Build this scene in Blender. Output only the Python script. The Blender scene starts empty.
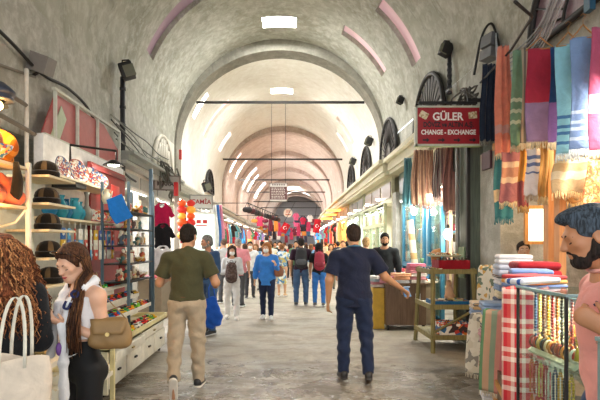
import bpy, math, random
import numpy as np
from mathutils import Vector, Matrix, Euler
PI = math.pi
rnd = random.Random(7)
COL = bpy.context.scene.collection
F = 480.0; PX0 = 287.0; PY0 = 244.0; EYE = 1.6

def at(px, py, Y):
    return ((px - PX0) / F * Y, Y, EYE + (PY0 - py) / F * Y)
def wx(px, Y): return (px - PX0) / F * Y
def wz(py, Y): return EYE + (PY0 - py) / F * Y
def axis_x(Y):
    t = min(1, max(0, (Y - 8) / 5)); base = -.22 * t * t * (3 - 2 * t)
    return base + (0.0 if Y < 28 else (Y - 28) ** 2 * 0.0014)

# ------------------------------------------------------------------ materials
def srgb(c):
    if isinstance(c, str):
        c = c.lstrip('#'); c = [int(c[i:i + 2], 16) / 255 for i in (0, 2, 4)]
    return tuple((x / 12.92 if x <= 0.04045 else ((x + 0.055) / 1.055) ** 2.4) for x in c)
MC = {}
class NT:
    def __init__(self, name):
        self.m = bpy.data.materials.new(name); self.m.use_nodes = True
        self.t = self.m.node_tree; self.b = self.t.nodes['Principled BSDF']
    def n(self, kind, **kw):
        nd = self.t.nodes.new(kind)
        for k, v in kw.items():
            if k in nd.bl_rna.properties: setattr(nd, k, v)
            else: nd.inputs[k].default_value = v
        return nd
    def l(self, a, b): self.t.links.new(a, b)
    def tex(self, kind='Object', scale=None, rot=None):
        tc = self.n('ShaderNodeTexCoord'); o = tc.outputs[kind]
        if scale is not None or rot is not None:
            mp = self.n('ShaderNodeMapping')
            if scale is not None: mp.inputs['Scale'].default_value = scale
            if rot is not None: mp.inputs['Rotation'].default_value = rot
            self.l(o, mp.inputs['Vector']); o = mp.outputs[0]
        return o
    def noise(self, vec, scale, detail=4, rough=.6, dist=0):
        nd = self.n('ShaderNodeTexNoise'); nd.inputs['Scale'].default_value = scale
        nd.inputs['Detail'].default_value = detail; nd.inputs['Roughness'].default_value = rough
        nd.inputs['Distortion'].default_value = dist
        self.l(vec, nd.inputs['Vector']); return nd.outputs['Fac']
    def ramp(self, fac, stops, interp='LINEAR'):
        r = self.n('ShaderNodeValToRGB'); cr = r.color_ramp; cr.interpolation = interp
        while len(cr.elements) < len(stops): cr.elements.new(0.5)
        for e, (p, c) in zip(cr.elements, stops):
            e.position = p; e.color = (*srgb(c), 1) if not isinstance(c, float) else (c, c, c, 1)
        self.l(fac, r.inputs['Fac']); return r.outputs['Color']
    def mix(self, fac, a, b, mode='MIX'):
        m = self.n('ShaderNodeMix', data_type='RGBA', blend_type=mode)
        for s, v in ((m.inputs['Factor'], fac), (m.inputs['A'], a), (m.inputs['B'], b)):
            if isinstance(v, (int, float)): s.default_value = v
            elif isinstance(v, (str, tuple, list)): s.default_value = (*srgb(v), 1)
            else: self.l(v, s)
        return m.outputs['Result']
    def bump(self, h, strength=.3, dist=.02):
        b = self.n('ShaderNodeBump'); b.inputs['Strength'].default_value = strength
        b.inputs['Distance'].default_value = dist
        self.l(h, b.inputs['Height']); self.l(b.outputs[0], self.b.inputs['Normal'])
    def color(self, c):
        if isinstance(c, (str, tuple, list)): self.b.inputs['Base Color'].default_value = (*srgb(c), 1)
        else: self.l(c, self.b.inputs['Base Color'])

def plain(c, rough=.6, metal=0.0, var=.12, nscale=12, bump=.1, emit=0, spec=.5, alpha=1, trans=0):
    key = ('p', c, rough, metal, var, nscale, bump, emit, spec, alpha, trans)
    if key in MC: return MC[key]
    n = NT('surface_' + str(c).strip('#')); b = n.b
    v = n.tex('Object')
    if var:
        f = n.noise(v, nscale, 3)
        cc = srgb(c)
        dark = tuple(x ** 1 * (1 - var) for x in ([int(c.lstrip('#')[i:i + 2], 16) / 255 for i in (0, 2, 4)]))
        lite = tuple(min(1, x * (1 + var)) for x in ([int(c.lstrip('#')[i:i + 2], 16) / 255 for i in (0, 2, 4)]))
        n.color(n.mix(f, dark, lite))
        if bump: n.bump(f, bump, .02)
    else: n.color(c)
    b.inputs['Roughness'].default_value = rough; b.inputs['Metallic'].default_value = metal
    b.inputs['Specular IOR Level'].default_value = spec
    if emit:
        b.inputs['Emission Color'].default_value = (*srgb(c), 1); b.inputs['Emission Strength'].default_value = emit
    if trans: b.inputs['Transmission Weight'].default_value = trans; b.inputs['IOR'].default_value = 1.1
    if alpha < 1: b.inputs['Alpha'].default_value = alpha
    MC[key] = n.m; return n.m
def cloth(c, rough=.85, var=.14, weave=220, fold=0.25):
    key = ('c', c, rough, var, weave, fold)
    if key in MC: return MC[key]
    n = NT('fabric_' + str(c).strip('#')); v = n.tex('Object')
    f = n.noise(v, 9, 3, .55, .4); g = n.noise(v, weave, 1)
    base = [int(c.lstrip('#')[i:i + 2], 16) / 255 for i in (0, 2, 4)]
    n.color(n.mix(f, tuple(x * (1 - var) for x in base), tuple(min(1, x * (1 + var)) for x in base)))
    m = n.n('ShaderNodeMath', operation='MULTIPLY_ADD'); n.l(g, m.inputs[0]); m.inputs[1].default_value = .06; n.l(f, m.inputs[2])
    n.bump(m.outputs[0], fold * 2, .03)
    n.b.inputs['Roughness'].default_value = rough; n.b.inputs['Specular IOR Level'].default_value = .2
    n.b.inputs['Sheen Weight'].default_value = .15
    MC[key] = n.m; return n.m
def stripes(stops, axis=2, period=1.0, name='striped_fabric', cross=None, rough=.9, coord='Object', weave=True):
    """woven stripes: piecewise constant ramp repeated every `period` metres along axis"""
    key = ('s', str(stops), axis, period, str(cross), coord)
    if key in MC: return MC[key]
    n = NT(name); v = n.tex(coord)
    def bands(ax, per, st):
        sp = n.n('ShaderNodeSeparateXYZ'); n.l(v, sp.inputs[0])
        d = n.n('ShaderNodeMath', operation='DIVIDE'); n.l(sp.outputs[ax], d.inputs[0]); d.inputs[1].default_value = per
        fr = n.n('ShaderNodeMath', operation='FRACT'); n.l(d.outputs[0], fr.inputs[0])
        return n.ramp(fr.outputs[0], st, 'CONSTANT')
    c = bands(axis, period, stops)
    if cross: c = n.mix(.5, c, bands(*cross))
    f = n.noise(v, 14, 3)
    c = n.mix(.25, c, n.ramp(f, [(0.2, .55), (.8, 1.0)]), 'MULTIPLY')
    n.color(c); n.bump(f, .25, .02)
    n.b.inputs['Roughness'].default_value = rough; n.b.inputs['Specular IOR Level'].default_value = .2
    MC[key] = n.m; return n.m
def speckle(cols, scale=30, rough=.5, name='patterned'):
    key = ('k', tuple(cols), scale, rough)
    if key in MC: return MC[key]
    n = NT(name); v = n.tex('Object')
    vo = n.n('ShaderNodeTexVoronoi'); vo.inputs['Scale'].default_value = scale; n.l(v, vo.inputs['Vector'])
    sp = n.n('ShaderNodeSeparateColor'); n.l(vo.outputs['Color'], sp.inputs[0])
    st = [(i / len(cols), c) for i, c in enumerate(cols)]
    n.color(n.ramp(sp.outputs[0], st, 'CONSTANT')); n.b.inputs['Roughness'].default_value = rough
    MC[key] = n.m; return n.m
def glow(c, s):
    key = ('g', c, s)
    if key in MC: return MC[key]
    n = NT('glow_' + c.strip('#')); n.color(c)
    n.b.inputs['Emission Color'].default_value = (*srgb(c), 1); n.b.inputs['Emission Strength'].default_value = s
    MC[key] = n.m; return n.m
def glass(c='#e8f4f2', alpha=.14):
    key = ('gl', c, alpha)
    if key in MC: return MC[key]
    n = NT('clear_glass'); t = n.t
    tr = n.n('ShaderNodeBsdfTransparent'); tr.inputs[0].default_value = (*srgb(c), 1)
    gl = n.n('ShaderNodeBsdfGlossy'); gl.inputs['Roughness'].default_value = .03
    fr = n.n('ShaderNodeLayerWeight'); pw = n.n('ShaderNodeMath', operation='POWER'); n.l(fr.outputs['Facing'], pw.inputs[0]); pw.inputs[1].default_value = 4
    ad = n.n('ShaderNodeMath', operation='MULTIPLY_ADD'); n.l(pw.outputs[0], ad.inputs[0]); ad.inputs[1].default_value = .5; ad.inputs[2].default_value = alpha * .25
    mx = n.n('ShaderNodeMixShader'); n.l(ad.outputs[0], mx.inputs[0]); n.l(tr.outputs[0], mx.inputs[1]); n.l(gl.outputs[0], mx.inputs[2])
    n.l(mx.outputs[0], t.nodes['Material Output'].inputs['Surface'])
    MC[key] = n.m; return n.m

# ------------------------------------------------------------------ mesh builder
def M4(loc=(0, 0, 0), rot=(0, 0, 0), s=(1, 1, 1)):
    return Matrix.LocRotScale(Vector(loc), Euler(rot), Vector(s))
class MB:
    def __init__(self): self.v = []; self.f = []; self.m = []; self.sm = []
    def add(self, vs, fs, mi=0, smooth=False, mat=None):
        o = len(self.v)
        if mat is not None: vs = [mat @ Vector(p) for p in vs]
        self.v += [tuple(p) for p in vs]
        for f in fs: self.f.append(tuple(o + i for i in f)); self.m.append(mi); self.sm.append(smooth)
        return self
    def box(self, c, s, rot=(0, 0, 0), mi=0, bev=0, mat=None):
        x, y, z = (k / 2 for k in s)
        T = M4(c, rot)
        if mat is not None: T = mat @ T
        if bev <= 0:
            vs = [(i * x, j * y, k * z) for i in (-1, 1) for j in (-1, 1) for k in (-1, 1)]
            fs = [(0, 1, 3, 2), (4, 6, 7, 5), (0, 4, 5, 1), (2, 3, 7, 6), (0, 2, 6, 4), (1, 5, 7, 3)]
            return self.add(vs, fs, mi, False, T)
        # rounded box from a subdivided sphere-like grid
        b = min(bev, x * .98, y * .98, z * .98); n = 3; vs = []; fs = []
        ring = []
        for q, (sx, sy) in enumerate(((1, 1), (-1, 1), (-1, -1), (1, -1))):
            for i in range(n):
                a = q * PI / 2 + i / (n - 1) * PI / 2
                ring.append((sx * (x - b), sy * (y - b), math.cos(a), math.sin(a)))
        L = len(ring); rows = []
        for sgn in (-1, 1):
            ph = [(-PI / 2 + i / (n - 1) * PI / 2) if sgn < 0 else (i / (n - 1) * PI / 2) for i in range(n)]
            for p in ph: rows.append((math.cos(p) * b, sgn * (z - b) + math.sin(p) * b))
        for r, zz in rows:
            for cx, cy, dx, dy in ring: vs.append((cx + dx * r, cy + dy * r, zz))
        for i in range(len(rows) - 1):
            for j in range(L):
                k = (j + 1) % L; fs.append((i * L + j, i * L + k, (i + 1) * L + k, (i + 1) * L + j))
        fs.append(tuple(range(L - 1, -1, -1))); fs.append(tuple((len(rows) - 1) * L + j for j in range(L)))
        return self.add(vs, fs, mi, True, T)
    def tube(self, pts, r, n=8, mi=0, closed=False, smooth=True, mat=None, flat=1.0):
        P = [Vector(p) for p in pts]; m = len(P)
        rs = r if isinstance(r, (list, tuple)) else [r] * m
        vs = []; fs = []; prev = None
        for i, p in enumerate(P):
            if closed: d = P[(i + 1) % m] - P[i - 1]
            else: d = P[min(i + 1, m - 1)] - P[max(i - 1, 0)]
            d = d.normalized() if d.length > 1e-9 else Vector((0, 0, 1))
            if prev is None:
                a = Vector((0, 0, 1)) if abs(d.z) < .9 else Vector((1, 0, 0))
                u = d.cross(a).normalized()
            else:
                u = prev - d * prev.dot(d); u = u.normalized() if u.length > 1e-6 else prev
            prev = u; w = d.cross(u)
            for j in range(n):
                t = 2 * PI * j / n; vs.append(p + (u * math.cos(t) + w * math.sin(t) * flat) * rs[i])
        for i in range(m if closed else m - 1):
            for j in range(n):
                k = (j + 1) % n; i2 = (i + 1) % m
                fs.append((i * n + j, i * n + k, i2 * n + k, i2 * n + j))
        self.add(vs, fs, mi, smooth, mat)
        if not closed:
            o = len(self.v) - len(vs)
            self.f.append(tuple(o + j for j in range(n - 1, -1, -1))); self.m.append(mi); self.sm.append(False)
            self.f.append(tuple(o + (m - 1) * n + j for j in range(n))); self.m.append(mi); self.sm.append(False)
        return self
    def cyl(self, a, b, r, r2=None, n=16, mi=0, smooth=True, mat=None):
        return self.tube([a, b], [r, r if r2 is None else r2], n, mi, smooth=smooth, mat=mat)
    def lathe(self, prof, c=(0, 0, 0), n=20, mi=0, rot=(0, 0, 0), smooth=True, sc=(1, 1, 1), mat=None):
        T = M4(c, rot, sc)
        if mat is not None: T = mat @ T
        vs = []; fs = []
        for r, z in prof:
            for j in range(n): vs.append((max(r, 1e-4) * math.cos(2 * PI * j / n), max(r, 1e-4) * math.sin(2 * PI * j / n), z))
        m = len(prof)
        for i in range(m - 1):
            for j in range(n):
                k = (j + 1) % n; fs.append((i * n + j, i * n + k, (i + 1) * n + k, (i + 1) * n + j))
        return self.add(vs, fs, mi, smooth, T)
    def ball(self, c, r, n=12, mi=0, rot=(0, 0, 0)):
        r = (r, r, r) if isinstance(r, (int, float)) else r
        prof = [(math.cos(-PI / 2 + PI * i / (n // 2 + 2)), math.sin(-PI / 2 + PI * i / (n // 2 + 2))) for i in range(n // 2 + 3)]
        return self.lathe(prof, c, n, mi, rot, True, r)
    def prism(self, poly, t, mat=None, mi=0):
        """poly in local xy (counter-clockwise), thickness t along local z, centred"""
        n = len(poly); vs = [(x, y, -t / 2) for x, y in poly] + [(x, y, t / 2) for x, y in poly]
        fs = [tuple(range(n - 1, -1, -1)), tuple(range(n, 2 * n))] + [(i, (i + 1) % n, n + (i + 1) % n, n + i) for i in range(n)]
        return self.add(vs, fs, mi, False, mat)
    def sheet(self, fn, nu, nv, t=.006, mi=0, mfn=None, mat=None):
        """cloth sheet: fn(u,v)->Vector, given thickness t"""
        g = [[Vector(fn(i / nu, j / nv)) for j in range(nv + 1)] for i in range(nu + 1)]
        vs = []; W = nv + 1; N = (nu + 1) * W
        nm = []
        for i in range(nu + 1):
            for j in range(W):
                a = g[min(i + 1, nu)][j] - g[max(i - 1, 0)][j]; b = g[i][min(j + 1, nv)] - g[i][max(j - 1, 0)]
                c = a.cross(b); c = c.normalized() if c.length > 1e-9 else Vector((0, 1, 0))
                vs.append(g[i][j] + c * t / 2); nm.append(g[i][j] - c * t / 2)
        vs += nm; fs = []; mm = []
        for i in range(nu):
            for j in range(nv):
                a, b, c, d = i * W + j, (i + 1) * W + j, (i + 1) * W + j + 1, i * W + j + 1
                k = mfn((i + .5) / nu, (j + .5) / nv) if mfn else mi
                fs += [(a, b, c, d), (N + d, N + c, N + b, N + a)]; mm += [k, k]
        def edge(a, b, k): fs.append((a, N + a, N + b, b)); mm.append(k)
        for i in range(nu):
            k0 = mfn((i + .5) / nu, 0.01) if mfn else mi; k1 = mfn((i + .5) / nu, .99) if mfn else mi
            edge(i * W, (i + 1) * W, k0); edge((i + 1) * W + nv, i * W + nv, k1)
        for j in range(nv):
            k0 = mfn(0.01, (j + .5) / nv) if mfn else mi
            edge(j + 1, j, k0); edge(nu * W + j, nu * W + j + 1, k0)
        o = len(self.v)
        if mat is not None: vs = [mat @ p for p in vs]
        self.v += [tuple(p) for p in vs]
        for f, k in zip(fs, mm): self.f.append(tuple(o + q for q in f)); self.m.append(k); self.sm.append(True)
        return self
    def build(self, name, mats, parent=None, loc=None):
        me = bpy.data.meshes.new(name); me.from_pydata(self.v, [], self.f); me.update()
        if not isinstance(mats, (list, tuple)): mats = [mats]
        for m in mats: me.materials.append(m)
        me.polygons.foreach_set('material_index', self.m)
        me.polygons.foreach_set('use_smooth', self.sm)
        o = bpy.data.objects.new(name, me); COL.objects.link(o)
        if parent is not None: o.parent = parent
        if loc is not None: o.location = loc
        return o

def tag(o, label, cat, group=None, kind=None):
    o['label'] = label; o['category'] = cat
    if group: o['group'] = group
    if kind: o['kind'] = kind
    return o
def thing(name, label, cat, loc=(0, 0, 0), rz=0, group=None):
    o = bpy.data.objects.new(name, None); COL.objects.link(o); o.empty_display_size = .1
    o.location = loc; o.rotation_euler = (0, 0, rz)
    return tag(o, label, cat, group)
def struct(name, mb, mats):
    o = mb.build(name, mats); o['kind'] = 'structure'; return o
def dup(src, loc, rz=None, label=None, group=None, scale=None, cat=None, mats=None):
    c = src.copy(); COL.objects.link(c); c.location = loc
    if rz is not None: c.rotation_euler = (0, 0, rz) if isinstance(rz, (int, float)) else rz
    if scale is not None: c.scale = scale if not isinstance(scale, (int, float)) else (scale,) * 3
    if label: c['label'] = label
    if group: c['group'] = group
    if cat: c['category'] = cat
    for ch in src.children:
        d = ch.copy(); COL.objects.link(d); d.parent = c
        for g in ch.children:
            e = g.copy(); COL.objects.link(e); e.parent = d
    return c
def recolor(o, slot, mat):
    if o.data and slot < len(o.material_slots):
        o.material_slots[slot].link = 'OBJECT'; o.material_slots[slot].material = mat
def text(name, s, size, mat, parent, loc, rot, ext=.002, align='CENTER', bold=.0, sx=1):
    cu = bpy.data.curves.new(name, 'FONT'); cu.body = s; cu.size = size; cu.extrude = ext; cu.offset = bold
    cu.align_x = align; cu.align_y = 'CENTER'; cu.resolution_u = 3
    t = bpy.data.objects.new(name + '_t', cu); COL.objects.link(t)
    dg = bpy.context.evaluated_depsgraph_get()
    me = bpy.data.meshes.new_from_object(t.evaluated_get(dg)); bpy.data.objects.remove(t)
    me.name = name; me.materials.clear(); me.materials.append(mat)
    o = bpy.data.objects.new(name, me); COL.objects.link(o); o.parent = parent
    o.location = loc; o.rotation_euler = rot; o.scale = (sx, 1, 1); return o

# ------------------------------------------------------------------ distance-field modeller (bodies, clothes)
class Field:
    def __init__(self, h): self.h = h; self.ops = []
    def cap(self, a, b, ra, rb, k=.02, fa=False, fb=False, sq=None, neg=False):
        """tapered limb a->b; fa/fb flat ends; sq=(axis, factor) flattens across axis"""
        self.ops.append(('cap', np.array(a, float), np.array(b, float), ra, rb, k, fa, fb, sq, neg)); return self
    def ell(self, c, r, R=None, k=.02, neg=False):
        self.ops.append(('ell', np.array(c, float), np.array(r, float), R, k, neg)); return self
    def cut(self, p, n):
        self.ops.append(('cut', np.array(p, float), np.array(n, float) / np.linalg.norm(n))); return self
    def mesh(self, name, mats, parent=None, amp=0, freq=14, seed=0, zfold=0):
        lo = np.full(3, 9.); hi = -lo
        for o in self.ops:
            if o[0] == 'cap' and not o[9]:
                r = max(o[3], o[4]) + .03
                lo = np.minimum(lo, np.minimum(o[1], o[2]) - r); hi = np.maximum(hi, np.maximum(o[1], o[2]) + r)
            elif o[0] == 'ell' and not o[5]:
                r = max(o[2]) + .03; lo = np.minimum(lo, o[1] - r); hi = np.maximum(hi, o[1] + r)
        h = self.h; n = np.ceil((hi - lo) / h).astype(int) + 1
        ax = [lo[i] + h * np.arange(n[i]) for i in range(3)]
        D = np.full(n, .2, dtype=np.float32)
        for o in self.ops:
            if o[0] == 'cut':
                X = ax[0][:, None, None] - o[1][0]; Y = ax[1][None, :, None] - o[1][1]; Z = ax[2][None, None, :] - o[1][2]
                D = np.maximum(D, -(X * o[2][0] + Y * o[2][1] + Z * o[2][2])).astype(np.float32); continue
            if o[0] == 'cap':
                _, a, b, ra, rb, k, fa, fb, sq, neg = o; r = max(ra, rb) + k + 2 * h
                blo = np.minimum(a, b) - r; bhi = np.maximum(a, b) + r
            else:
                _, c, rr, R, k, neg = o; r = max(rr) + k + 2 * h; blo = c - r; bhi = c + r
            i0 = np.clip(((blo - lo) / h).astype(int), 0, n); i1 = np.clip(((bhi - lo) / h).astype(int) + 2, 0, n)
            if (i1 <= i0).any(): continue
            X = ax[0][i0[0]:i1[0], None, None]; Y = ax[1][None, i0[1]:i1[1], None]; Z = ax[2][None, None, i0[2]:i1[2]]
            if o[0] == 'cap':
                d = b - a; L2 = d @ d + 1e-12
                px, py, pz = X - a[0], Y - a[1], Z - a[2]
                t = np.clip((px * d[0] + py * d[1] + pz * d[2]) / L2, 0, 1)
                qx, qy, qz = px - t * d[0], py - t * d[1], pz - t * d[2]
                if sq:
                    axv, fct = sq; axv = np.array(axv, float); axv /= np.linalg.norm(axv)
                    s = qx * axv[0] + qy * axv[1] + qz * axv[2]
                    dd = np.sqrt(np.maximum(qx * qx + qy * qy + qz * qz - s * s, 0) + (s * fct) ** 2)
                    v = (dd - (ra + (rb - ra) * t)) * (1 / max(1, fct) if False else .85)
                else: v = np.sqrt(qx * qx + qy * qy + qz * qz) - (ra + (rb - ra) * t)
                L = math.sqrt(L2)
                if fa: v = np.maximum(v, -(px * d[0] + py * d[1] + pz * d[2]) / L)
                if fb: v = np.maximum(v, (px * d[0] + py * d[1] + pz * d[2]) / L - L)
            else:
                px, py, pz = X - c[0], Y - c[1], Z - c[2]
                if R is not None:
                    R_ = np.array(R)
                    px, py, pz = (px * R_[0, 0] + py * R_[1, 0] + pz * R_[2, 0], px * R_[0, 1] + py * R_[1, 1] + pz * R_[2, 1], px * R_[0, 2] + py * R_[1, 2] + pz * R_[2, 2])
                k0 = np.sqrt((px / rr[0]) ** 2 + (py / rr[1]) ** 2 + (pz / rr[2]) ** 2)
                k1 = np.sqrt((px / rr[0] ** 2) ** 2 + (py / rr[1] ** 2) ** 2 + (pz / rr[2] ** 2) ** 2) + 1e-6
                v = k0 * (k0 - 1) / k1
            S = D[i0[0]:i1[0], i0[1]:i1[1], i0[2]:i1[2]]
            if neg:
                hh = np.clip(.5 - .5 * (S + v) / max(k, 1e-4), 0, 1)
                D[i0[0]:i1[0], i0[1]:i1[1], i0[2]:i1[2]] = S * (1 - hh) - v * hh + k * hh * (1 - hh)
            else:
                hh = np.clip(.5 + .5 * (S - v) / max(k, 1e-4), 0, 1)
                D[i0[0]:i1[0], i0[1]:i1[1], i0[2]:i1[2]] = S * (1 - hh) + v * hh - k * hh * (1 - hh)
        if amp:
            X = ax[0][:, None, None]; Y = ax[1][None, :, None]; Z = ax[2][None, None, :]; f = freq
            w = np.sin(f * .6 * X + seed) + np.sin(f * .5 * Z + seed * 2.1)
            nz = np.sin(f * X + 1.7 * w + seed) * np.sin(f * .8 * Y + w + seed * 1.3) + .8 * np.sin(f * 1.3 * Z + f * .7 * X + 2 * w)
            if zfold: nz = nz + zfold * np.sin(f * 2.2 * Z + 3 * np.sin(f * .5 * X + seed))
            D = (D + amp * nz).astype(np.float32)
        D[0] = D[-1] = .2; D[:, 0] = D[:, -1] = .2; D[:, :, 0] = D[:, :, -1] = .2
        vs, fs = nets(D, lo, h)
        me = bpy.data.meshes.new(name)
        me.vertices.add(len(vs)); me.vertices.foreach_set('co', vs.astype(np.float32).ravel())
        me.loops.add(len(fs) * 4); me.loops.foreach_set('vertex_index', fs.astype(np.int32).ravel())
        me.polygons.add(len(fs)); me.polygons.foreach_set('loop_start', np.arange(len(fs), dtype=np.int32) * 4)
        me.polygons.foreach_set('use_smooth', np.ones(len(fs), bool)); me.update(calc_edges=True); me.validate()
        if not isinstance(mats, (list, tuple)): mats = [mats]
        for m in mats: me.materials.append(m)
        o = bpy.data.objects.new(name, me); COL.objects.link(o)
        if parent is not None: o.parent = parent
        return o
def nets(D, lo, h):
    ins = D < 0; n = np.array(D.shape)
    acc = np.zeros((*(n - 1), 3), np.float32); cnt = np.zeros(n - 1, np.float32)
    base = [np.arange(m - 1, dtype=np.float32) for m in n]
    sl = lambda o, ax: slice(o, n[ax] - 1 + o)
    for axi in range(3):
        o1, o2 = [a for a in range(3) if a != axi]
        for da in (0, 1):
            for db in (0, 1):
                off = [0, 0, 0]; off[o1] = da; off[o2] = db; off2 = list(off); off2[axi] = 1
                A = D[sl(off[0], 0), sl(off[1], 1), sl(off[2], 2)]; B = D[sl(off2[0], 0), sl(off2[1], 1), sl(off2[2], 2)]
                cr = (A < 0) != (B < 0)
                idx = np.nonzero(cr); a = A[idx]; b = B[idx]; t = a / (a - b)
                acc[idx + (np.full(len(t), axi),)] += t
                acc[idx + (np.full(len(t), o1),)] += da; acc[idx + (np.full(len(t), o2),)] += db
                cnt[idx] += 1
    act = np.nonzero(cnt > 0); ids = np.full(n - 1, -1, np.int64); ids[act] = np.arange(len(act[0]))
    P = acc[act] / cnt[act][:, None]
    vs = (np.stack(act, 1) + P) * h + lo
    faces = []
    for axi in range(3):
        o1, o2 = (axi + 1) % 3, (axi + 2) % 3
        s0 = [slice(1, m - 1) for m in n]; s0[axi] = slice(0, n[axi] - 1); s1 = list(s0); s1[axi] = slice(1, n[axi])
        a = ins[tuple(s0)]; b = ins[tuple(s1)]; cr = np.nonzero(a != b)
        c = [cr[0] + s0[0].start, cr[1] + s0[1].start, cr[2] + s0[2].start]
        def cell(u, v):
            q = list(c); q[o1] = q[o1] - u; q[o2] = q[o2] - v; return ids[q[0], q[1], q[2]]
        q = np.stack([cell(1, 1), cell(0, 1), cell(0, 0), cell(1, 0)], 1)
        fl = ~a[cr]; q[fl] = q[fl][:, ::-1]
        faces.append(q)
    fs = np.concatenate(faces); return vs, fs[(fs >= 0).all(1)]
# ------------------------------------------------------------------ materials of the setting
def plaster(name, base, light, dark, stain, scale=1.0, bump=.35):
    n = NT(name); v = n.tex('Object')
    a = n.noise(v, .8 * scale, 6, .65, .6); b = n.noise(v, 5 * scale, 6, .7, .3); c = n.noise(v, 40 * scale, 3)
    col = n.mix(n.ramp(a, [(.35, 0.0), (.65, 1.0)]), dark, base)
    col = n.mix(n.ramp(b, [(.45, 0.0), (.72, 1.0)]), col, light)
    s = n.noise(n.tex('Object', (1.2, 1.2, .35)), 2.2 * scale, 7, .75, 1.2)
    col = n.mix(n.ramp(s, [(.52, 0.0), (.68, .55)]), col, stain)
    n.color(col); n.b.inputs['Roughness'].default_value = .85
    m = n.n('ShaderNodeMath', operation='MULTIPLY_ADD'); n.l(b, m.inputs[0]); m.inputs[1].default_value = 1; n.l(c, m.inputs[2]); m.inputs[2].default_value = .2
    n.bump(m.outputs[0], bump, .03); return n.m
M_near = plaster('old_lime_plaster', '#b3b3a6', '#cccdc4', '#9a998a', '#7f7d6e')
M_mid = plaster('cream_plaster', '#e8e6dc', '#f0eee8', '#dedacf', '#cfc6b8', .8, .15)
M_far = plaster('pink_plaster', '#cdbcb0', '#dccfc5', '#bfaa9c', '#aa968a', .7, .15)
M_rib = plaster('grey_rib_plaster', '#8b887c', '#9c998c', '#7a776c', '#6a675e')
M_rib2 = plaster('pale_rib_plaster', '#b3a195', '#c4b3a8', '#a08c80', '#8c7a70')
M_wall = plaster('wall_plaster', '#b5b4aa', '#cfcfc8', '#a09f94', '#858277')
def floor_mat():
    n = NT('worn_stone_floor'); v = n.tex('Object')
    a = n.noise(v, .5, 6, .65, .4); b = n.noise(v, 3.2, 8, .72, .6); c = n.noise(v, 28, 4, .7)
    st = n.noise(n.tex('Object', (.6, 2.2, 1)), 1.1, 7, .72, .8)
    col = n.mix(n.ramp(b, [(.36, 0.0), (.66, 1.0)]), '#857c6e', '#b5aa9a')
    col = n.mix(n.ramp(a, [(.4, 0.0), (.62, .7)]), col, '#a5a296')
    col = n.mix(n.ramp(c, [(.3, .6), (.55, 1.0)]), '#7c7365', col)
    col = n.mix(n.ramp(st, [(.52, 0.0), (.62, .6)]), col, '#6f675b')
    # worn, dirtier ground with painted glare spots in the foreground strip where people queue at the stalls
    sp = n.n('ShaderNodeSeparateXYZ'); n.l(v, sp.inputs[0])
    mr = n.n('ShaderNodeMapRange'); n.l(sp.outputs[1], mr.inputs[0])
    mr.inputs[1].default_value = 5.6; mr.inputs[2].default_value = 8.8; mr.inputs[3].default_value = 0; mr.inputs[4].default_value = 1
    ad = n.n('ShaderNodeMath', operation='MULTIPLY_ADD'); n.l(b, ad.inputs[0]); ad.inputs[1].default_value = 1.2; n.l(mr.outputs[0], ad.inputs[2])
    f2 = n.ramp(ad.outputs[0], [(.55, 0.0), (1.0, 1.0)])
    dirty = n.mix(n.ramp(b, [(.4, 0.0), (.6, 1.0)]), '#574e42', '#8b8475')
    dirty = n.mix(n.ramp(n.noise(v, 7, 6, .75), [(.57, 0.0), (.66, .85)]), dirty, '#c6cbd0')  # pale blue-white glare spots painted into the colour over the dirt
    col = n.mix(f2, dirty, col)
    hole = None
    for (hx, hy, rx, ry) in ((-.39, 5.86, .24, .2), (.33, 5.25, .34, .26)):
        mp = n.n('ShaderNodeMapping'); mp.inputs['Location'].default_value = (-hx / rx, -hy / ry, 0); mp.inputs['Scale'].default_value = (1 / rx, 1 / ry, 1); n.l(v, mp.inputs['Vector'])
        gd = n.n('ShaderNodeVectorMath', operation='LENGTH'); n.l(mp.outputs[0], gd.inputs[0])
        wb = n.n('ShaderNodeMath', operation='MULTIPLY_ADD'); n.l(n.noise(v, 9, 4), wb.inputs[0]); wb.inputs[1].default_value = 1.1; n.l(gd.outputs['Value'], wb.inputs[2])
        f_ = n.ramp(wb.outputs[0], [(.0, 1.0), (.95, 1.0), (1.0, 0.0)]) if False else n.n('ShaderNodeMath', operation='LESS_THAN').outputs[0]
        lt_ = f_.node; n.l(wb.outputs[0], lt_.inputs[0]); lt_.inputs[1].default_value = 1.35
        hole = f_ if hole is None else n.mix(1.0, hole, f_, 'ADD')
    col = n.mix(hole, col, '#5a4f3e')
    n.color(col)
    w = n.noise(n.tex('Object', (.9, 1.6, 1)), 1.3, 5, .6, .5)
    rg = n.mix(f2, n.ramp(w, [(.42, .55), (.54, .1)]), n.ramp(w, [(.4, .75), (.62, .42)]))
    n.l(rg, n.b.inputs['Roughness'])
    m = n.n('ShaderNodeMath', operation='MULTIPLY_ADD'); n.l(b, m.inputs[0]); m.inputs[1].default_value = 1.0; n.l(c, m.inputs[2])
    n.bump(m.outputs[0], .35, .02); return n.m
M_floor = floor_mat()
M_iron = plain('#2c2a29', .6, .3, .2)
M_dark = plain('#1c1b1b', .55, .1, .2)
M_white = plain('#e9e6dd', .55)
M_cream = plain('#d8d2bd', .6)
M_steel = plain('#8d9297', .35, .8)
M_wood = None
def wood(c1, c2, axis=2, name='wood_grain', rough=.5, sc=1.0):
    key = ('w', c1, c2, axis, sc)
    if key in MC: return MC[key]
    n = NT(name); s = [9 * sc, 9 * sc, 9 * sc]; s[axis] = .7 * sc
    f = n.noise(n.tex('Object', tuple(s)), 3, 5, .6, 1.2)
    n.color(n.mix(n.ramp(f, [(.3, 0.0), (.7, 1.0)]), c1, c2)); n.bump(f, .15, .01)
    n.b.inputs['Roughness'].default_value = rough; MC[key] = n.m; return n.m
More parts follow.
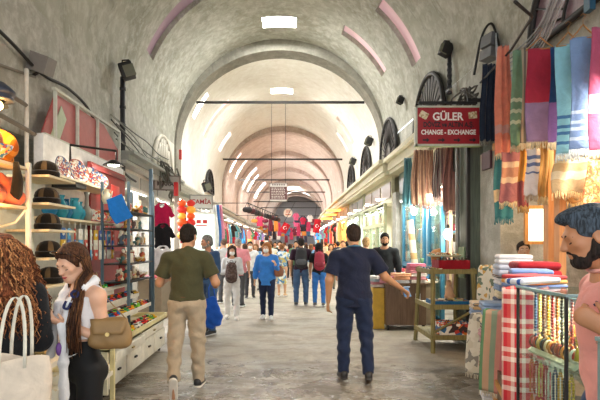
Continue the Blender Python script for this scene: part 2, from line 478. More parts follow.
M_oak = wood('#b37c3c', '#d9a15c'); M_brownwood = wood('#5a4436', '#7d6450'); M_olive = wood('#6a6138', '#8f8452')
M_greenwood = wood('#4d554b', '#707a6c'); M_pale = wood('#d6c49a', '#efe3c4', 1)

# ------------------------------------------------------------------ vault with real openings
R0, SPR = 3.3, 4.7
# (Y0, Y1, theta0, theta1, strength, colour) theta 0 = right wall, 180 = left wall
WIN = [
    (13.5, 14.15, 81.5, 98.5, 9, '#ffffff'), (19.7, 20.35, 82, 98, 8, '#ffffff'),
    (10.85, 11.5, 121, 157, .16, '#9a808c'), (12.9, 13.5, 29, 58, .30, '#d8b6ba'), (10.75, 11.35, 19, 47, .28, '#cfa9ae'),
    (16.5, 16.9, 140, 157, 5, '#fff4f4'), (18.8, 19.5, 128, 159, .8, '#ecccc4'), (20.3, 20.9, 22, 45, .5, '#cbaaa2'),
    (22.2, 22.7, 22, 40, 1.5, '#ffeeea'), (22.6, 23.3, 138, 156, 1.6, '#ffeae6'),
    (27.8, 28.3, 138, 160, 5, '#fff6ff'), (30.6, 31.2, 135, 160, 6, '#f6f2ff'), (35.2, 36.2, 130, 162, 9, '#f2f0ff'),
    (38.2, 39.0, 132, 160, 9, '#f0eeff'), (43.5, 45, 130, 160, 10, '#f0eeff'), (47.0, 48.2, 70, 110, 6, '#e8f4ff'), (53, 54, 75, 105, 6, '#e8f4ff'), (58, 59.5, 60, 120, 8, '#e8f4ff'),  # far crown openings added to brighten the end of the street
]
RIBS = [(15.0, 15.7, .34, M_rib), (26.0, 26.6, .3, M_rib2), (33.0, 33.6, .3, M_rib2), (40.0, 40.6, .3, M_rib2), (47, 47.6, .3, M_rib2), (54, 54.6, .3, M_rib2), (61, 61.6, .3, M_rib2)]
YEND = 64.0
def arc(theta, Y, R=R0):
    t = math.radians(theta); return (axis_x(Y) + R * math.cos(t), Y, SPR + R * math.sin(t))
ys = sorted(set([-3.0] + [float(y) for y in range(-2, 65, 2)] + [w[0] for w in WIN] + [w[1] for w in WIN] + [15.3, 26.3]))
ths = sorted(set([i * 3.0 for i in range(61)] + [w[2] for w in WIN] + [w[3] for w in WIN]))
vm = MB(); vs = [arc(t, y) for y in ys for t in ths]; W_ = len(ths); fs = []; ms = []
for i in range(len(ys) - 1):
    for j in range(W_ - 1):
        yc = (ys[i] + ys[i + 1]) / 2; tc = (ths[j] + ths[j + 1]) / 2
        if any(w[0] < yc < w[1] and w[2] < tc < w[3] for w in WIN): continue
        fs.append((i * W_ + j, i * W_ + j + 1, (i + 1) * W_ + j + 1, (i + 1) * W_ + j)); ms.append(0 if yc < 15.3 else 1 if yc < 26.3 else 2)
vm.add(vs, fs, 0, True); vm.m = ms
# reveals of the openings
for (y0, y1, t0, t1, s, c) in WIN:
    n = max(2, int((t1 - t0) / 3)); tt = [t0 + (t1 - t0) * k / n for k in range(n + 1)]
    mi = 0 if y0 < 15 else 1 if y0 < 26 else 2
    for yy, fl in ((y0, 0), (y1, 1)):
        for k in range(n):
            q = [arc(tt[k], yy), arc(tt[k + 1], yy), arc(tt[k + 1], yy, R0 + .3), arc(tt[k], yy, R0 + .3)]
            vm.add(q if fl else q[::-1], [(0, 1, 2, 3)], mi)
    for t in (t0, t1):
        vm.add([arc(t, y0), arc(t, y1), arc(t, y1, R0 + .3), arc(t, y0, R0 + .3)], [(0, 1, 2, 3)], mi)
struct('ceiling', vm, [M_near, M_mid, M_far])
for i, (y0, y1, t0, t1, s, c) in enumerate(WIN):
    b = MB(); n = max(2, int((t1 - t0) / 3)); ra, rb = (R0 + .12, R0 + .15) if s < 2 else (R0 + .2, R0 + .23)
    vs = []
    for k in range(n + 1):
        t = t0 - .3 + (t1 - t0 + .6) * k / n
        vs += [arc(t, y0 - .02, ra), arc(t, y1 + .02, ra), arc(t, y1 + .02, rb), arc(t, y0 - .02, rb)]
    fs = [(0, 1, 2, 3), (4 * n, 4 * n + 3, 4 * n + 2, 4 * n + 1)]
    for k in range(n):
        a = 4 * k
        for q in range(4): fs.append((a + q, a + 4 + q, a + 4 + (q + 1) % 4, a + (q + 1) % 4))
    b.add(vs, fs); struct('window_%d' % (i + 1), b, [glow(c, s)])
for i, (y0, y1, d, m) in enumerate(RIBS):
    b = MB(); n = 60; vs = []; fs = []
    prof = []
    for k in range(n + 1): prof.append((180.0 * k / n, R0 - d + .0, R0 + .01))
    pts = [(y0, 1.1)] 
    for y in (y0, y1):
        inner = [(axis_x(y) + R0 - .06, y, 2.9)] + [(axis_x(y) + (R0 - .06) * math.cos(math.radians(t)), y, SPR + (R0 - d) * math.sin(math.radians(t))) for t, ri, ro in prof] + [(axis_x(y) - R0 + .06, y, 2.9)]
        outer = [(axis_x(y) + R0 + .05, y, 2.9)] + [arc(t, y, ro + .04) for t, ri, ro in prof] + [(axis_x(y) - R0 - .05, y, 2.9)]
        vs += inner + outer
    k = n + 3
    for j in range(k - 1):
        fs += [(j, j + 1, k + j + 1, k + j), (2 * k + j, 3 * k + j, 3 * k + j + 1, 2 * k + j + 1), (j, 2 * k + j, 2 * k + j + 1, j + 1)]
    fs += [(0, k, 3 * k, 2 * k), (k - 1, 3 * k - 1, 4 * k - 1, 2 * k - 1)][:1]
    b.add(vs, fs); struct('trim_%d' % (i + 1), b, [m])

# ------------------------------------------------------------------ walls, floor
BACK = 4.9
def wall(side):
    b = MB(); s = side
    def quad(pts, mi=0): b.add(pts if s > 0 else pts[::-1], [(0, 1, 2, 3)], mi)
    seg = [-3.0, 3.0, 8, 14, 20, 26, 32, 38, 44, 50, 56, 64]
    for a, c in zip(seg, seg[1:]):
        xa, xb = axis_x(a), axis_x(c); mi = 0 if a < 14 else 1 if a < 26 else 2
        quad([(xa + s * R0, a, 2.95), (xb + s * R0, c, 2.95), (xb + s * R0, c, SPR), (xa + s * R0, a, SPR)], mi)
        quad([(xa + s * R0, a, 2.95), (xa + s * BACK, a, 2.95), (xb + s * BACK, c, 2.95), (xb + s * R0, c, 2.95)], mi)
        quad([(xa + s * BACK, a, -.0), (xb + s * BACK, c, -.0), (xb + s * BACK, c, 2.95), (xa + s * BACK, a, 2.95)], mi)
    # piers between the shops
    piers = PIERS[s]
    for (y0, y1, x) in piers:
        xc = axis_x((y0 + y1) / 2)
        b.box((xc + s * (x + BACK) / 2, (y0 + y1) / 2, 1.49), (BACK - x, y1 - y0, 2.98), mi=0 if y0 < 14 else 1 if y0 < 26 else 2)
    return b
PIERS = {1: [(6.75, 7.45, 3.0), (12.7, 13.1, 3.1)] + [(y, y + .4, 3.05) for y in (17.5, 22, 27, 32, 37, 42, 47, 52, 57)],
         -1: [(8.75, 9.1, 3.05), (13.2, 13.6, 3.1), (16.4, 16.8, 3.1)] + [(y, y + .4, 3.05) for y in (20, 24.5, 29, 34, 39, 44, 49, 54, 59)]}
struct('wall_left', wall(-1), [M_wall, M_mid, M_far]); struct('wall_right', wall(1), [M_wall, M_mid, M_far])
b = MB(); b.add([(-6, -4, 0), (6, -4, 0), (9, 72, 0), (-6, 72, 0)], [(0, 1, 2, 3)]); struct('floor', b, [M_floor])
xe = axis_x(YEND)
b = MB(); b.box((xe, YEND + .15, 4.2), (11, .3, 8.6)); struct('wall_far', b, [plain('#8f8f92', .9)])

# camera
cam = bpy.data.cameras.new('camera'); co = bpy.data.objects.new('camera', cam); COL.objects.link(co)
co.location = (0, 0, EYE); co.rotation_euler = (PI / 2, 0, 0); cam.sensor_width = 36; cam.lens = 36 * F / 600
cam.shift_x = 13 / 600; cam.shift_y = 44 / 600; cam.clip_end = 200
sc = bpy.context.scene; sc.camera = co
sc.view_settings.view_transform = 'Standard'; sc.view_settings.look = 'None'; sc.view_settings.gamma = 1
sc.view_settings.use_curve_mapping = False; sc.view_settings.exposure = 0.72
sc.cycles.use_denoising = True
sc.cycles.max_bounces = 8; sc.cycles.diffuse_bounces = 4; sc.cycles.transparent_max_bounces = 12
w = bpy.data.worlds.new('daylight'); sc.world = w; w.use_nodes = True
w.node_tree.nodes['Background'].inputs[0].default_value = (.95, .98, 1.0, 1); w.node_tree.nodes['Background'].inputs[1].default_value = 1.5

def area(name, loc, rot, sx, sy, e, c='#ffffff', spread=PI):
    l = bpy.data.lights.new(name, 'AREA'); l.shape = 'RECTANGLE'; l.size = sx; l.size_y = sy; l.energy = e; l.color = srgb(c); l.spread = spread
    o = bpy.data.objects.new(name, l); COL.objects.link(o); o.location = loc; o.rotation_euler = rot; return o
def bulb(name, loc, e, c='#ffe0b0', r=.05):
    l = bpy.data.lights.new(name, 'POINT'); l.energy = e; l.color = srgb(c); l.shadow_soft_size = r
    o = bpy.data.objects.new(name, l); COL.objects.link(o); o.location = loc; return o
# daylight entering by the roof openings
for (y0, y1, t0, t1, s, c) in WIN:
    if s < 5: continue
    tm = (t0 + t1) / 2; p = arc(tm, (y0 + y1) / 2, R0 + .10 if t1 - t0 < 20 else R0 + .04); a = math.radians(tm)
    area('skylight', p, (0, PI / 2 - a, 0) , .9 * (y1 - y0), .8 * R0 * math.radians(t1 - t0), 250 if y0 < 24 else 220, '#fbfaf6')
for o in bpy.data.objects:
    if o.type == 'LIGHT' and o.name.startswith('skylight'):
        # aim at the axis of the vault
        d = Vector((axis_x(o.location.y), o.location.y, SPR - 1.5)) - o.location; o.rotation_euler = d.to_track_quat('-Z', 'X').to_euler()
# rows of shop lamps under the cornices (fluorescent battens), both sides
M_tube = glow('#fff8ea', 5)
# ------------------------------------------------------------------ people
SKIN = {}
def skin(c):
    if c in SKIN: return SKIN[c]
    n = NT('skin'); v = n.tex('Object'); f = n.noise(v, 18, 3)
    base = [int(c.lstrip('#')[i:i + 2], 16) / 255 for i in (0, 2, 4)]
    n.color(n.mix(f, tuple(x * .93 for x in base), tuple(min(1, x * 1.05) for x in base)))
    n.b.inputs['Roughness'].default_value = .5; n.b.inputs['Subsurface Weight'].default_value = .08
    n.b.inputs['Subsurface Scale'].default_value = .02; SKIN[c] = n.m; return n.m
def hairmat(c, c2=None):
    n = NT('hair'); f = n.noise(n.tex('Object', (60, 60, 8)), 2, 3)
    base = [int(c.lstrip('#')[i:i + 2], 16) / 255 for i in (0, 2, 4)]
    n.color(n.mix(n.ramp(f, [(.4, 0.0), (.6, 1.0)]), tuple(x * .7 for x in base), c2 or tuple(min(1, x * 1.3) for x in base)))
    n.bump(f, .8, .01); n.b.inputs['Roughness'].default_value = .75; n.b.inputs['Specular IOR Level'].default_value = .25; return n.m
HM = {}
def hm(c):
    if c not in HM: HM[c] = hairmat(c)
    return HM[c]
M_eyew = plain('#e8e4de', .25, var=0); M_eyed = plain('#1d1512', .2, var=0)
V = lambda *a: np.array(a, float)
def unit(v): v = np.array(v, float); return v / (np.linalg.norm(v) + 1e-9)
class Person:
    """local frame: x right, y forward, z up; feet on z = 0"""
    def __init__(s, name, label, loc, rz, H=1.75, h=.012, build=1.0, arms=None, legs=None, lean=(0, 0), head=(0, 0), fem=False, skinc='#c99a7c', hip=None, hand=None, group=None, turn=0):
        s.k = H / 1.75; s.h = h; s.bw = build; s.fem = fem
        s.root = thing('person', label, 'person', loc, rz, group)
        s.skin = skin(skinc)
        al = {'L': ((-.22, -.05, -1), (-.05, .15, -1)), 'R': ((.22, -.05, -1), (.05, .15, -1))}
        if arms: al.update(arms)
        ll = {'L': ((-.03, 0, -1), (0, -.02, -1)), 'R': ((.03, 0, -1), (0, -.02, -1))}
        if legs: ll.update(legs)
        k = s.k; sw = (.168 if fem else .19) * (1 + (build - 1) * .6); hw = .092
        J = {}; J['pel'] = V(0, 0, .95); lx, ly = lean
        J['waist'] = J['pel'] + V(lx * .3, ly * .3, .14); J['chest'] = J['pel'] + V(lx * .8, ly * .8, .33)
        J['neck'] = J['pel'] + V(lx, ly, .50); J['top'] = J['neck'] + V(lx * .15, ly * .15 + .015, .055)
        yaw, pitch = head
        s.yaw, s.pitch = yaw, pitch
        s.Rh = np.array(Euler((-pitch, 0, yaw), 'XYZ').to_matrix()) if True else None
        # nod first, then turn
        s.Rh = np.array((Matrix.Rotation(yaw, 3, 'Z') @ Matrix.Rotation(-pitch, 3, 'X')))
        J['head'] = J['top'] + s.Rh @ V(0, .018, .125)
        for sd, q in (('L', -1), ('R', 1)):
            J['sh' + sd] = J['pel'] + V(lx * .95 + q * sw, ly * .95 - .01, .44)
            u, f = al[sd]; J['el' + sd] = J['sh' + sd] + unit(u) * .285; J['wr' + sd] = J['el' + sd] + unit(f) * .25
            J['hp' + sd] = J['pel'] + V(q * hw, 0, -.04)
            a, b_ = ll[sd]; J['kn' + sd] = J['hp' + sd] + unit(a) * .42; J['an' + sd] = J['kn' + sd] + unit(b_) * .41
            ft = unit((legs or {}).get('foot' + sd, (q * .12, 1, -.05)))
            J['toe' + sd] = J['an' + sd] + ft * .16 + V(0, 0, -.055); J['ft' + sd] = ft
            up = V(0, 0, 1)
            s_ = unit(np.cross(ft, up)); nrm = unit(np.cross(s_, ft)); J['fn' + sd] = nrm
            J['heel' + sd] = J['an' + sd] - ft * .045 - nrm * .06; J['toe' + sd] = J['an' + sd] + ft * .155 - nrm * .065
        lowz = min(min(J['heel' + sd][2], J['toe' + sd][2]) for sd in 'LR') - .027
        for kk in J:
            if kk[:2] in ('ft', 'fn'): continue
            J[kk] = (J[kk] - V(0, 0, lowz)) * k
        s.J = J; s.hand = hand or {}; s.al = al
    def body(s):
        J, k, w = s.J, s.k, s.bw; f = Field(s.h)
        c = lambda a, b, ra, rb, kk=.02, **q: f.cap(a, b, ra * k, rb * k, kk, **q)
        Y = (0, 1, 0)
        # trunk
        f.ell(J['chest'], (.150 * k * w, .098 * k * w, .19 * k), k=.05)
        f.ell(J['waist'], (.125 * k * w * (.92 if s.fem else 1), .092 * k * w, .14 * k), k=.06)
        f.ell(J['pel'], (.155 * k * w, .105 * k * w, .13 * k), k=.05)
        c(J['shL'], J['shR'], .048, .048, .05)
        for sd in 'LR': c(J['neck'] + V(0, 0, .0), J['sh' + sd], .05, .045, .04)
        c(J['neck'] - V(0, 0, .04) * k, J['top'] + V(0, .0, .03), .06 if not s.fem else .05, .052 if not s.fem else .045, .03)
        if s.fem:
            for q in (-1, 1): f.ell(J['chest'] + V(q * .062, .085, .02) * k, V(.058, .05, .058) * k, k=.03)
        for sd in 'LR':
            c(J['sh' + sd], J['el' + sd], .054 * w, .041 * w, .03); c(J['el' + sd], J['wr' + sd], .042 * w, .026, .02)
            c(J['hp' + sd], J['kn' + sd], .088 * w, .055, .04); c(J['kn' + sd], J['an' + sd], .055, .036, .02)
            m = J['kn' + sd] * .7 + J['an' + sd] * .3 + V(0, -.018, 0); f.ell(m, V(.048, .05, .1) * k, k=.03)
            c(J['heel' + sd] + J['fn' + sd] * .012, J['toe' + sd], .032, .026, .02)
        s.hands(f); s.headf(f)
        s.bodyob = f.mesh('body', [s.skin], s.root); return s.bodyob
    def hands(s, f):
        J, k = s.J, s.k
        for sd, q in (('L', -1), ('R', 1)):
            hp = dict(curl=.5, n=None, d=None, spread=.12); hp.update(s.hand.get(sd, {}))
            d = unit(hp['d'] if hp['d'] is not None else s.al[sd][1])
            n = hp['n'] if hp['n'] is not None else (-q, .2, 0)   # palm normal
            n = unit(n); n = unit(n - d * (n @ d)); sdv = np.cross(d, n) * q   # thumb side
            # for palms facing the thigh the thumb points forward
            if hp.get('flip'): sdv = -sdv
            wv = J['wr' + sd]; pc = wv + d * .048 * k
            f.cap(wv, wv + d * .085 * k, .027 * k, .038 * k, .012, sq=(n, 2.1))
            for i, (off, L) in enumerate(((.027, .072), (.009, .08), (-.009, .075), (-.026, .06))):
                b0 = wv + d * .082 * k + sdv * off * k; a = hp['curl']
                d1 = unit(d * math.cos(a) + n * math.sin(a) + sdv * off * hp['spread'] * 30 * .3)
                d2 = unit(d * math.cos(a * 2.2) + n * math.sin(a * 2.2))
                p1 = b0 + d1 * L * .52 * k; p2 = p1 + d2 * L * .48 * k
                f.cap(b0 - d * .01, p1, .0092 * k, .0084 * k, .004); f.cap(p1, p2, .0084 * k, .0068 * k, .004)
            t0 = wv + d * .025 * k + sdv * .022 * k; td = unit(sdv * .8 + d * .75 + n * .35)
            t1 = t0 + td * .038 * k; t2 = t1 + unit(d * .9 + sdv * .35 + n * .5) * .034 * k
            f.cap(t0, t1, .013 * k, .0105 * k, .008); f.cap(t1, t2, .0105 * k, .0082 * k, .004)
            s.J['palm' + sd] = pc + n * .03
    def hp(s, x, y, z): return s.J['head'] + s.Rh @ (V(x, y, z) * s.k)
    def headf(s, f):
        k = s.k; P = s.hp; R = s.Rh; m = 1 if not s.fem else .94
        f.ell(P(0, -.014, .028), V(.075, .093, .088) * k, R, .02)
        f.ell(P(0, .022, -.03), V(.062 * m, .072, .08) * k, R, .03)
        f.ell(P(0, .048, -.085), V(.036 * m, .036, .028) * k, R, .03)
        for q in (-1, 1):
            f.cap(P(q * .052 * m, .0, -.055), P(q * .02, .06, -.092), .017 * k, .02 * k, .03)   # jaw
            f.ell(P(q * .04 * m, .062, -.018), V(.022, .02, .02) * k, R, .02)                    # cheekbone
        f.cap(P(-.032, .076, .018), P(.032, .076, .018), .014 * k, .014 * k, .02)
        if s.h < .02:
            for q in (-1, 1): (f.ell(P(q * .031, .1, -.002), V(.017, .014, .010) * k, R, .010, neg=True), f.cap(P(q * .02, .083, .006), P(q * .043, .080, .005), .0045 * k, .004 * k, .003))
        f.cap(P(0, .088, .012), P(0, .108, -.026), .008 * k, .0115 * k, .008)
        f.ell(P(0, .103, -.031), V(.017, .013, .01) * k, R, .008)
        f.ell(P(0, .088, -.056), V(.022, .011, .0075) * k, R, .006); f.ell(P(0, .086, -.066), V(.019, .011, .0075) * k, R, .006)
        for q in (-1, 1):
            f.ell(P(q * .078, -.006, -.008), V(.010, .019, .031) * k, R, .006)
            if s.h < .01: f.ell(P(q * .086, -.001, -.004), V(.006, .010, .017) * k, R, .006, neg=True)
    def face(s, iris='#2a1a12', brow='#241a14', lips=None, closed=False):
        k = s.k; b = MB(); R = Matrix(s.Rh.tolist()).to_euler()
        for q in (-1, 1):
            if closed:
                b2 = MB(); p = [tuple(s.hp(q * .031 + t * .014, .0865 - abs(t) * .004, -.008 - .004 * (1 - t * t))) for t in (-1, -.5, 0, .5, 1)]
                b2.tube(p, .0030 * k, 5); b2.build('eyelash', [M_eyed], s.root); continue
            b = MB(); b.ball(tuple(s.hp(q * .031, .0765, -.003)), .0118 * k, 12)
            e = b.build('eye', [M_eyew], s.root)
            b = MB(); b.ball(tuple(s.hp(q * .031, .0848, -.0055)), .0052 * k, 8); b.build('iris', [plain(iris, .2, var=0)], e)
        for q in (-1, 1):
            b = MB(); p = [tuple(s.hp(q * x, y, z)) for x, y, z in ((.012, .091, .014), (.025, .091, .021), (.04, .083, .02), (.05, .072, .012))]
            b.tube(p, [.003 * k, .0042 * k, .0036 * k, .0015 * k], 6); b.build('eyebrow', [plain(brow, .8, var=0)], s.root)
        if lips:
            b = MB(); p = [tuple(s.hp(x, y, z)) for x, y, z in ((-.022, .09, -.06), (-.01, .098, -.0585), (0, .1, -.0595), (.01, .098, -.0585), (.022, .09, -.06))]
            b.tube(p, [.002, .0045, .005, .0045, .002], 6)
            p = [tuple(s.hp(x, y, z)) for x, y, z in ((-.02, .089, -.062), (-.008, .096, -.066), (.008, .096, -.066), (.02, .089, -.062))]
            b.tube(p, [.002, .0055, .0055, .002], 6); b.build('lips', [plain(lips, .4, var=0)], s.root)
    def hair(s, color, style='short', amp=.0025, vol=1.0):
        k = s.k; P = s.hp; R = s.Rh; f = Field(max(s.h * .8, .004)); t = .012 * vol
        f.ell(P(0, -.016, .031), V(.076 + t, .092 + t, .087 + t) * k, R, .02)
        if style != 'bald':
            f.ell(P(0, -.045, -.02), V(.068 + t * .6, .068 + t * .5, .07) * k, R, .02)
        if style == 'quiff':
            f.ell(P(0, .058, .092), V(.055, .05, .028) * k, R, .03)
        if style == 'bun': f.ell(P(0, -.12, .05), V(.045, .045, .045) * k, R, .01)
        if style in ('long', 'bob'):
            L = {'bob': .12, 'long': .24}[style]
            for q in (-1, 1):
                f.cap(P(q * .062, -.01, .03), P(q * .085, -.035, -L), .04 * k * vol, .034 * k, .04)
            f.cap(P(0, -.06, .0), P(0, -.075, -L), .075 * k, .07 * k, .04)
        # face opening
        if style in ('long', 'bob'):
            f.ell(P(0, .085, -.045), V(.068, .085, .098) * k, R, .01, neg=True)
        else:
            f.ell(P(0, .105, -.035), V(.10, .085, .105) * k, R, .012, neg=True)
            f.ell(P(0, .04, -.1), V(.12, .085, .09) * k, R, .012, neg=True)
            if style == 'short' or style == 'quiff':
                for q in (-1, 1): f.ell(P(q * .09, -.002, -.015), V(.02, .022, .034) * k, R, .006, neg=True)
        return f.mesh('hair', [hm(color)], s.root, amp=amp, freq=70 / (1 if s.h < .01 else 1.6), seed=2)
    def beard(s, color, full=True):
        k = s.k; P = s.hp; R = s.Rh; f = Field(.004 if s.h < .01 else .008); t = .0025
        f.ell(P(0, .049, -.086), V(.041 + t, .042 + t, .034 + t) * k, R, .02)
        for q in (-1, 1):
            f.cap(P(q * .060, .006, -.02), P(q * .053, .006, -.06), .0165 * k, .025 * k, .01)
            f.cap(P(q * .052, .0, -.055), P(q * .02, .062, -.09), (.024 + t) * k, (.026 + t) * k, .02)
            f.cap(P(q * .004, .093, -.046), P(q * .028, .078, -.062), .0065 * k, .008 * k, .01)
        f.ell(P(0, .1, -.062), V(.017, .016, .0095) * k, R, .004, neg=True)
        return f.mesh('beard', [hm(color)], s.root, amp=.0012, freq=160)
    def mask(s, color='#f2f2ee'):
        k = s.k; P = s.hp; R = s.Rh; f = Field(min(s.h, .008))
        f.ell(P(0, .055, -.06), V(.062, .062, .058) * k, R, .02); f.cut(P(0, .055, 0), R @ V(0, 1, .0)); f.cut(P(0, 0, -.018), R @ V(0, .25, -1))
        return f.mesh('face_mask', [plain(color, .7, var=.03)], s.root)
    def top(s, mat, sleeve=.45, hem=-.06, loose=1.0, name='shirt', vneck=False, amp=.003, deep=.0, sleeveless=False, collar=None, seed=1):
        """sleeve: 0..1 upper arm, 1..2 forearm.  hem: metres relative to the pelvis"""
        J, k, w = s.J, s.k, s.bw * loose; f = Field(s.h * 1.0 if s.h < .012 else s.h)
        g = .014 * loose
        f.ell(J['chest'], ((.158 * s.bw + g) * k, (.108 * s.bw + g) * k, .2 * k), k=.05)
        f.ell(J['waist'], (.135 * k * w * (.93 if s.fem else 1.02), .105 * k * w, .15 * k), k=.06)
        if s.fem:
            for q in (-1, 1): f.ell(J['chest'] + V(q * .062, .09, .02) * k, V(.062, .054, .062) * k, k=.03)
        f.cap(J['waist'], J['pel'] + V(0, 0, min(hem, 0)) * k, .125 * k * w, .133 * k * w, .05, sq=((0, 1, 0), 1.3))
        if hem > -.2:
            f.ell(J['pel'], V(.165 * w, .12 * w, .14) * k, k=.04)
        f.cap(J['shL'] * .9 + J['shR'] * .1, J['shR'] * .9 + J['shL'] * .1, (.048 + g * .8) * k, (.048 + g * .8) * k, .05)
        for sd in 'LR': f.cap(J['neck'] + V(0, -.005, 0), J['sh' + sd], (.05 + g * .5) * k, (.046 + g * .5) * k, .04)
        f.cap(J['neck'] - V(0, 0, .05) * k, J['neck'] + V(0, .01, .012) * k, .085 * k, .062 * k, .04)
        f.cut(J['pel'] + V(0, 0, hem) * k, (0, 0, 1))
        f.cut(J['neck'] + V(0, 0, .035 - deep) * k, (0, -.75 if not vneck else -1.4, -1))
        if not sleeveless:
            for sd in 'LR':
                S, E, W = J['sh' + sd], J['el' + sd], J['wr' + sd]
                lo = .014 + .012 * (loose - 1) * 4
                if sleeve <= 1:
                    f.cap(S, S + (E - S) * sleeve, (.05 * s.bw + lo) * k, (.052 * s.bw + lo + .008) * k, .03, fb=True)
                else:
                    f.cap(S, E, (.056 * s.bw + lo) * k, (.045 * s.bw + lo) * k, .025)
                    f.cap(E, E + (W - E) * (sleeve - 1), (.045 * s.bw + lo) * k, (.033 + lo * .8) * k, .02, fb=True)
        o = f.mesh(name, mat, s.root, amp=amp, freq=22, seed=seed, zfold=.5)
        if collar:
            b = MB(); pts = []
            for i in range(13):
                a = PI * .5 + (-1 + 2 * i / 12) * PI * .93 + PI
                pts.append(tuple(J['neck'] + V(math.cos(a) * .072, math.sin(a) * .07 + .004, .04 + .012 * -math.sin(a)) * k))
            b.tube(pts, .016 * k, 8, flat=.5); b.build('collar', [collar], o)
        return o
    def legs(s, mat, hem=.0, loose=1.0, waist=.1, amp=.0035, name='trousers', shape=1.0):
        J, k = s.J, s.k; w = s.bw * loose; f = Field(s.h)
        f.ell(J['pel'] + V(0, 0, -.02) * k, V(.162 * s.bw, .118 * s.bw, .13) * k * (1 + .03 * loose), k=.04)
        f.cap(J['pel'], J['waist'], .135 * s.bw * k, .128 * s.bw * k, .03, sq=((0, 1, 0), 1.28))
        for q, sd in ((-1, 'L'), (1, 'R')): f.ell(J['pel'] + V(q * .06, -.06, -.06) * k, V(.085, .075, .09) * k * (1 if s.bw < 1.2 else s.bw * .9), k=.03)
        f.cut(J['pel'] + V(0, 0, waist) * k, (0, 0, -1))
        for sd in 'LR':
            H_, K, A = J['hp' + sd], J['kn' + sd], J['an' + sd]; g = .008 + .028 * (loose - 1) * 2.5
            f.cap(H_, K, (.094 * s.bw + g * .6) * k, (.064 + g) * k, .025)
            f.ell(K * .68 + A * .32 + V(0, -.018, 0) * k, V(.054 + g, .058 + g, .12) * k, k=.03)
            f.cap(K, A + (K - A) * hem - (K - A) * .04, (.06 + g) * k, (.043 + g * 1.3) * k * shape, .02, fb=True)
        return f.mesh(name, mat, s.root, amp=amp, freq=24, seed=4, zfold=.8)
    def shoes(s, c='#1a1a1a', sole='#e8e8e8'):
        J, k = s.J, s.k
        for sd in 'LR':
            f = Field(min(s.h, .009)); n = J['fn' + sd]; ft = J['ft' + sd]
            f.cap(J['heel' + sd] + n * .014 * k, J['toe' + sd] + n * .006 * k, .041 * k, .038 * k, .02)
            f.cap(J['heel' + sd] + n * .04 * k, J['an' + sd] + n * .005, .04 * k, .043 * k, .02, fb=True)
            f.cap(J['an' + sd] + ft * .03 * k - n * .02 * k, J['toe' + sd] + n * .004 * k, .038 * k, .03 * k, .02)
            f.cut(J['heel' + sd] - n * .012 * k, n)
            o = f.mesh('shoe', [plain(c, .5)], s.root)
            f = Field(min(s.h, .007)); f.cap(J['heel' + sd] - n * .006 * k, J['toe' + sd] - n * .006 * k, .044 * k, .042 * k, .01)
            f.cut(J['heel' + sd] - n * .024 * k, n); f.cut(J['heel' + sd] + n * .0 * k, -n)
            f.mesh('sole', [plain(sole, .6)], o)
    def belt(s, c, z=.085):
        J, k = s.J, s.k; b = MB(); P = J['pel'] + V(0, 0, z) * k; w = s.bw
        b.tube([tuple(P + V(math.cos(a) * .146 * w, math.sin(a) * .118 * w, 0) * k) for a in np.linspace(0, 2 * PI, 25)[:-1]], .013 * k, 6, closed=True, flat=1.0)
        return b.build('belt', [plain(c, .5)], s.root)
    def strands(s, color, n=260, length=.5, r=.004, wave=.0, wl=.09, seed=3, cols=None, back=True, front=.35, taper=1.0, width=.14, vol=0.02, tmax=1.15):
        """long hair combed from a parting and falling behind / beside the shoulders"""
        g = random.Random(seed); k = s.k; J = s.J; mats = [hairmat(c) for c in (cols or [color])]; b = MB()
        for i in range(n):
            a = g.uniform(-1, 1) * PI * tmax / 1.15 * .72; el = g.uniform(.05, 1.35)
            # root on the skull, a measured from the back of the head
            x = math.sin(a) * math.cos(el) * .078; y = -math.cos(a) * math.cos(el) * .093 - .012; z = math.sin(el) * .09 + .035
            p = s.hp(x * (1 + vol), y, z); fallx = math.sin(a)
            L = length * g.uniform(.75, 1.05) * k; m = 14; pts = []; ph = g.uniform(0, 6.28); amp = wave * g.uniform(.6, 1.3)
            c = s.J['head']; out = s.Rh @ V(math.sin(a), -math.cos(a), 0)
            R1 = (.082 + vol * g.uniform(.4, 1.3)) * k
            for j in range(m + 1):
                t = j / m; d = t * L
                zz = p[2] - max(0, d - .04 * (1 - el / 1.5)) * 1.0
                rad = np.hypot(p[0] - c[0], p[1] - c[1]) if j == 0 else None
                fl = min(1, d / .09)
                base = p * (1 - fl) + (c + out * V(R1, R1 * 1.12, 0) + V(0, 0, p[2] - c[2])) * fl
                sp = 1 + (width / .1 - 1) * min(1, t * 1.2) ** 1.2
                q = V(c[0] + (base[0] - c[0]) * sp, c[1] + (base[1] - c[1]) * (1 + .35 * t), zz if fl >= .3 else p[2] + .012 * math.sin(fl * PI) - d * .3)
                w_ = amp * min(1, t * 3)
                q = q + V(math.cos(ph + d / wl * 6.28) * w_, math.sin(ph + d / wl * 6.28) * w_, math.sin(ph * 2 + d / wl * 6.28) * w_ * .4)
                pts.append(tuple(q))
            rr = [r * k * (1 if t < .75 * m else 1 - taper * (t / m - .75) * 3) for t in range(m + 1)]
            b.tube(pts, [max(q_, r * .2) for q_ in rr], 4, mi=g.randrange(len(mats)))
        return b.build('long_hair', mats, s.root)
def world(p, root):
    """point in a person's frame -> world"""
    return Matrix.LocRotScale(root.location, root.rotation_euler, None) @ Vector(p)
def face_dir(dx, dy):
    """rotation so that local +y points along (dx, dy)"""
    return math.atan2(-dx, dy)
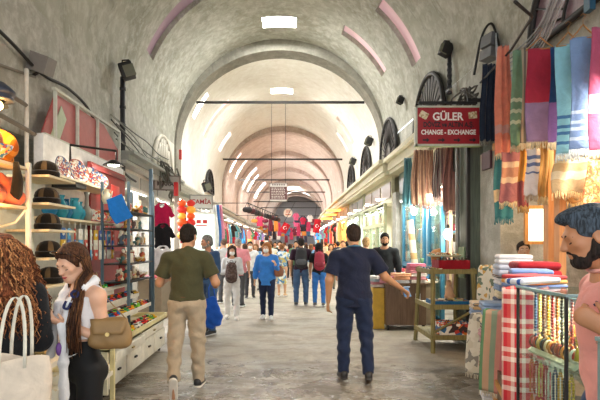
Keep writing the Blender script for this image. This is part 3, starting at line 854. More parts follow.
# ------------------------------------------------------------------ foreground people
# 1 man in olive T-shirt walking away
def gpos(px, py, Y): return (wx(px, Y), Y, 0)
p = Person('p', 'man seen from behind in dark olive T-shirt and beige chinos walking away', gpos(187, 0, 5.15), face_dir(-.05, 1), H=1.76, h=.008, build=1.07,
    arms={'L': ((-.35, .12, -1), (.10, .9, .08)), 'R': ((.40, .05, -1), (-.05, .9, -.15))},
    legs={'R': ((.035, .12, -1), (.02, .05, -1)), 'L': ((-.07, -.02, -1), (.06, -.62, -1)), 'footL': (-.05, .42, -1)}, head=(-.35, .12), skinc='#c08e6c')
p.body(); p.hair('#1c1612', 'short', vol=1.1)
p.top([cloth('#45452f')], sleeve=.72, hem=-.005, loose=1.1, amp=.0035); p.legs([cloth('#a99a84', fold=.3)], loose=1.12, waist=.06, amp=.0045)
p.belt('#6e3b22', .035); p.shoes('#26262a', '#ded8cc'); p.face()
P_GREEN = p
# 2 man in navy polo
p = Person('p', 'man seen from behind in navy polo shirt and dark jeans reaching towards textiles', gpos(354, 0, 5.6), face_dir(0.02, 1), H=1.8, h=.008, build=1.13,
    arms={'L': ((-.28, -.06, -1), (-.04, .18, -1)), 'R': ((.62, .15, -1), (.8, .25, -.55))},
    legs={'L': ((-.05, .05, -1), (-.02, -.02, -1)), 'R': ((.1, -.03, -1), (.03, -.3, -1)), 'footR': (.12, 1, -.28)}, head=(.1, .1), skinc='#b98863',
    hand={'R': dict(curl=.6, n=(0, -.2, -1))})
p.body(); p.hair('#2a1f19', 'short', vol=.9)
p.top([cloth('#1b2136')], sleeve=.75, hem=-.13, loose=1.12, amp=.004, collar=cloth('#3d6f8c')); p.legs([cloth('#1c2740')], loose=1.12, waist=.04, amp=.0045)
p.shoes('#211f1f', '#3a3735'); P_NAVY = p
def wl(rz, x, y, z):
    c, s_ = math.cos(-rz), math.sin(-rz); return (c * x - s_ * y, s_ * x + c * y, z)
# 3 young woman with white sleeveless top, looking at her phone
rz = face_dir(-.62, -.78)
p = Person('p', 'young woman in white sleeveless top and black leggings looking down at her phone', gpos(83, 0, 2.92), rz, H=1.60, h=.006, build=.90, fem=True,
    arms={'L': (wl(rz, .16, .1, -1), wl(rz, -1, -.42, .5)), 'R': (wl(rz, -.1, -.1, -1), wl(rz, -.45, -.6, .5))},
    legs={'L': ((-.06, .06, -1), (0, -.03, -1)), 'R': ((.04, -.03, -1), (.0, -.03, -1))}, head=(.22, .42), skinc='#e0ae90',
    hand={'L': dict(curl=.55, n=(.2, -.6, .8)), 'R': dict(curl=.55, n=(-.3, -.4, .8))})
p.body(); p.face(lips='#b0524c', closed=True, brow='#4a3020')
p.hair('#4a2e1e', 'short', vol=1.3)
p.strands('#4a2e1e', n=520, length=.52, r=.003, wave=.005, wl=.3, cols=['#3a2418', '#5e3c26', '#8a5c38'], width=.09, vol=.012, tmax=.60, seed=5)
b = MB(); g_ = random.Random(8)
for i in range(110):
    o_ = V(g_.uniform(-.022, .022), g_.uniform(-.02, .02), g_.uniform(-.02, .02)); e_ = g_.uniform(.85, 1.1)
    P_ = [p.hp(-.055, .02, .075), p.hp(-.088, -.012, .02), p.hp(-.092, -.02, -.07), p.J['neck'] * .5 + p.J['shL'] * .5 + V(-.005, .06, .065), p.J['shL'] + V(.05, .105, -.06), p.J['shL'] + V(.045, .125, -.17), p.J['shL'] + V(.05, .12, -.30 * e_)]
    b.tube([tuple(q + o_ * (.5 + k * .22) + V(.004 * math.sin(k * 2 + i), .004 * math.cos(k * 1.7 + i), 0)) for k, q in enumerate(P_)], [.004, .004, .004, .004, .0035, .003, .0015], 4, mi=i % 3)
b.build('front_lock', [hairmat('#3a2418'), hairmat('#5e3c26'), hairmat('#7d5434')], p.root)
p.top([cloth('#e6dcdc')], sleeve=.1, hem=.17, loose=1.02, amp=.002, sleeveless=True, name='sleeveless_top', deep=.05)
p.legs([plain('#161617', .7, bump=0, spec=.3)], loose=.96, waist=.15, amp=.0005, name='leggings'); p.shoes('#e8e8e8', '#ffffff')
P_GIRL = p; J = p.J
# swoosh on the leggings
b = MB(); sw = [(0, 0), (.012, -.008), (.03, -.002), (.075, .022), (.03, .006), (.012, .003), (.004, .012)]
b.prism([(x, y) for x, y in sw], .002); o = b.build('swoosh_logo', [plain('#f2f2f2', .6, var=0)], p.root)
o.location = tuple(J['pel'] + V(-.052, .128, .062)); o.rotation_euler = (PI / 2 - .12, 0, PI + .35); o['label'] = 'small white swoosh logo'
# sunglasses on the hair
b = MB()
for q in (-1, 1):
    b.lathe([(.001, -.002), (.026, -.002), (.026, .002), (.001, .002)], tuple(p.hp(q * .032, .075, .098)), 14, rot=tuple(Matrix((p.Rh @ np.array(Euler((PI / 2 - .9, 0, 0)).to_matrix())).tolist()).to_euler()))
    b.tube([tuple(p.hp(q * .06, .07, .098)), tuple(p.hp(q * .09, .03, .06)), tuple(p.hp(q * .092, -.02, .03))], .003, 6)
b.tube([tuple(p.hp(-.01, .085, .1)), tuple(p.hp(.01, .085, .1))], .003, 6)
tag(b.build('sunglasses', [speckle(['#2a1a10', '#6a4526', '#1a100a'], 90, .15, 'tortoiseshell')], None, None), 'tortoiseshell sunglasses pushed up on the brown hair of the young woman', 'sunglasses')
o = bpy.data.objects['sunglasses']; o.location = p.root.location; o.rotation_euler = p.root.rotation_euler
# white jacket/scarf with navy letters hanging round the neck
f = Field(.007)
n0 = J['neck']
for q in (-1, 1):
    pts = [n0 + V(0, -.075, .03), n0 + V(q * .075, -.03, .035), n0 + V(q * .085, .04, .0), n0 + V(q * .06, .115, -.09), n0 + V(q * .055, .15, -.22), n0 + V(q * .062, .15, -.42 if q < 0 else -.34), n0 + V(q * .075, .155, -.66 if q < 0 else -.40)]
    for a_, c_ in zip(pts, pts[1:]): f.cap(a_, c_, .025, .026, .02)
o = f.mesh('knotted_jacket', [cloth('#dedfe6')], p.root, amp=.004, freq=40, zfold=.3); o['label'] = 'pale grey jacket hanging round her neck'
for i, (ch, t, zz) in enumerate((('O', (-.098, .105, -.035), .05), ('U', (-.085, .145, -.10), .05))):
    text('navy_letter', ch, .06, plain('#1c2350', .8, var=0), o, tuple(n0 + V(*t)), (PI / 2 - .35, .3, PI + .6), .004, bold=.004)
# watch and bracelet with purple charm
b = MB(); W = J['wrL'] * .85 + J['elL'] * .15; b.ball(tuple(W), (.031, .031, .018), 10)
tag(b.build('wristwatch', [plain('#e8e0d2', .3)]), 'pale wristwatch on the forearm of the woman in the white top', 'watch'); o = bpy.data.objects['wristwatch']; o.location = p.root.location; o.rotation_euler = p.root.rotation_euler
# phone in her hands
pp = (J['palmL'] + J['palmR']) / 2
t = thing('smartphone', 'dark smartphone held in both hands by the young woman', 'phone', tuple(world(pp + V(0, .035, .015), p.root)), rz)
b = MB(); b.box((0, 0, 0), (.072, .15, .008), rot=(.6, 0, 0), bev=.004); ph = b.build('phone_body', [plain('#b6662e', .4)], t)
b = MB(); b.box((0, 0.0022, .0055), (.064, .138, .0015), rot=(.6, 0, 0)); b.build('screen', [plain('#101418', .1, var=0)], t)
# small purple charm on a wrist loop
b = MB(); w0 = J['wrL'] + V(0, 0, 0); b.tube([tuple(w0 + V(-.0, .03, -.02)), tuple(w0 + V(.01, .045, -.06)), tuple(w0 + V(.0, .05, -.09))], .003, 6, mi=1); b.ball(tuple(w0 + V(0, .05, -.13)), (.02, .016, .038), 10)
o = b.build('wrist_pouch', [plain('#7a4f9a', .5), plain('#e8dccc', .6)]); tag(o, 'small purple and white pouch dangling from the wrist of the young woman', 'pouch'); o.location = p.root.location; o.rotation_euler = p.root.rotation_euler
# tan shoulder bag on her left hip
def soft_bag(name, label, loc, rz, w, hgt, d, mat, strap_pts, strapmat=None, flap=True, cat='bag', strap_r=.009):
    t = thing(name, label, cat, loc, rz)
    f = Field(.009); f.cap((-w / 2 + d / 2, 0, d * .5), (w / 2 - d / 2, 0, d * .5), d * .5, d * .5, .03); f.cap((-w / 2 + d * .7, 0, hgt - d * .3), (w / 2 - d * .7, 0, hgt - d * .3), d * .36, d * .36, .05)
    f.cap((-(w - hgt) * .5, 0, hgt * .48), ((w - hgt) * .5 + .001, 0, hgt * .48), hgt * .48, hgt * .48, .03, sq=((0, 1, 0), hgt / d))
    f.mesh('bag_body', [mat], t, amp=.002, freq=40)
    if flap:
        b = MB(); b.sheet(lambda u, v: Vector(((u - .5) * w * (.86 - .2 * v), -(d * .30 + .03 * math.sin(v * PI * .5)), hgt - v * hgt * .5)), 8, 5, .006); b.build('flap', [mat], t)
        b = MB(); b.cyl((0, -d * .5 - .02, hgt * .52), (0, -d * .5 - .028, hgt * .52), .012); b.build('clasp', [plain('#c9ae72', .3, .8)], t)
    b = MB(); b.tube(strap_pts, strap_r, 6, flat=.4); b.build('strap', [strapmat or mat], t); return t
L = world(J['pel'] + V(-.20, -.10, .03), p.root); S = world(J['shL'], p.root) - L
iv = Matrix.Rotation(-(rz), 3, 'Z'); Sl = iv @ S
soft_bag('shoulder_bag', 'tan leather shoulder bag on the hip of the woman in black leggings', tuple(world(J['pel'] + V(-.20, -.06, .10), p.root)), .12, .25, .175, .09, plain('#8e6f45', .6), [(-.10, 0, .15), (-.11, .04, .27), (-.13, .07, .42), (-.10, .08, .44), (-.04, .04, .3), (.10, 0, .16)])

# 4 woman with curly auburn hair
rz = face_dir(-.55, .83)
p = Person('p', 'woman with long curly auburn hair in black long-sleeved top seen from behind', gpos(1, 0, 2.62), rz, H=1.64, h=.007, build=1.0, fem=True,
    arms={'L': ((-.3, .1, -1), (.1, .95, .15)), 'R': ((.15, .05, -1), (-.35, .9, .1))}, head=(.1, .25), skinc='#d9a585')
p.body(); p.face(); p.hair('#6b3a22', 'long', vol=1.3, amp=.006)
p.strands('#7a4428', n=1000, length=.6, r=.0042, wave=.016, wl=.085, cols=['#4a2818', '#6e4128', '#94603c', '#b98354'], width=.19, vol=.05, tmax=1.25)
p.top([cloth('#17191d')], sleeve=1.95, hem=-.16, loose=1.12, amp=.003, name='long_sleeved_top'); p.legs([cloth('#d6dbe0')], loose=1.05, waist=.05, name='trousers'); p.shoes('#dddddd')
P_CURLY = p
# cream tote bag on her shoulder
t = thing('tote_bag', 'cream canvas tote bag hanging from the shoulder of the curly-haired woman', 'bag', (wx(14, 2.36), 2.36, .52), .08)
b = MB()
def tote(u, v):
    a = u * 2 * PI; r = 1 + .04 * math.sin(5 * a + v * 4); W_ = .17 + .02 * (1 - v); D_ = .045 + .03 * math.sin(v * PI) * (1 if v < .95 else 0)
    return Vector((math.cos(a) * W_ * r + .01 * math.sin(v * 9), math.sin(a) * D_ * r - .0, .52 * v - .02 * math.sin(a * 2) * v))
b.sheet(tote, 32, 10, .004); b.build('bag_body', [cloth('#d9c9b6')], t)
for y, x0, x1 in ((-.05, -.06, .06), (.05, -.05, .05)):
    b = MB(); b.sheet(lambda u, v, y=y, x0=x0, x1=x1: Vector((x0 + .012 + (x1 - x0) * (.5 - .5 * math.cos(u * PI)) * 1 + (v - .5) * .016 , y + (.04 if y < 0 else 0.03) * math.sin(u * PI), .48 + .34 * math.sin(u * PI) ** .75)), 16, 1, .004); b.build('handle', [cloth('#e6dccb')], t)

# 5 man in pink polo behind the glass cases
rz = face_dir(-.93, .30)
p = Person('p', 'bearded man in pink polo shirt standing in profile behind the glass showcases', (1.31, 1.87, 0), rz, H=1.745, h=.006, build=1.08,
    arms={'L': ((-.1, -.5, -1), (.1, .75, .5)), 'R': ((.2, -.25, -1), (.0, .3, -1))}, head=(.02, .28), skinc='#b9805c', lean=(0, .04),
    hand={'L': dict(curl=.9, n=(.9, 0, .2))})
p.body(); p.face(brow='#17120f', closed=True); p.hair('#3b444e', 'quiff', vol=.6, amp=.002); p.beard('#241d1a')
p.top([cloth('#e29a94')], sleeve=.85, hem=-.22, loose=1.1, amp=.003, name='polo_shirt', collar=cloth('#e9a8a0')); p.legs([cloth('#1d3a66')], loose=1.1, waist=.04); p.shoes()
b = MB(); b.prism([(0, 0), (.008, .004), (.006, .014), (.012, .02), (.004, .022), (0, .012), (-.006, .008)], .002)
J = p.J; P_PINK = p
b.build('chest_emblem', [plain('#1c2747', .8, var=0)], p.top_ob if hasattr(p, 'top_ob') else p.root, loc=None); o = bpy.data.objects['chest_emblem']
o.location = tuple(J['chest'] + V(-.115, .095, .07)); o.rotation_euler = (PI / 2, 0, PI + .9)
b = MB(); w0 = J['wrL']; b.tube([tuple(w0 + V(math.cos(a) * .034, math.sin(a) * .012, math.sin(a) * .036)) for a in np.linspace(0, 2 * PI, 15)[:-1]], .006, 6, closed=True)
o = b.build('bracelet', [plain('#2b1f1c', .5)]); tag(o, 'dark beaded bracelet on the wrist of the bearded man in pink', 'bracelet'); o.location = p.root.location; o.rotation_euler = p.root.rotation_euler
# ------------------------------------------------------------------ people further along the street
# 6 grey-haired man in blue shirt
p = Person('p', 'grey-haired man in loose blue shirt and jeans facing the left-hand stalls', gpos(209, 0, 8.5), face_dir(-.75, -.65), H=1.74, h=.012, build=1.12,
    arms={'L': ((-.25, .1, -1), (.15, .8, -.1)), 'R': ((.25, .1, -1), (-.2, .8, .1))}, head=(-.2, .1), skinc='#b98468',
    legs={'L': ((-.1, .1, -1), (0, -.05, -1)), 'R': ((.08, -.05, -1), (0, -.08, -1))})
p.body(); p.hair('#6f6d6b', 'short'); p.beard('#8a8680'); p.face(); p.top([cloth('#2f4a6e')], sleeve=1.6, hem=-.2, loose=1.2, amp=.005); p.legs([cloth('#3d5d84')], loose=1.15, waist=.0); p.shoes('#20242a', '#cccccc')
t = thing('cloth_bag', 'bright blue cloth bag hanging beside the man in the blue shirt', 'bag', (wx(212, 8.0), 8.0, .22), .3)
f = Field(.014); f.cap((0, 0, .12), (-.0, 0, .42), .15, .09, .03, sq=((0, 1, 0), 2.2)); f.cap((.1, 0, .14), (-.06, 0, .4), .08, .06, .05, sq=((0, 1, 0), 1.6)); f.mesh('bag_body', [cloth('#1d55b8')], t, amp=.008, freq=20, zfold=.6)
b = MB(); b.tube([(-.05, 0, .48), (-.04, .1, .64), (-.0, .16, .72), (.04, .1, .64), (.05, 0, .48)], .01, 6); b.build('handle', [cloth('#1d55b8')], t)
# light blue board in hand of olive man
t = thing('paper_pad', 'small white paper pad held by the man in the olive T-shirt', 'pad', tuple(world(P_GREEN.J['palmL'] + V(-.0, .06, .06), P_GREEN.root)), .2)
b = MB(); b.box((0, 0, 0), (.09, .12, .015), rot=(1.0, 0, 0)); b.build('paper', [plain('#e6e2d8', .8)], t); b = MB(); b.box((0, -.0, .06), (.09, .012, .02), rot=(1, 0, 0)); b.build('binding', [plain('#b9875c', .7)], t)
o = dup(t, tuple(world(P_NAVY.J['palmR'] + V(.05, .07, .0), P_NAVY.root)), .4, 'pale blue folded card in the outstretched hand of the man in navy', cat='card')
o.name = 'folded_card'; recolor(o.children[0], 0, plain('#a9c4e0', .8)); recolor(o.children[1], 0, plain('#6f9fd0', .8)); 
for c_ in o.children: c_.scale = (1, 1, 1)

def backpack(label, loc, rz, mat, sc=1.0, mat2=None, front=False):
    t = thing('backpack', label, 'backpack', loc, rz); f = Field(.014)
    f.cap((0, 0, .10), (0, 0, .34), .15, .13, .03, sq=((0, 1, 0), 1.9)); f.mesh('bag_body', [mat], t, amp=.003, freq=30)
    f = Field(.014); f.cap((-.06, -.07, .12), (.06, -.07, .12), .07, .07, .02, sq=((0, 1, 0), 1.6)); f.mesh('front_pocket', [mat2 or mat], t)
    for q in (-1, 1):
        b = MB(); b.tube([(q * .07, .06, .40), (q * .1, .12, .48), (q * .11, .22, .47), (q * .12, .29, .36), (q * .12, .27, .2), (q * .1, .1, .08)], .014, 6, flat=.4); b.build('shoulder_strap', [mat2 or mat], t)
    b = MB(); b.tube([(-.04, .02, .46), (-.03, .02, .5), (.03, .02, .5), (.04, .02, .46)], .008, 6); b.build('grab_handle', [mat2 or mat], t)
    t.scale = (sc,) * 3; return t
# 7 masked woman with dark hood of hair and backpack worn in front
rz = face_dir(.05, -1)
p = Person('p', 'woman in white face mask and white trousers carrying a brown backpack in front', gpos(232, 0, 10.2), rz, H=1.56, h=.013, fem=True,
    arms={'L': ((-.2, .1, -1), (.75, .55, .1)), 'R': ((.2, .1, -1), (-.75, .55, .1))}, legs={'L': ((-.05, .18, -1), (0, -.02, -1)), 'R': ((.05, -.1, -1), (0, -.25, -1))}, head=(.1, .05), skinc='#d2a182')
p.body(); p.face(); p.mask(); p.hair('#3a281e', 'long', vol=1.2); p.top([cloth('#d8dadb')], sleeve=1.7, hem=-.1, loose=1.08); p.legs([cloth('#dcdad6')], loose=1.12, waist=.02); p.shoes('#d6cfc6')
q_ = world(p.J['chest'] + V(0, .21, -.33), p.root); backpack('dark brown patterned backpack worn on the chest of the masked woman', tuple(q_), rz + PI, speckle(['#4a3a36', '#6b5a55', '#57433c'], 30, .8), .86)
# 8 woman in blue jumper
rz = face_dir(-.1, -1)
p = Person('p', 'woman in bright blue jumper and white face mask walking towards the camera', gpos(267, 0, 10.2), rz, H=1.62, h=.013, fem=True, build=1.1,
    arms={'R': ((.3, .02, -1), (.08, .12, -1)), 'L': ((-.25, .1, -1), (.1, .7, .5))}, legs={'L': ((-.02, .12, -1), (0, -.02, -1)), 'R': ((.02, -.08, -1), (0, -.15, -1))}, head=(-.15, .05), skinc='#d6a788')
p.body(); p.face(); p.mask(); p.hair('#9a6238', 'bob', vol=1.25); p.top([cloth('#3a7fd0')], sleeve=1.85, hem=-.18, loose=1.15, name='jumper'); p.legs([cloth('#212b47')], loose=1.05, waist=.0); p.shoes('#e2e2e2')
soft_bag('shoulder_bag', 'brown leather shoulder bag beside the woman in the blue jumper', tuple(world(p.J['pel'] + V(-.26, .03, .02), p.root)), .5, .2, .22, .10, plain('#7b4a2c', .5), [(-.08, 0, .2), (-.08, .03, .35), (-.03, .05, .5), (.04, .04, .35), (.08, 0, .2)], flap=False)
# 9 couple seen from behind
p = Person('p', 'man with black backpack seen from behind beside a woman with red backpack', gpos(301, 0, 12.4), face_dir(.02, 1), H=1.74, h=.014, build=1.05,
    arms={'L': ((-.2, .0, -1), (-.05, .15, -1)), 'R': ((.25, .1, -1), (.0, .7, -.3))}, legs={'L': ((-.08, .05, -1), (0, -.1, -1)), 'R': ((.08, .08, -1), (0, -.05, -1))}, skinc='#b58463')
p.body(); p.hair('#241c18', 'short'); p.top([cloth('#33202f')], sleeve=.75, hem=-.1, loose=1.12); p.legs([cloth('#3f5878')], loose=1.1, waist=.02); p.shoes('#2a2c30', '#bbbbbb')
backpack('black and grey backpack on the man in dark T-shirt', (p.root.location.x, 12.4 - .19, 1.02), 0, plain('#26262a', .7), 1.05, plain('#4c4e52', .7))
p = Person('p', 'dark-haired woman with red backpack and blue jeans seen from behind', gpos(319, 0, 12.3), face_dir(.0, 1), H=1.62, h=.014, fem=True, build=1.08,
    arms={'L': ((-.2, .0, -1), (-.05, .15, -1)), 'R': ((.25, .1, -1), (.0, .7, .2))}, legs={'L': ((-.05, .08, -1), (0, -.1, -1)), 'R': ((.05, -.02, -1), (0, -.2, -1))}, skinc='#c08e6e')
p.body(); p.hair('#191514', 'bob', vol=1.25); p.top([cloth('#19191c')], sleeve=.7, hem=-.08, loose=1.1); p.legs([cloth('#2f66a8')], loose=1.03, waist=.02); p.shoes('#55575a', '#dddddd')
backpack('crimson red backpack on the dark-haired woman', (p.root.location.x, 12.3 - .18, .97), 0, plain('#8e1c34', .6), .95, plain('#7a162b', .6))
# 10 man in dark jacket by the textile cabinet, 11 fair-haired man
p = Person('p', 'dark-bearded man in black jacket standing behind the brown textile cabinet', gpos(385, 0, 9.55), face_dir(-.4, -1), H=1.80, h=.012, skinc='#b98968', head=(.2, .1))
p.body(); p.hair('#17130f', 'short'); p.beard('#1a1512'); p.face(); p.top([cloth('#1b2125')], sleeve=1.9, hem=-.15, loose=1.2, name='jacket'); p.legs([cloth('#22242a')]); p.shoes()
p = Person('p', 'fair-haired person in pale shirt mostly hidden behind the man in navy', gpos(366, 0, 10.3), face_dir(.3, 1), H=1.72, h=.015, skinc='#d0a184')
p.body(); p.hair('#a5855c', 'short'); p.top([cloth('#c5d0d2')], sleeve=.8, hem=-.1, loose=1.1); p.legs([cloth('#6b6a62')]); p.shoes()
# 12.. others deeper in the crowd
p = Person('p', 'grey-haired man in pink shirt walking away beyond the masked woman', gpos(238, 0, 12.2), face_dir(.1, 1), H=1.72, h=.016, build=1.2, skinc='#c08f74')
p.body(); p.hair('#8b8078', 'short', vol=.8); p.top([cloth('#d98d93')], sleeve=.8, hem=-.15, loose=1.2); p.legs([cloth('#4a4b4e')]); p.shoes()
p = Person('p', 'balding man in pale grey shirt behind the left-hand stall front', gpos(224, 0, 13.0), face_dir(-.5, .8), H=1.72, h=.016, build=1.1, skinc='#c08f74')
p.body(); p.hair('#5d4a3e', 'bald', vol=.5); p.top([cloth('#b9bdbc')], sleeve=.8, hem=-.15, loose=1.15); p.legs([cloth('#54565a')]); p.shoes()
p = Person('p', 'person in plain white T-shirt and white mask beyond the woman in blue', gpos(250, 0, 14.2), face_dir(.1, -1), H=1.66, h=.016, skinc='#b98968')
p.body(); p.face(); p.mask(); p.hair('#241c18', 'short'); p.top([cloth('#e4e4e2')], sleeve=.8, hem=-.12, loose=1.15); p.legs([cloth('#45464c')]); p.shoes()
p = Person('p', 'woman in blue and white flowered dress with her hair tied up', gpos(282, 0, 14.6), face_dir(.2, 1), H=1.60, h=.016, fem=True, build=1.1, skinc='#d0a080', arms={'R': ((.3, .1, -1), (.1, .9, .3))})
p.body(); p.hair('#7b5232', 'bun'); p.top([speckle(['#dfe6e6', '#7fa9c8', '#e9ead9', '#c9b870', '#5f8fb8'], 14, .9, 'flowered_fabric')], sleeve=.7, hem=-.55, loose=1.15, name='dress'); p.shoes('#caa27c')
PROTO = []
outs = [('#2a2d33', '#3c4a63', '#241c18', 'short', 'dark T-shirt'), ('#b5433f', '#30343c', '#3a281e', 'long', 'red top'), ('#d9d4c9', '#5b6f8c', '#5b3d28', 'short', 'cream shirt'),
        ('#e0a070', '#8d8676', '#3a281e', 'bob', 'orange top'), ('#506f4f', '#2f2f36', '#191514', 'short', 'green shirt'), ('#6a8fb5', '#d0ccc2', '#6b4a30', 'long', 'light blue top')]
for i, (tc, bc, hc, hs, nm) in enumerate(outs):
    p = Person('p', 'far', (0, 0, 0), 0, H=1.7 if hs == 'short' else 1.6, h=.022, fem=hs != 'short', build=1.05, skinc='#c4936f', arms={'L': ((-.25, .05, -1), (.1, .5, -.8)), 'R': ((.22, -.1, -1), (0, .2, -1))},
               legs={'L': ((-.02, .2, -1), (0, -.05, -1)), 'R': ((.03, -.15, -1), (0, -.3, -1))})
    p.body(); p.hair(hc, hs); p.top([cloth(tc)], sleeve=.8, hem=-.1, loose=1.15); p.legs([cloth(bc)], loose=1.1, waist=.02); p.shoes('#333333')
    PROTO.append((p.root, nm))
far = [(270, 16, 2, 1, 'beyond the woman in the blue jumper'), (296, 17.5, 4, 0, 'just beyond the man with black backpack'), (331, 17, 3, 0, 'to the right beyond the red backpack'), (262, 19, 0, 1, 'between the blue jumper and the white T-shirt'),
       (311, 20, 5, 1, 'between the couple with backpacks'), (290, 22, 1, 1, 'left of the couple, far down the street'), (338, 21.5, 0, 1, 'near the right-hand stalls, far down the street'), (275, 25, 4, 0, 'far down the street below the red flag'), (326, 26, 2, 1, 'far down the street, right of centre'),
       (300, 28, 3, 0, 'far down the street in the middle'), (285, 31, 2, 1, 'at the far crowd, left of middle'), (312, 34, 1, 0, 'at the far crowd, middle'), (296, 38, 0, 1, 'in the farthest part of the crowd, left'), (320, 40, 5, 0, 'in the farthest part of the crowd, right'), (304, 45, 4, 1, 'at the very end of the street'),
       (256, 16.5, 5, 0, 'by the left-hand stalls behind the white T-shirt'), (343, 15.5, 2, 0, 'by the right-hand stalls next to the orange stall')]
far += [(px, Y, i, bk, w) for px, Y, i, bk, w in (
  (266, 21, 3, 1, 'next to the far left stalls under the overhead bags'), (280, 19.5, 0, 0, 'just left of the flowered dress'), (306, 24, 3, 1, 'above the gap between the couple'), (334, 24, 1, 0, 'beside the far right stalls under the orange panels'),
  (272, 29, 3, 1, 'in the left half of the far crowd, tallest group'), (292, 33, 5, 0, 'in the far crowd below the round sign'), (306, 37, 2, 1, 'in the far crowd between the two flags'), (322, 31, 4, 1, 'in the far crowd below the right flag'),
  (284, 42, 0, 0, 'far behind the red flag on the left'), (314, 48, 1, 1, 'far behind the right flag'), (330, 36, 3, 0, 'in the far crowd near the right edge'), (278, 35, 2, 1, 'in the far crowd near the left edge'), (347, 19, 4, 1, 'at the right-hand counters beyond the man in navy'), (245, 18, 1, 1, 'at the left-hand counters beyond the white T-shirt'))]
used = set()
for (px, Y, i, back, where) in far:
    r, nm = PROTO[i]; lab = 'distant person in %s %s' % (nm, where); rz = (0.1 if back else PI - .1)
    x = wx(px, Y)
    if i not in used: used.add(i); r.location = (x, Y, 0); r.rotation_euler = (0, 0, rz); r['label'] = lab; r['group'] = 'distant crowd'
    else: dup(r, (x, Y, 0), rz, lab, 'distant crowd')
# ------------------------------------------------------------------ goods: one of each kind, copied afterwards
ORD = ['first', 'second', 'third', 'fourth', 'fifth', 'sixth', 'seventh', 'eighth', 'ninth', 'tenth', 'eleventh', 'twelfth', 'thirteenth', 'fourteenth', 'fifteenth', 'sixteenth', 'seventeenth', 'eighteenth', 'nineteenth', 'twentieth']
class Kind:
    """builds a thing once, then copies it"""
    def __init__(s, make): s.make = make; s.src = None
    def put(s, loc, label, rz=0, group=None, scale=None, recol=None, cat=None, rot=None, name=None):
        if s.src is None:
            s.src = o = s.make(); o.location = loc; o.rotation_euler = rot or (0, 0, rz)
            if scale is not None: o.scale = scale if not isinstance(scale, (int, float)) else (scale,) * 3
            o['label'] = label
            if group: o['group'] = group
            if cat: o['category'] = cat
            s.sc0 = True
        else:
            o = dup(s.src, loc, rot or rz, label, group, scale if scale is not None else 1, cat)
            if not group and 'group' in o: del o['group']
        if name: o.name = name
        if recol:
            for part, slot, m in recol:
                for c in ([o] + list(o.children)):
                    if (part == '' and c is o) or (part and c.name.startswith(part)): recolor(c, slot, m)
        return o
def fold_stack_mesh(w, d, h, layers=2):
    b = MB()
    for i in range(layers):
        z = h / layers * (i + .5); b.box((0, .004 * (i % 2), z), (w - .006 * (i % 2), d - .01 * (i % 2), h / layers * 1.02), bev=h / layers * .48)
    return b
K_fold = Kind(lambda: tag(fold_stack_mesh(.34, .26, .05).build('folded_towel', [cloth('#cccccc')]), 'x', 'towel'))
def mk_cap():
    t = thing('knitted_cap', 'x', 'hat'); b = MB()
    b.lathe([(.118, .0), (.124, .015), (.126, .045), (.118, .062), (.112, .05), (.11, .01)], n=28); b.build('brim', [cloth('#0e0d0b')], t)
    b = MB(); b.lathe([(.112, .05), (.115, .08), (.105, .115), (.08, .145), (.04, .162), (.001, .166)], n=28)
    b.m = [(1 if (j // 2) % 3 == 1 else 0) for _ in range(5) for j in range(28)] + [0, 0]
    b.build('crown', [cloth('#15120e'), cloth('#5a4c36')], t); return t
K_cap = Kind(mk_cap)
def mk_plate():
    t = thing('ceramic_plate', 'x', 'plate')
    b = MB(); b.lathe([(.001, -.012), (.07, -.012), (.14, .004), (.15, .012), (.148, .016), (.09, .0), (.001, -.004)], n=32); b.build('rim', [speckle(['#d8c8b8', '#a3483c', '#3f5f94', '#e4ded2', '#c07a55', '#e8e2d8'], 45, .3)], t)
    b = MB()
    for k in range(8):
        a = k * PI / 4; b.ball((math.cos(a) * .05, math.sin(a) * .05, -.002), (.022, .012, .003), 8, rot=(0, 0, a))
    b.ball((0, 0, -.002), (.02, .02, .004), 10); b.build('painted_flower', [plain('#a3343a', .3)], t)
    b = MB(); b.tube([(math.cos(a) * .146, math.sin(a) * .146, .0135) for a in np.linspace(0, 2 * PI, 33)[:-1]], .0045, 6, closed=True); b.build('painted_border', [plain('#35507e', .3)], t); return t
K_plate = Kind(mk_plate)
def mk_jug():
    t = thing('ceramic_jug', 'x', 'jug'); b = MB()
    b.lathe([(.001, 0), (.05, 0), (.055, .01), (.085, .07), (.08, .12), (.045, .17), (.035, .2), (.045, .235), (.05, .24), (.04, .235), (.03, .2), (.03, .1), (.001, .02)], n=24); b.build('jug_body', [plain('#1f7f96', .2)], t)
    b = MB(); b.tube([(0, .042, .22), (0, .085, .22), (0, .105, .18), (0, .095, .13), (0, .075, .1)], .009, 8); b.build('handle', [plain('#1f7f96', .2)], t)
    b = MB(); b.tube([(0, -.06, .1), (0, -.1, .15), (0, -.115, .21)], [.016, .012, .008], 8); b.build('spout', [plain('#1f7f96', .2)], t); return t
K_jug = Kind(mk_jug)
K_vase = Kind(lambda: tag(MB().lathe([(.001, 0), (.04, 0), (.06, .05), (.055, .1), (.022, .16), (.018, .25), (.03, .3), (.024, .3), (.014, .25), (.001, .2)], n=20).build('ceramic_vase', [plain('#2a93a5', .2)]), 'x', 'vase'))
def car_mesh():
    b = MB(); b.box((0, 0, .022), (.045, .1, .024), bev=.008); b.box((0, .004, .043), (.038, .052, .022), bev=.009, mi=0); b.box((0, .004, .044), (.039, .046, .012), mi=1)
    for x in (-.022, .022):
        for y in (-.03, .03): b.cyl((x - .006, y, .012), (x + .006, y, .012), .012, n=10, mi=2)
    return b
K_car = Kind(lambda: tag(car_mesh().build('toy_car', [plain('#c22a22', .25), plain('#20262c', .15, var=0), M_dark]), 'x', 'toy'))
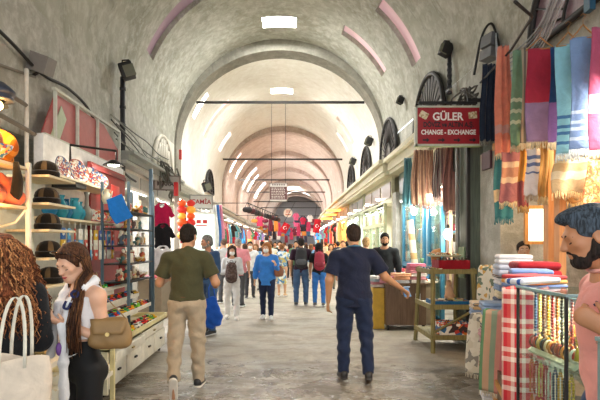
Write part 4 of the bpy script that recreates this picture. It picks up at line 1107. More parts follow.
K_figure = Kind(lambda: tag(MB().lathe([(.001, 0), (.035, 0), (.04, .02), (.025, .05), (.035, .08), (.03, .1), (.012, .115), (.022, .135), (.018, .155), (.001, .165)], n=12).build('souvenir_figurine', [plain('#c8b080', .4)]), 'x', 'souvenir'))
K_bowl = Kind(lambda: tag(MB().lathe([(.001, 0), (.03, 0), (.034, .008), (.065, .04), (.075, .06), (.07, .06), (.05, .03), (.001, .015)], n=18).build('painted_bowl', [speckle(['#d8d4c8', '#2f6fa0', '#b8433a', '#e2c060'], 60, .3)]), 'x', 'bowl'))
def mk_box(): return tag(MB().box((0, 0, .06), (.11, .09, .12), bev=.006).build('gift_box', [speckle(['#b8a078', '#8c3a30', '#d8ccb0', '#45627c'], 25, .5)]), 'x', 'box')
K_box = Kind(mk_box)
def mk_shirt():
    t = thing('hanging_shirt', 'x', 'garment'); f = Field(.016)
    f.cap((-.13, 0, -.12), (.13, 0, -.12), .07, .07, .03, sq=((0, 1, 0), 1.5)); f.cap((0, 0, -.15), (0, 0, -.6), .2, .22, .03, sq=((0, 1, 0), 3.4))
    for q in (-1, 1): f.cap((q * .17, 0, -.12), (q * .30, 0, -.36), .075, .07, .02, fb=True, sq=((0, 1, 0), 2))
    f.cut((0, 0, -.66), (0, 0, 1)); f.ell((0, 0, -.04), (.07, .1, .05), neg=True, k=.01)
    f.mesh('shirt_cloth', [cloth('#c2185b')], t, amp=.006, freq=22)
    b = MB(); b.tube([(-.2, 0, -.1), (0, 0, -.02), (.2, 0, -.1)], .008, 6); b.tube([(0, 0, -.02), (0, 0, .04), (.02, 0, .07), (.0, 0, .09)], .004, 5); b.build('hanger', [plain('#1d1a18', .4)], t); return t
K_shirt = Kind(mk_shirt)
def gathered(w, L, amp, n, seed, top=.5):
    g = random.Random(seed); ph = [g.uniform(0, 6.28) for _ in range(4)]
    def fn(u, v):
        ww = w * (top + (1 - top) * min(1, v * 1.8)); x = (u - .5) * ww
        y = amp * (math.sin(u * n * PI * 2 + ph[0] + .8 * math.sin(v * 3 + ph[1])) + .4 * math.sin(u * n * 9 + ph[2] + v * 2)) * (1 - .3 * v)
        return Vector((x + .012 * math.sin(v * 5 + ph[3]), y, -v * L - (.012 if amp > .014 else .002) * math.sin(u * 17 + ph[0]) * v))
    return fn
def hanging_cloth(name, label, loc, rz, w, L, mats, mfn=None, folds=2.5, amp=.025, top=.6, fringe=None, hanger=None, cat='scarf', group=None, seed=1, nu=22, nv=26, fr_n=26, knot=False, coord=None):
    t = thing(name, label, cat, loc, rz, group); fn = gathered(w, L, amp, folds, seed, top)
    b = MB(); b.sheet(fn, nu, nv, .006, mfn=mfn); b.build('cloth_panel', mats, t)
    if fringe:
        b = MB(); g = random.Random(seed)
        for i in range(fr_n):
            p = fn((i + .5) / fr_n, 1); q = p + Vector((g.uniform(-.012, .012), g.uniform(-.01, .01), -.05 - g.uniform(0, .025))); b.tube([p + Vector((0, 0, .01)), (p + q) / 2 + Vector((g.uniform(-.006, .006), 0, 0)), q], [.005, .004, .006], 4)
        b.build('fringe', [fringe], t)
    if knot:
        b = MB(); b.ball((0, 0, -L * .42), (.05, .05, .06), 10); b.build('knot', [mats[0]], t)
    if hanger:
        b = MB(); h = w * .5; b.tube([(-h, 0, -.01), (-h * .5, 0, .045), (0, 0, .11), (h * .5, 0, .045), (h, 0, -.01)], [.008, .012, .013, .012, .008], 8, flat=.6); b.tube([(-h, 0, -.01), (h, 0, -.01)], .006, 6)
        b.tube([(0, 0, .11), (0, 0, .16), (.025, 0, .19), (.0, 0, .21), (-.02, 0, .19)], .003, 5); b.build('hanger', [hanger], t)
    return t
def band(stops):
    """mfn from [(v_end, slot)]"""
    def fn(u, v):
        for e, k in stops:
            if v <= e: return k
        return stops[-1][1]
    return fn
def batten(label, loc, L=1.2, e=0, rz=0, side=0, group=None):
    t = thing('strip_lamp', label, 'lamp', loc, rz, group)
    b = MB(); b.box((0, 0, .03), (.07, L, .05)); b.build('housing', [M_white], t)
    b = MB(); b.cyl((0, -L / 2 + .03, 0), (0, L / 2 - .03, 0), .016, n=8); b.build('tube', [M_tube], t); return t
def signboard(name, label, loc, rz, w, h, d, col, frame=None, cat='sign', kindgroup=None):
    t = thing(name, label, cat, loc, rz, kindgroup)
    b = MB(); b.box((0, 0, 0), (w, d, h)); b.build('board', [plain(col, .45, var=.05)], t)
    if frame:
        b = MB()
        for z in (-h / 2, h / 2): b.box((0, 0, z), (w + .04, d + .02, .03))
        for x in (-w / 2, w / 2): b.box((x, 0, 0), (.03, d + .02, h + .03))
        b.build('frame', [plain(frame, .4)], t)
    return t
def shelf_unit(name, label, x0, x1, y0, y1, zs, ztop, mat, postmat, back=None, side=1, cat='shelf', posts=True, thick=.025):
    t = thing(name, label, cat, ((x0 + x1) / 2, (y0 + y1) / 2, 0)); cx, cy = (x0 + x1) / 2, (y0 + y1) / 2
    for z in zs:
        b = MB(); b.box((0, 0, z - thick / 2), (x1 - x0, y1 - y0, thick)); b.build('shelf', [mat], t)
    if posts:
        for yy in (y0, y1):
            for xx in (x0, x1):
                b = MB(); b.box((xx - cx, yy - cy, ztop / 2), (.035, .035, ztop)); b.build('post', [postmat], t)
    if back:
        b = MB(); xb = x1 if side > 0 else x0; b.box((xb - cx + side * .02, 0, ztop / 2 + .02), (.02, y1 - y0, ztop - .05)); b.build('back_panel', [back], t)
    return t
# ================================================================== LEFT SIDE
# ---- wall fittings
def wall_lamp(label, Y, z, side, pipe=0, x=3.18, sc=1):
    t = thing('wall_lamp', label, 'lamp', (axis_x(Y) + side * x, Y, z)); t.scale = (sc,) * 3
    b = MB(); b.box((-side * .12, -.05, 0), (.26, .24, .30), rot=(0, side * .35, .25), bev=.02); b.build('lamp_housing', [M_dark], t)
    b = MB(); b.box((-side * .2, -.16, -.02), (.2, .02, .22), rot=(0, side * .35, .25)); b.build('lens', [plain('#6a6a5a', .2)], t)
    b = MB(); b.tube([(0, 0, .1), (-side * .02, -.02, .22), (-side * .15, -.04, .22), (-side * .22, -.06, .12)], .016, 6); b.build('bracket', [M_iron], t)
    if pipe:
        b = MB(); b.cyl((-side * .02, 0, -.1), (-side * .02, 0, -pipe), .05, n=12)
        for k in range(6): b.cyl((-side * .02, 0, -.3 - k * pipe / 6.5), (-side * .02, 0, -.36 - k * pipe / 6.5), .06, n=12)
        b.build('pipe', [plain('#35363a', .5, .3, .3)], t)
    return t
wall_lamp('black box lamp on top of a tall dark pipe on the left wall', 9.35, 4.95, -1, pipe=2.3)
# flood lamp near left
t = thing('flood_lamp', 'grey flood lamp on a bracket on the left wall above the red glazed panel', 'lamp', (-3.2, 6.15, 3.85)); b = MB(); b.box((.06, 0, .05), (.22, .34, .22), rot=(.2, .3, .2)); b.build('lamp_housing', [plain('#6b6763', .5)], t)
b = MB(); b.tube([(-.08, 0, -.1), (0, 0, -.06), (.05, 0, 0)], .02, 6); b.build('bracket', [M_iron], t)
def cable(label, pts, r=.014, mat=None, name='cable', sub=6):
    P = [Vector(p) for p in pts]; out = []
    for i in range(len(P) - 1):
        p0, p1, p2, p3 = P[max(i - 1, 0)], P[i], P[i + 1], P[min(i + 2, len(P) - 1)]
        for k in range(sub):
            t = k / sub; out.append(.5 * ((2 * p1) + (-p0 + p2) * t + (2 * p0 - 5 * p1 + 4 * p2 - p3) * t * t + (-p0 + 3 * p1 - 3 * p2 + p3) * t ** 3))
    out.append(P[-1]); b = MB(); b.tube(out, r, 6); return tag(b.build(name, [mat or M_dark]), label, 'cable')
for i_ in range(9):
    g_ = random.Random(50 + i_); z_ = 3.25 + .09 * i_
    cable('sagging old cable on the left wall before the arched grille, %s from the bottom' % ('first', 'second', 'third', 'fourth', 'fifth', 'sixth', 'seventh', 'eighth', 'ninth')[i_], [(-3.16, 8.6 + .3 * g_.random(), z_ + g_.uniform(-.1, .15)), (-3.1, 9.8, z_ - .12), (-3.2, 11.0, z_ + g_.uniform(-.3, .1)), (-3.25, 12.2, z_ - .1), (-3.3, 13.4, z_ + g_.uniform(-.3, 0))], .012, plain(('#5d5f58', '#8a8c84', '#3f403c')[i_ % 3], .6))
cable('thick black cable running from the flood lamp down along the left wall', [(-3.2, 4.6, 4.05), (-3.2, 5.5, 3.95), (-3.17, 6.2, 3.8), (-3.18, 7.0, 3.86), (-3.2, 7.8, 3.75), (-3.2, 8.4, 3.3), (-3.1, 9.2, 2.95), (-3.15, 10, 2.9)], .022)
cable('thin grey conduit across the left wall under the flood lamp', [(-3.2, 3.6, 3.45), (-3.2, 5, 3.55), (-3.2, 6.1, 3.72)], .018, plain('#77726a', .6))
cable('thin cable drooping over the cream awning on the left wall', [(-3.15, 9.4, 3.4), (-3.1, 10.4, 3.5), (-3.15, 11.5, 3.1), (-3.1, 12.6, 3.25)], .02, plain('#6f7268', .6))
cable('thin upright pipe at the left edge beside the grey wall', [(-3.12, 5.15, 2.9), (-3.12, 5.15, 4.2)], .02, plain('#b5b0a6', .6), 'pipe')
cable('white upright pipe just left of the red glazed panel', [(-3.12, 5.75, 2.5), (-3.12, 5.75, 3.7)], .025, plain('#d4cfc4', .5), 'pipe')
for i, (a, c_) in enumerate((((-3.1, 4.6, 3.95), (-3.1, 5.3, 3.1)), ((-3.1, 4.3, 3.35), (-3.1, 5.7, 3.25)), ((-3.1, 4.3, 3.05), (-3.1, 5.9, 2.95)))):
    b = MB(); b.tube([a, c_], .03, 4, smooth=False); tag(b.build('metal_bar', [plain('#6f675c' if i else '#8f8468', .6)]), ('slanted rusty angle bar on the upper left wall', 'upper crossbar above the black lantern on the left wall', 'lower crossbar above the near-left shelves')[i], 'bar')
# ---- red glazed panel above plate shelf
t = thing('glazed_transom', 'long pale-framed transom glazed with red panes on the left wall', 'window panel', (-3.14, 7.5, 0))
fr = plain('#c6c9bf', .6)
def yz(pts, x, t_, mat, name, par):  # prism in the wall plane
    b = MB(); n = len(pts); vs = [(x - t_ / 2, y, z) for y, z in pts] + [(x + t_ / 2, y, z) for y, z in pts]
    b.add(vs, [tuple(range(n)), tuple(range(2 * n - 1, n - 1, -1))] + [(i, n + i, n + (i + 1) % n, (i + 1) % n) for i in range(n)]); return b.build(name, mat, par)
pan = plain('#a04a4a', .35, var=.1)
for a, c_ in ((-1.05, -.45), (-.40, .30), (.35, 1.3)):
    z0 = 3.02
    pts = [(a - (.35 if a < -1 else 0), z0), (c_, z0), (c_, 3.62), (a, 3.62)] if a < .3 else [(a, z0), (c_ + .1, z0), (c_ + .1, 3.3), (a + .3, 3.62), (a, 3.62)]
    yz(pts, .02, .02, [pan], 'red_pane', t)
yz([(-1.2, 3.02), (-.95, 3.02), (-.75, 3.35), (-.9, 3.5)], .035, .01, [plain('#a9b59a', .5)], 'faded_patch', t)
b = MB()
for a in (-1.1, -.42, .33, 1.35): b.box((.05, a, 3.33), (.04, .035, .66))
b.box((.05, .1, 3.66), (.05, 2.5, .035)); b.box((.05, 0, 3.0), (.05, 2.8, .035)); b.build('frame', [fr], t)
# white fascia under it
t = tag(MB().box((0, 0, 0), (.12, 2.9, .55)).build('fascia_board', [plain('#e4e7e8', .5)], loc=(-3.08, 7.4, 2.70)), 'plain white fascia board between the red glazing and the painted plates', 'board')
# ---- near shelving (warm lit) and caps
BX = -2.30
su = shelf_unit('display_shelves', 'cream display shelves with coral goods at the left edge of the picture', BX - .42, BX, 3.05, 4.27, [1.05, 1.45, 1.93, 2.28], 2.32, M_pale, M_white, plain('#b9cdc6', .5), side=-1)
for z in (1.93, 1.45):
    b = MB(); b.tube([(.19, .60, z - .03), (.10, .60, z - .14), (-.1, .60, z - .2)], .012, 6); b.build('bracket', [M_white], su)
lamp_l = thing('pendant_lantern', 'dark metal lantern with a glowing bulb at the upper left edge', 'lamp', (-2.38, 3.95, 2.80))
b = MB(); b.lathe([(.001, .14), (.05, .13), (.1, .09), (.13, .06), (.13, .03), (.1, .02), (.12, .0), (.12, -.02), (.06, -.02)], n=20); b.build('lamp_shade', [plain('#2a3040', .5)], lamp_l)
b = MB(); b.ball((0, 0, -.06), .04, 10); b.build('bulb', [glow('#ffcf7a', 14)], lamp_l); b = MB(); b.tube([(0, 0, .13), (0, 0, .45)], .006, 5); b.build('cord', [M_dark], lamp_l)
bulb('lantern_light', (-2.3, 3.9, 2.62), 15, '#ffb860', .06)
bulb('shelf_light', (-2.2, 3.7, 1.85), 12, '#ffb860', .06)
# coral hats: pointed felt slippers / bags piled on the upper shelf
def mk_coral():
    f = Field(.011); f.cap((0, 0, .08), (0, 0, .15), .095, .055, .03); f.cap((-.06, 0, .17), (-.075, 0, .205), .035, .015, .03); f.cap((.06, 0, .17), (.075, 0, .205), .035, .015, .03)
    f.ell((0, -.03, .06), (.1, .09, .06), k=.03); f.cut((0, 0, 0.0), (0, 0, 1)); return tag(f.mesh('felt_bag', [cloth('#cf6d52')], amp=.004, freq=40), 'x', 'bag')
K_coral = Kind(mk_coral)
for i, (y, x) in enumerate(((3.3, -2.42), (3.52, -2.48), (3.74, -2.42), (3.96, -2.47), (4.15, -2.42))):
    K_coral.put((x, y, 1.93), 'coral felt drawstring bag, %s from the left on the near upper shelf' % ORD[i], rz=.4 * i, group='coral felt bags on the near shelf', scale=1.2 if i % 2 else 1.25)
b = MB(); b.tube([(0, 0, .3), (0, .03, .15), (-.03, .06, .04), (-.06, .1, 0), (-.02, .16, .02)], [.02, .045, .05, .04, .02], 8); o = b.build('black_sock', [cloth('#171513')], loc=(-2.27, 4.02, 1.99)); tag(o, 'black stocking hanging in front of the coral felt bags', 'sock')
# orange round cushion/turban, brown hat above
f = Field(.012); f.ell((0, 0, .14), (.15, .16, .14), k=.02); f.cap((0, -.12, .04), (0, .14, .05), .05, .05, .03); o = f.mesh('round_pouffe', [stripes([(0, '#c9741f'), (.3, '#e0913a'), (.55, '#b85f1c'), (.8, '#d8842c')], 0, .09, 'orange_leather')], amp=.003, freq=30)
tag(o, 'orange round leather pouffe on top of the near-left shelves', 'pouffe'); o.location = (-2.45, 4.07, 2.29)
f = Field(.012); f.ell((0, 0, .12), (.1, .11, .17), k=.02); f.cap((0, -.03, .28), (0, .1, .33), .06, .03, .05); o = f.mesh('leather_hat', [plain('#5b3826', .6)], amp=.003, freq=30); tag(o, 'brown leather hat on top of the shelves at the left edge', 'hat'); o.location = (-2.4, 3.86, 2.29)
o = K_bowl.put((-2.3, 3.8, 2.285), 'pale bowl beside the brown leather hat on the top shelf', scale=1.6)
o = K_vase.put((-2.5, 4.23, 2.29), 'grey fabric bottle standing right of the orange pouffe', scale=.95, recol=[('', 0, plain('#7b7a72', .7))])
# flat caps piled on the lower near shelf
def mk_flat(): return tag(MB().lathe([(.12, 0), (.14, .012), (.13, .03), (.07, .045), (.001, .048), (.001, .03), (.1, .012)], n=22, sc=(1, 1.25, 1)).build('flat_hat', [stripes([(0, '#c9b38a'), (.5, '#3a322a')], 0, .04, 'two_tone_straw')]), 'x', 'hat')
K_flat = Kind(mk_flat)
for s_, y in enumerate((3.5, 3.82, 4.1)):
    for i in range(5):
        K_flat.put((-2.47 + .01 * (i % 2), y, 1.452 + i * .035), 'flat straw hat, %s from the bottom in the %s pile on the near shelf' % (ORD[i], ('left', 'middle', 'right')[s_]), rz=.2 * i, group='flat straw hats in piles')
for i in range(6):
    K_figure.put((-2.42, 3.4 + i * .16, 1.052), 'small straw figure, %s from the left on the lowest near shelf' % ORD[i], group='straw figures', recol=[('', 0, plain(('#c9a868', '#a8824a')[i % 2], .7))], scale=1.1)
# caps on short boards
zc = [2.25, 1.99, 1.74, 1.47, 1.21]
tower = thing('cap_stand', 'narrow stand of short white boards carrying black knitted caps', 'stand', (-2.44, 4.72, 0))
for z in zc:
    b = MB(); b.box((.02, .04, z - .012), (.40, .56, .022)); b.build('shelf', [M_pale], tower)
b = MB(); b.box((-.22, 0, 1.2), (.03, .6, 2.3)); b.build('back_panel', [plain('#cdd3c6', .6)], tower)
for i, z in enumerate(zc):
    K_cap.put((-2.36, 4.70 + .02 * i, z), 'black knitted cap, %s from the top in the column of caps' % ORD[i], rz=.3 + i, group='black knitted caps on the cap stand')
# ---- plates and jugs shelves
pu = shelf_unit('crockery_shelves', 'white wall shelves with painted plates, turquoise jugs and keyrings', -2.95, -2.55, 5.2, 7.3, [2.38, 1.90], 2.4, M_pale, M_white, plain('#d7d9d0', .5), side=-1, posts=False)
for i, (y, x, r, tilt) in enumerate(((5.86, -2.74, 1.0, 1.35), (6.25, -2.72, 1.12, 1.25), (6.66, -2.72, 1.0, 1.25), (7.0, -2.74, .9, 1.2))):
    K_plate.put((x, y, 2.385 + .148 * r * .96), 'painted round plate leaning on the upper shelf, %s from the left' % ORD[i], rot=(0, tilt, -.15 - .25 * i), group='painted plates on the upper shelf', scale=r,
                recol=[('painted_border', 0, plain(('#35507e', '#a04038', '#35507e', '#2f7f86', '#a04038')[i], .3))])
b = MB(); b.box((0, 0, .0), (.3, .3, .05)); tag(b.build('black_tray', [M_dark], loc=(-2.72, 6.0, 2.32)), 'black tray hanging just under the plate shelf', 'tray')
jugs = ['#1d6f9a', '#1f8296', '#1b6c94', '#2a8fa4', '#1f7f96']
for i, c_ in enumerate(jugs):
    K_jug.put((-2.68 + .03 * (i % 2), 5.42 + i * .19, 1.903), 'turquoise ceramic jug, %s from the left on the second shelf' % ORD[i], rz=PI + .4 * (i % 3), group='turquoise jugs', scale=1.0 + .12 * (i % 2), recol=[(p_, 0, plain(c_, .2)) for p_ in ('jug_body', 'handle', 'spout')])
K_vase.put((-2.62, 6.28, 1.903), 'tall slim turquoise vase at the right end of the jugs', scale=1.25)
for i, c_ in enumerate(('#d8d2c0', '#d2703f', '#c84a3a', '#d9b46a')):
    K_bowl.put((-2.66, 6.48 + i * .17, 1.975), 'painted bowl stood on edge, %s from the left beyond the jugs' % ORD[i], rot=(0, 1.25, -.7), scale=1.1, group='painted bowls beyond the jugs', recol=[('', 0, speckle([c_, '#e8e0cc', c_, '#3d6f8a' if i % 2 else '#c84a3a'], 50, .3))])
K_jug.put((-2.42, 6.45, 2.14), 'cream ceramic jug at the end of the shelf above the blue cloth', rz=1.2, recol=[(p_, 0, plain('#e3dcc0', .3)) for p_ in ('jug_body', 'handle', 'spout')], scale=.8)
hanging_cloth('blue_cloth', 'bright blue cloth bag hanging at the end of the crockery shelves', (-2.30, 6.35, 2.22), .5, .25, .34, [cloth('#1f72c8')], folds=1, amp=.012, top=.85, cat='cloth').rotation_euler = (0, -.45, .5)
# key rings hanging from the second shelf
def mk_key():
    b = MB(); b.tube([(0, 0, .0), (0, 0, -.05)], .003, 4, mi=1); b.box((0, 0, -.095), (.05, .012, .09), bev=.005); b.ball((0, -.006, -.095), (.014, .006, .014), 8, mi=1); return tag(b.build('keyring', [plain('#3a6fb0', .3), plain('#e8e6da', .3)]), 'x', 'keyring')
K_key = Kind(mk_key); kc = ['#2d62a8', '#e2e2da', '#cfa92c', '#57a0c8', '#d8d4c4', '#3c5aa0', '#b8402f', '#dedcd0']
for row in range(3):
    for i in range(11):
        K_key.put((-2.53, 5.42 + i * .155, 1.86 - row * .13), 'keyring charm, %s from the left in the %s row under the second shelf' % (ORD[i], ('upper', 'middle', 'lower')[row]), rz=PI / 2 + .3 * ((i * 7) % 3 - 1), group='keyring charms', recol=[('', 0, plain(kc[(i * 3 + row * 2) % 8], .3))], scale=1.5)
# bracket with small lamp
t = thing('bracket_lamp', 'small hooded lamp on a rectangular black bracket above the red door', 'lamp', (-2.35, 6.5, 2.68))
b = MB(); b.tube([(-.45, -.3, -.02), (-.45, -.3, .2), (.0, 0.1, .2), (.0, .1, .02)], .018, 4, smooth=False); b.build('bracket', [M_dark], t)
b = MB(); b.lathe([(.02, .06), (.05, .05), (.13, .0), (.14, -.02), (.12, -.02), (.04, .03)], n=16); b.build('lamp_shade', [M_dark], t); b = MB(); b.ball((0, 0, -.01), (.08, .08, .02), 10); b.build('bulb', [glow('#f6ffe8', 9)], t)
bulb('bracket_light', (-2.3, 6.5, 2.6), 7, '#fff4dc', .06)
# ---- red door panel, rack with souvenirs
t = thing('red_partition', 'dark red painted partition behind the souvenir rack', 'panel', (-2.93, 7.85, 0)); b = MB(); b.box((0, 0, 1.45), (.05, 1.5, 2.75)); b.build('panel_board', [plain('#8e2622', .5)], t)
b = MB()
for z in (2.75, 1.45, .5): b.box((.035, 0, z), (.03, 1.5, .06))
b.build('rail', [plain('#6e1a18', .5)], t)
rack_z = [2.06, 1.82, 1.58, 1.33, 1.08]
rk = shelf_unit('souvenir_rack', 'dark metal rack crowded with small painted souvenirs', -2.52, -2.16, 6.55, 7.75, rack_z, 2.45, M_iron, plain('#49606e', .4), side=-1, thick=.02)
sc_cols = ['#a63a2c', '#d8c9a4', '#8a5c3a', '#cf9a3c', '#e6dfcc', '#5a3a2c', '#3f6f6a', '#b8a684', '#c85a3a', '#394a5c']
g = random.Random(4)
for r_, z in enumerate(rack_z):
    for i in range(9):
        y = 6.66 + i * .125; K = (K_figure, K_box, K_bowl, K_figure)[g.randrange(4)]
        nm = {K_figure: 'figurine', K_box: 'gift box', K_bowl: 'bowl'}[K]
        c_ = sc_cols[g.randrange(10)]; nmcol = ''
        K.put((-2.26 - .1 * g.random(), y, z + .002), 'small painted %s, %s from the near end %s shelf of the souvenir rack' % (nm, ORD[i], ORD[r_]), rz=g.random() * 3, group='souvenirs on the metal rack', scale=g.uniform(1.0, 1.35), recol=[('', 0, speckle([c_, sc_cols[g.randrange(10)], c_, '#e8e2d0'], 28, .4))])
for i, z in enumerate((2.3, 1.2)):
    b = MB(); b.box((0, 0, 0), (.02, .3, .26), bev=.008); tag(b.build('red_box', [plain('#b32a22', .5)], loc=(-2.45, 6.85 + .3 * i, z)), ('red box high on the souvenir rack', 'red box low on the souvenir rack')[i], 'box')
# ---- stepped display with toy cars over drawer cabinet
dc = thing('drawer_cabinet', 'white low cabinet with drawers and doors under the toy trays', 'cabinet', (-2.2, 6.1, 0))
mw = plain('#dcd8ca', .5); my = plain('#dccf9a', .5)
b = MB(); b.box((0, 0, .24), (.66, 2.3, .34)); b.build('carcass', [mw], dc)
b = MB(); b.box((0, -1.14, .29), (.7, .04, .5)); b.build('end_panel', [plain('#e2dcc2', .5)], dc)
for i in range(4):
    y = -.86 + i * .575; b = MB(); b.box((.345, y, .22), (.025, .545, .26), bev=.006); d_ = b.build('door', [mw], dc); b = MB(); b.box((.372, y, .24), (.02, .07, .02)); b.build('handle', [M_dark], d_)
for i in range(2):
    y = -.6 + i * 1.1; b = MB(); b.box((.33 + .06 * (1 - i), y, .42), (.08, 1.02, .1), bev=.006); d_ = b.build('drawer', [mw], dc); b = MB(); b.box((.38 + .06 * (1 - i), y, .42), (.02, .06, .015)); b.build('knob', [plain('#a08f5a', .4, .5)], d_)
b = MB()
b.box((.0, 0, .50), (.78, 2.34, .02)); b.box((.38, 0, .53), (.02, 2.34, .08)); b.box((0, -1.16, .53), (.78, .02, .08)); b.box((0, 1.16, .53), (.78, .02, .08)); b.build('tray_top', [my], dc)
for y in (-1.1, 1.1):
    for x in (-.28, .28):
        b = MB(); b.cyl((x, y, .005), (x, y, .09), .02, n=10); b.build('foot', [M_dark], dc)
st = thing('stepped_display', 'white stepped trays full of toys behind the drawer cabinet', 'display', (-2.3, 6.3, 0))
steps = [(-2.0, .585, .16), (-2.16, .70, .2), (-2.34, .84, .2), (-2.52, .99, .2)]
for i, (x, z, w_) in enumerate(steps[1:]):
    b = MB(); b.box((x + 2.3, .0, z - .01), (.2, 1.9, .02)); b.box((x + 2.3 + .1, 0, z + .0), (.012, 1.9, .05)); b.box((x + 2.3 - .1, 0, z - .07), (.012, 1.9, .14)); b.build('tray', [mw], st)
b = MB(); b.box((-.0, -.93, .72), (.44, .02, .42)); b.build('side_panel', [my], st)
cols = ['#c8281e', '#e0b020', '#1f6fc0', '#2f9a4a', '#1c1c1e', '#e07a20', '#e8e4da', '#c8281e', '#2a2a2e', '#7ac030']
cn = ['red', 'yellow', 'blue', 'green', 'black', 'orange', 'white', 'red', 'black', 'lime']
g = random.Random(9); n_ = 0
for r_, (x, z, w_) in enumerate(steps):
    for i in range(14):
        for kk in range(2):
            c_ = g.randrange(10); y = (5.48 if r_ else 5.25) + i * .135
            K_car.put((x - .045 + kk * .09, y, z + .002 if r_ else .512), '%s toy car, %s from the near end in the %s line of the %s tray' % (cn[c_], ORD[i], ('back', 'front')[kk], ('lowest', 'second', 'third', 'top')[r_]), rz=g.uniform(-.6, .6) + PI / 2 * (i % 2), group='toy cars in the trays', recol=[('', 0, plain(cols[c_], .25))], scale=1.15)
# baskets and goods behind the two women
lt = thing('low_table', 'cream low table with goods between the two women on the left', 'table', (-2.05, 4.2, 0)); b = MB(); b.box((0, 0, .70), (.62, 1.4, .04)); b.box((0, 0, .3), (.58, 1.36, .04)); b.build('tabletop', [mw], lt)
for x in (-.28, .28):
    for y in (-.67, .67):
        b = MB(); b.box((x, y, .35), (.04, .04, .7)); b.build('leg', [my], lt)
b = MB(); b.box((0, 0, .0), (.6, 1.38, .5)); tag(b.build('goods_cabinet', [plain('#d9d0a4', .5)], loc=(-2.55, 4.2, .251)), 'pale yellow cabinet under the near-left shelves', 'cabinet')
for i in range(12):
    K_bowl.put((-1.9 - .16 * (i % 3), 3.7 + .27 * (i // 3), .723), 'small patterned bowl on the low cream table, %s counted along its rows' % ORD[i], scale=1.1, group='bowls on the low cream table', recol=[('', 0, speckle(['#c8a060', '#8a3a2a', '#e0d0a0', '#7c6a3a'], 40, .5))])
for i in range(6):
    K_box.put((-2.0 + .2 * (i % 2), 3.75 + .4 * (i // 2), .323), 'small carton on the lower deck of the cream table, %s counted along' % ORD[i], scale=1.3, group='cartons under the cream table')
# ================================================================== RIGHT SIDE
# ---- lunette windows on both walls
def lunette(n, side, Yc, zc, R, x=3.24, dark=True, spokes=14, pane='#3b3634'):
    t = bpy.data.objects.new('window_%d' % n, None); COL.objects.link(t); t['kind'] = 'structure'; t.location = (axis_x(Yc) + side * x, Yc, zc)
    a = [PI * k / 24 for k in range(25)]
    yz([(math.cos(q) * R, math.sin(q) * R) for q in a], side * .02, .03, [plain(pane, .5, var=.3)], 'pane', t)
    b = MB(); b.tube([(-side * .02, math.cos(q) * R, math.sin(q) * R) for q in a], .05, 6); b.tube([(-side * .02, math.cos(q) * R * .35, math.sin(q) * R * .35) for q in a], .02, 5)
    b.tube([(-side * .02, -R, 0), (-side * .02, R, 0)], .04, 6)
    for k in range(1, spokes):
        q = PI * k / spokes; b.tube([(-side * .02, math.cos(q) * R * .35, math.sin(q) * R * .35), (-side * .02, math.cos(q) * R, math.sin(q) * R)], .014, 5)
    b.build('grille', [M_iron if dark else plain('#c9c4b6', .6)], t)
for i, (s_, y, z, R) in enumerate(((1, 5.2, 4.15, 1.15), (1, 10.6, 4.2, 1.1), (1, 14.3, 4.2, 1.1), (1, 18.4, 4.2, 1.1), (1, 22.6, 4.2, 1.1))):
    lunette(30 + i, s_, y, z, R, pane='#77606a' if i == 0 else '#4a4440')
t = bpy.data.objects.new('window_36', None); COL.objects.link(t); t['kind'] = 'structure'; t.location = (-3.42, 13.2, 3.45)
aa = [PI * k / 24 for k in range(25)]; yz([(math.cos(q), math.sin(q) * 1.1) for q in aa], -.02, .03, [plain('#6f6a60', .6, var=.3)], 'pane', t)
b = MB(); b.tube([(.02, math.cos(q) * 1.0, math.sin(q) * 1.1) for q in aa], .06, 6); b.tube([(.02, math.cos(q) * .8, math.sin(q) * .88) for q in aa], .03, 6)
for yy in (-.6, -.35, -.1, .15, .4, .65): b.tube([(.03, yy, 0), (.03, yy * .8, 1.05 * math.sqrt(1 - yy * yy))], .045, 6)
b.build('drape_frame', [plain('#cfcabc', .6)], t); lunette(37, -1, 21.5, 3.9, 1.0, dark=True)
wall_lamp('dark floodlight on the right wall above the third arched grille', 16.9, 5.2, 1, x=3.2, sc=.9)
wall_lamp('dark floodlight on the right wall furthest down the street', 21.0, 5.2, 1, x=3.2, sc=.9)
wall_lamp('dark floodlight on the right wall left of the large arched grille', 12.4, 5.3, 1, x=3.2, sc=.6)
wall_lamp('rusty grey lamp housing on a pipe on the right wall above the exchange sign', 9.3, 5.35, 1, pipe=.9, x=3.2, sc=.8)
wall_lamp('dark lamp low on the left wall beyond the first arch', 19.3, 3.9, -1, x=3.15, sc=1.2)
# ---- tie rods
for i, (y, z, hw, r_) in enumerate(((16.0, 6.32, 2.80, .045), (24.1, 5.85, 3.0, .05), (31.6, 5.82, 3.0, .05), (37, 5.6, 3.05, .05), (43, 5.4, 3.1, .05), (49, 5.3, 3.1, .05))):
    b = MB(); b.box((0, 0, 0), (2 * hw, r_ * 1.6, r_ * 1.6)); tag(b.build('tie_rod', [M_iron], loc=(axis_x(y), y, z)), 'iron tie rod spanning the vault, %s from the camera' % ORD[i], 'tie rod', 'iron tie rods across the vault')
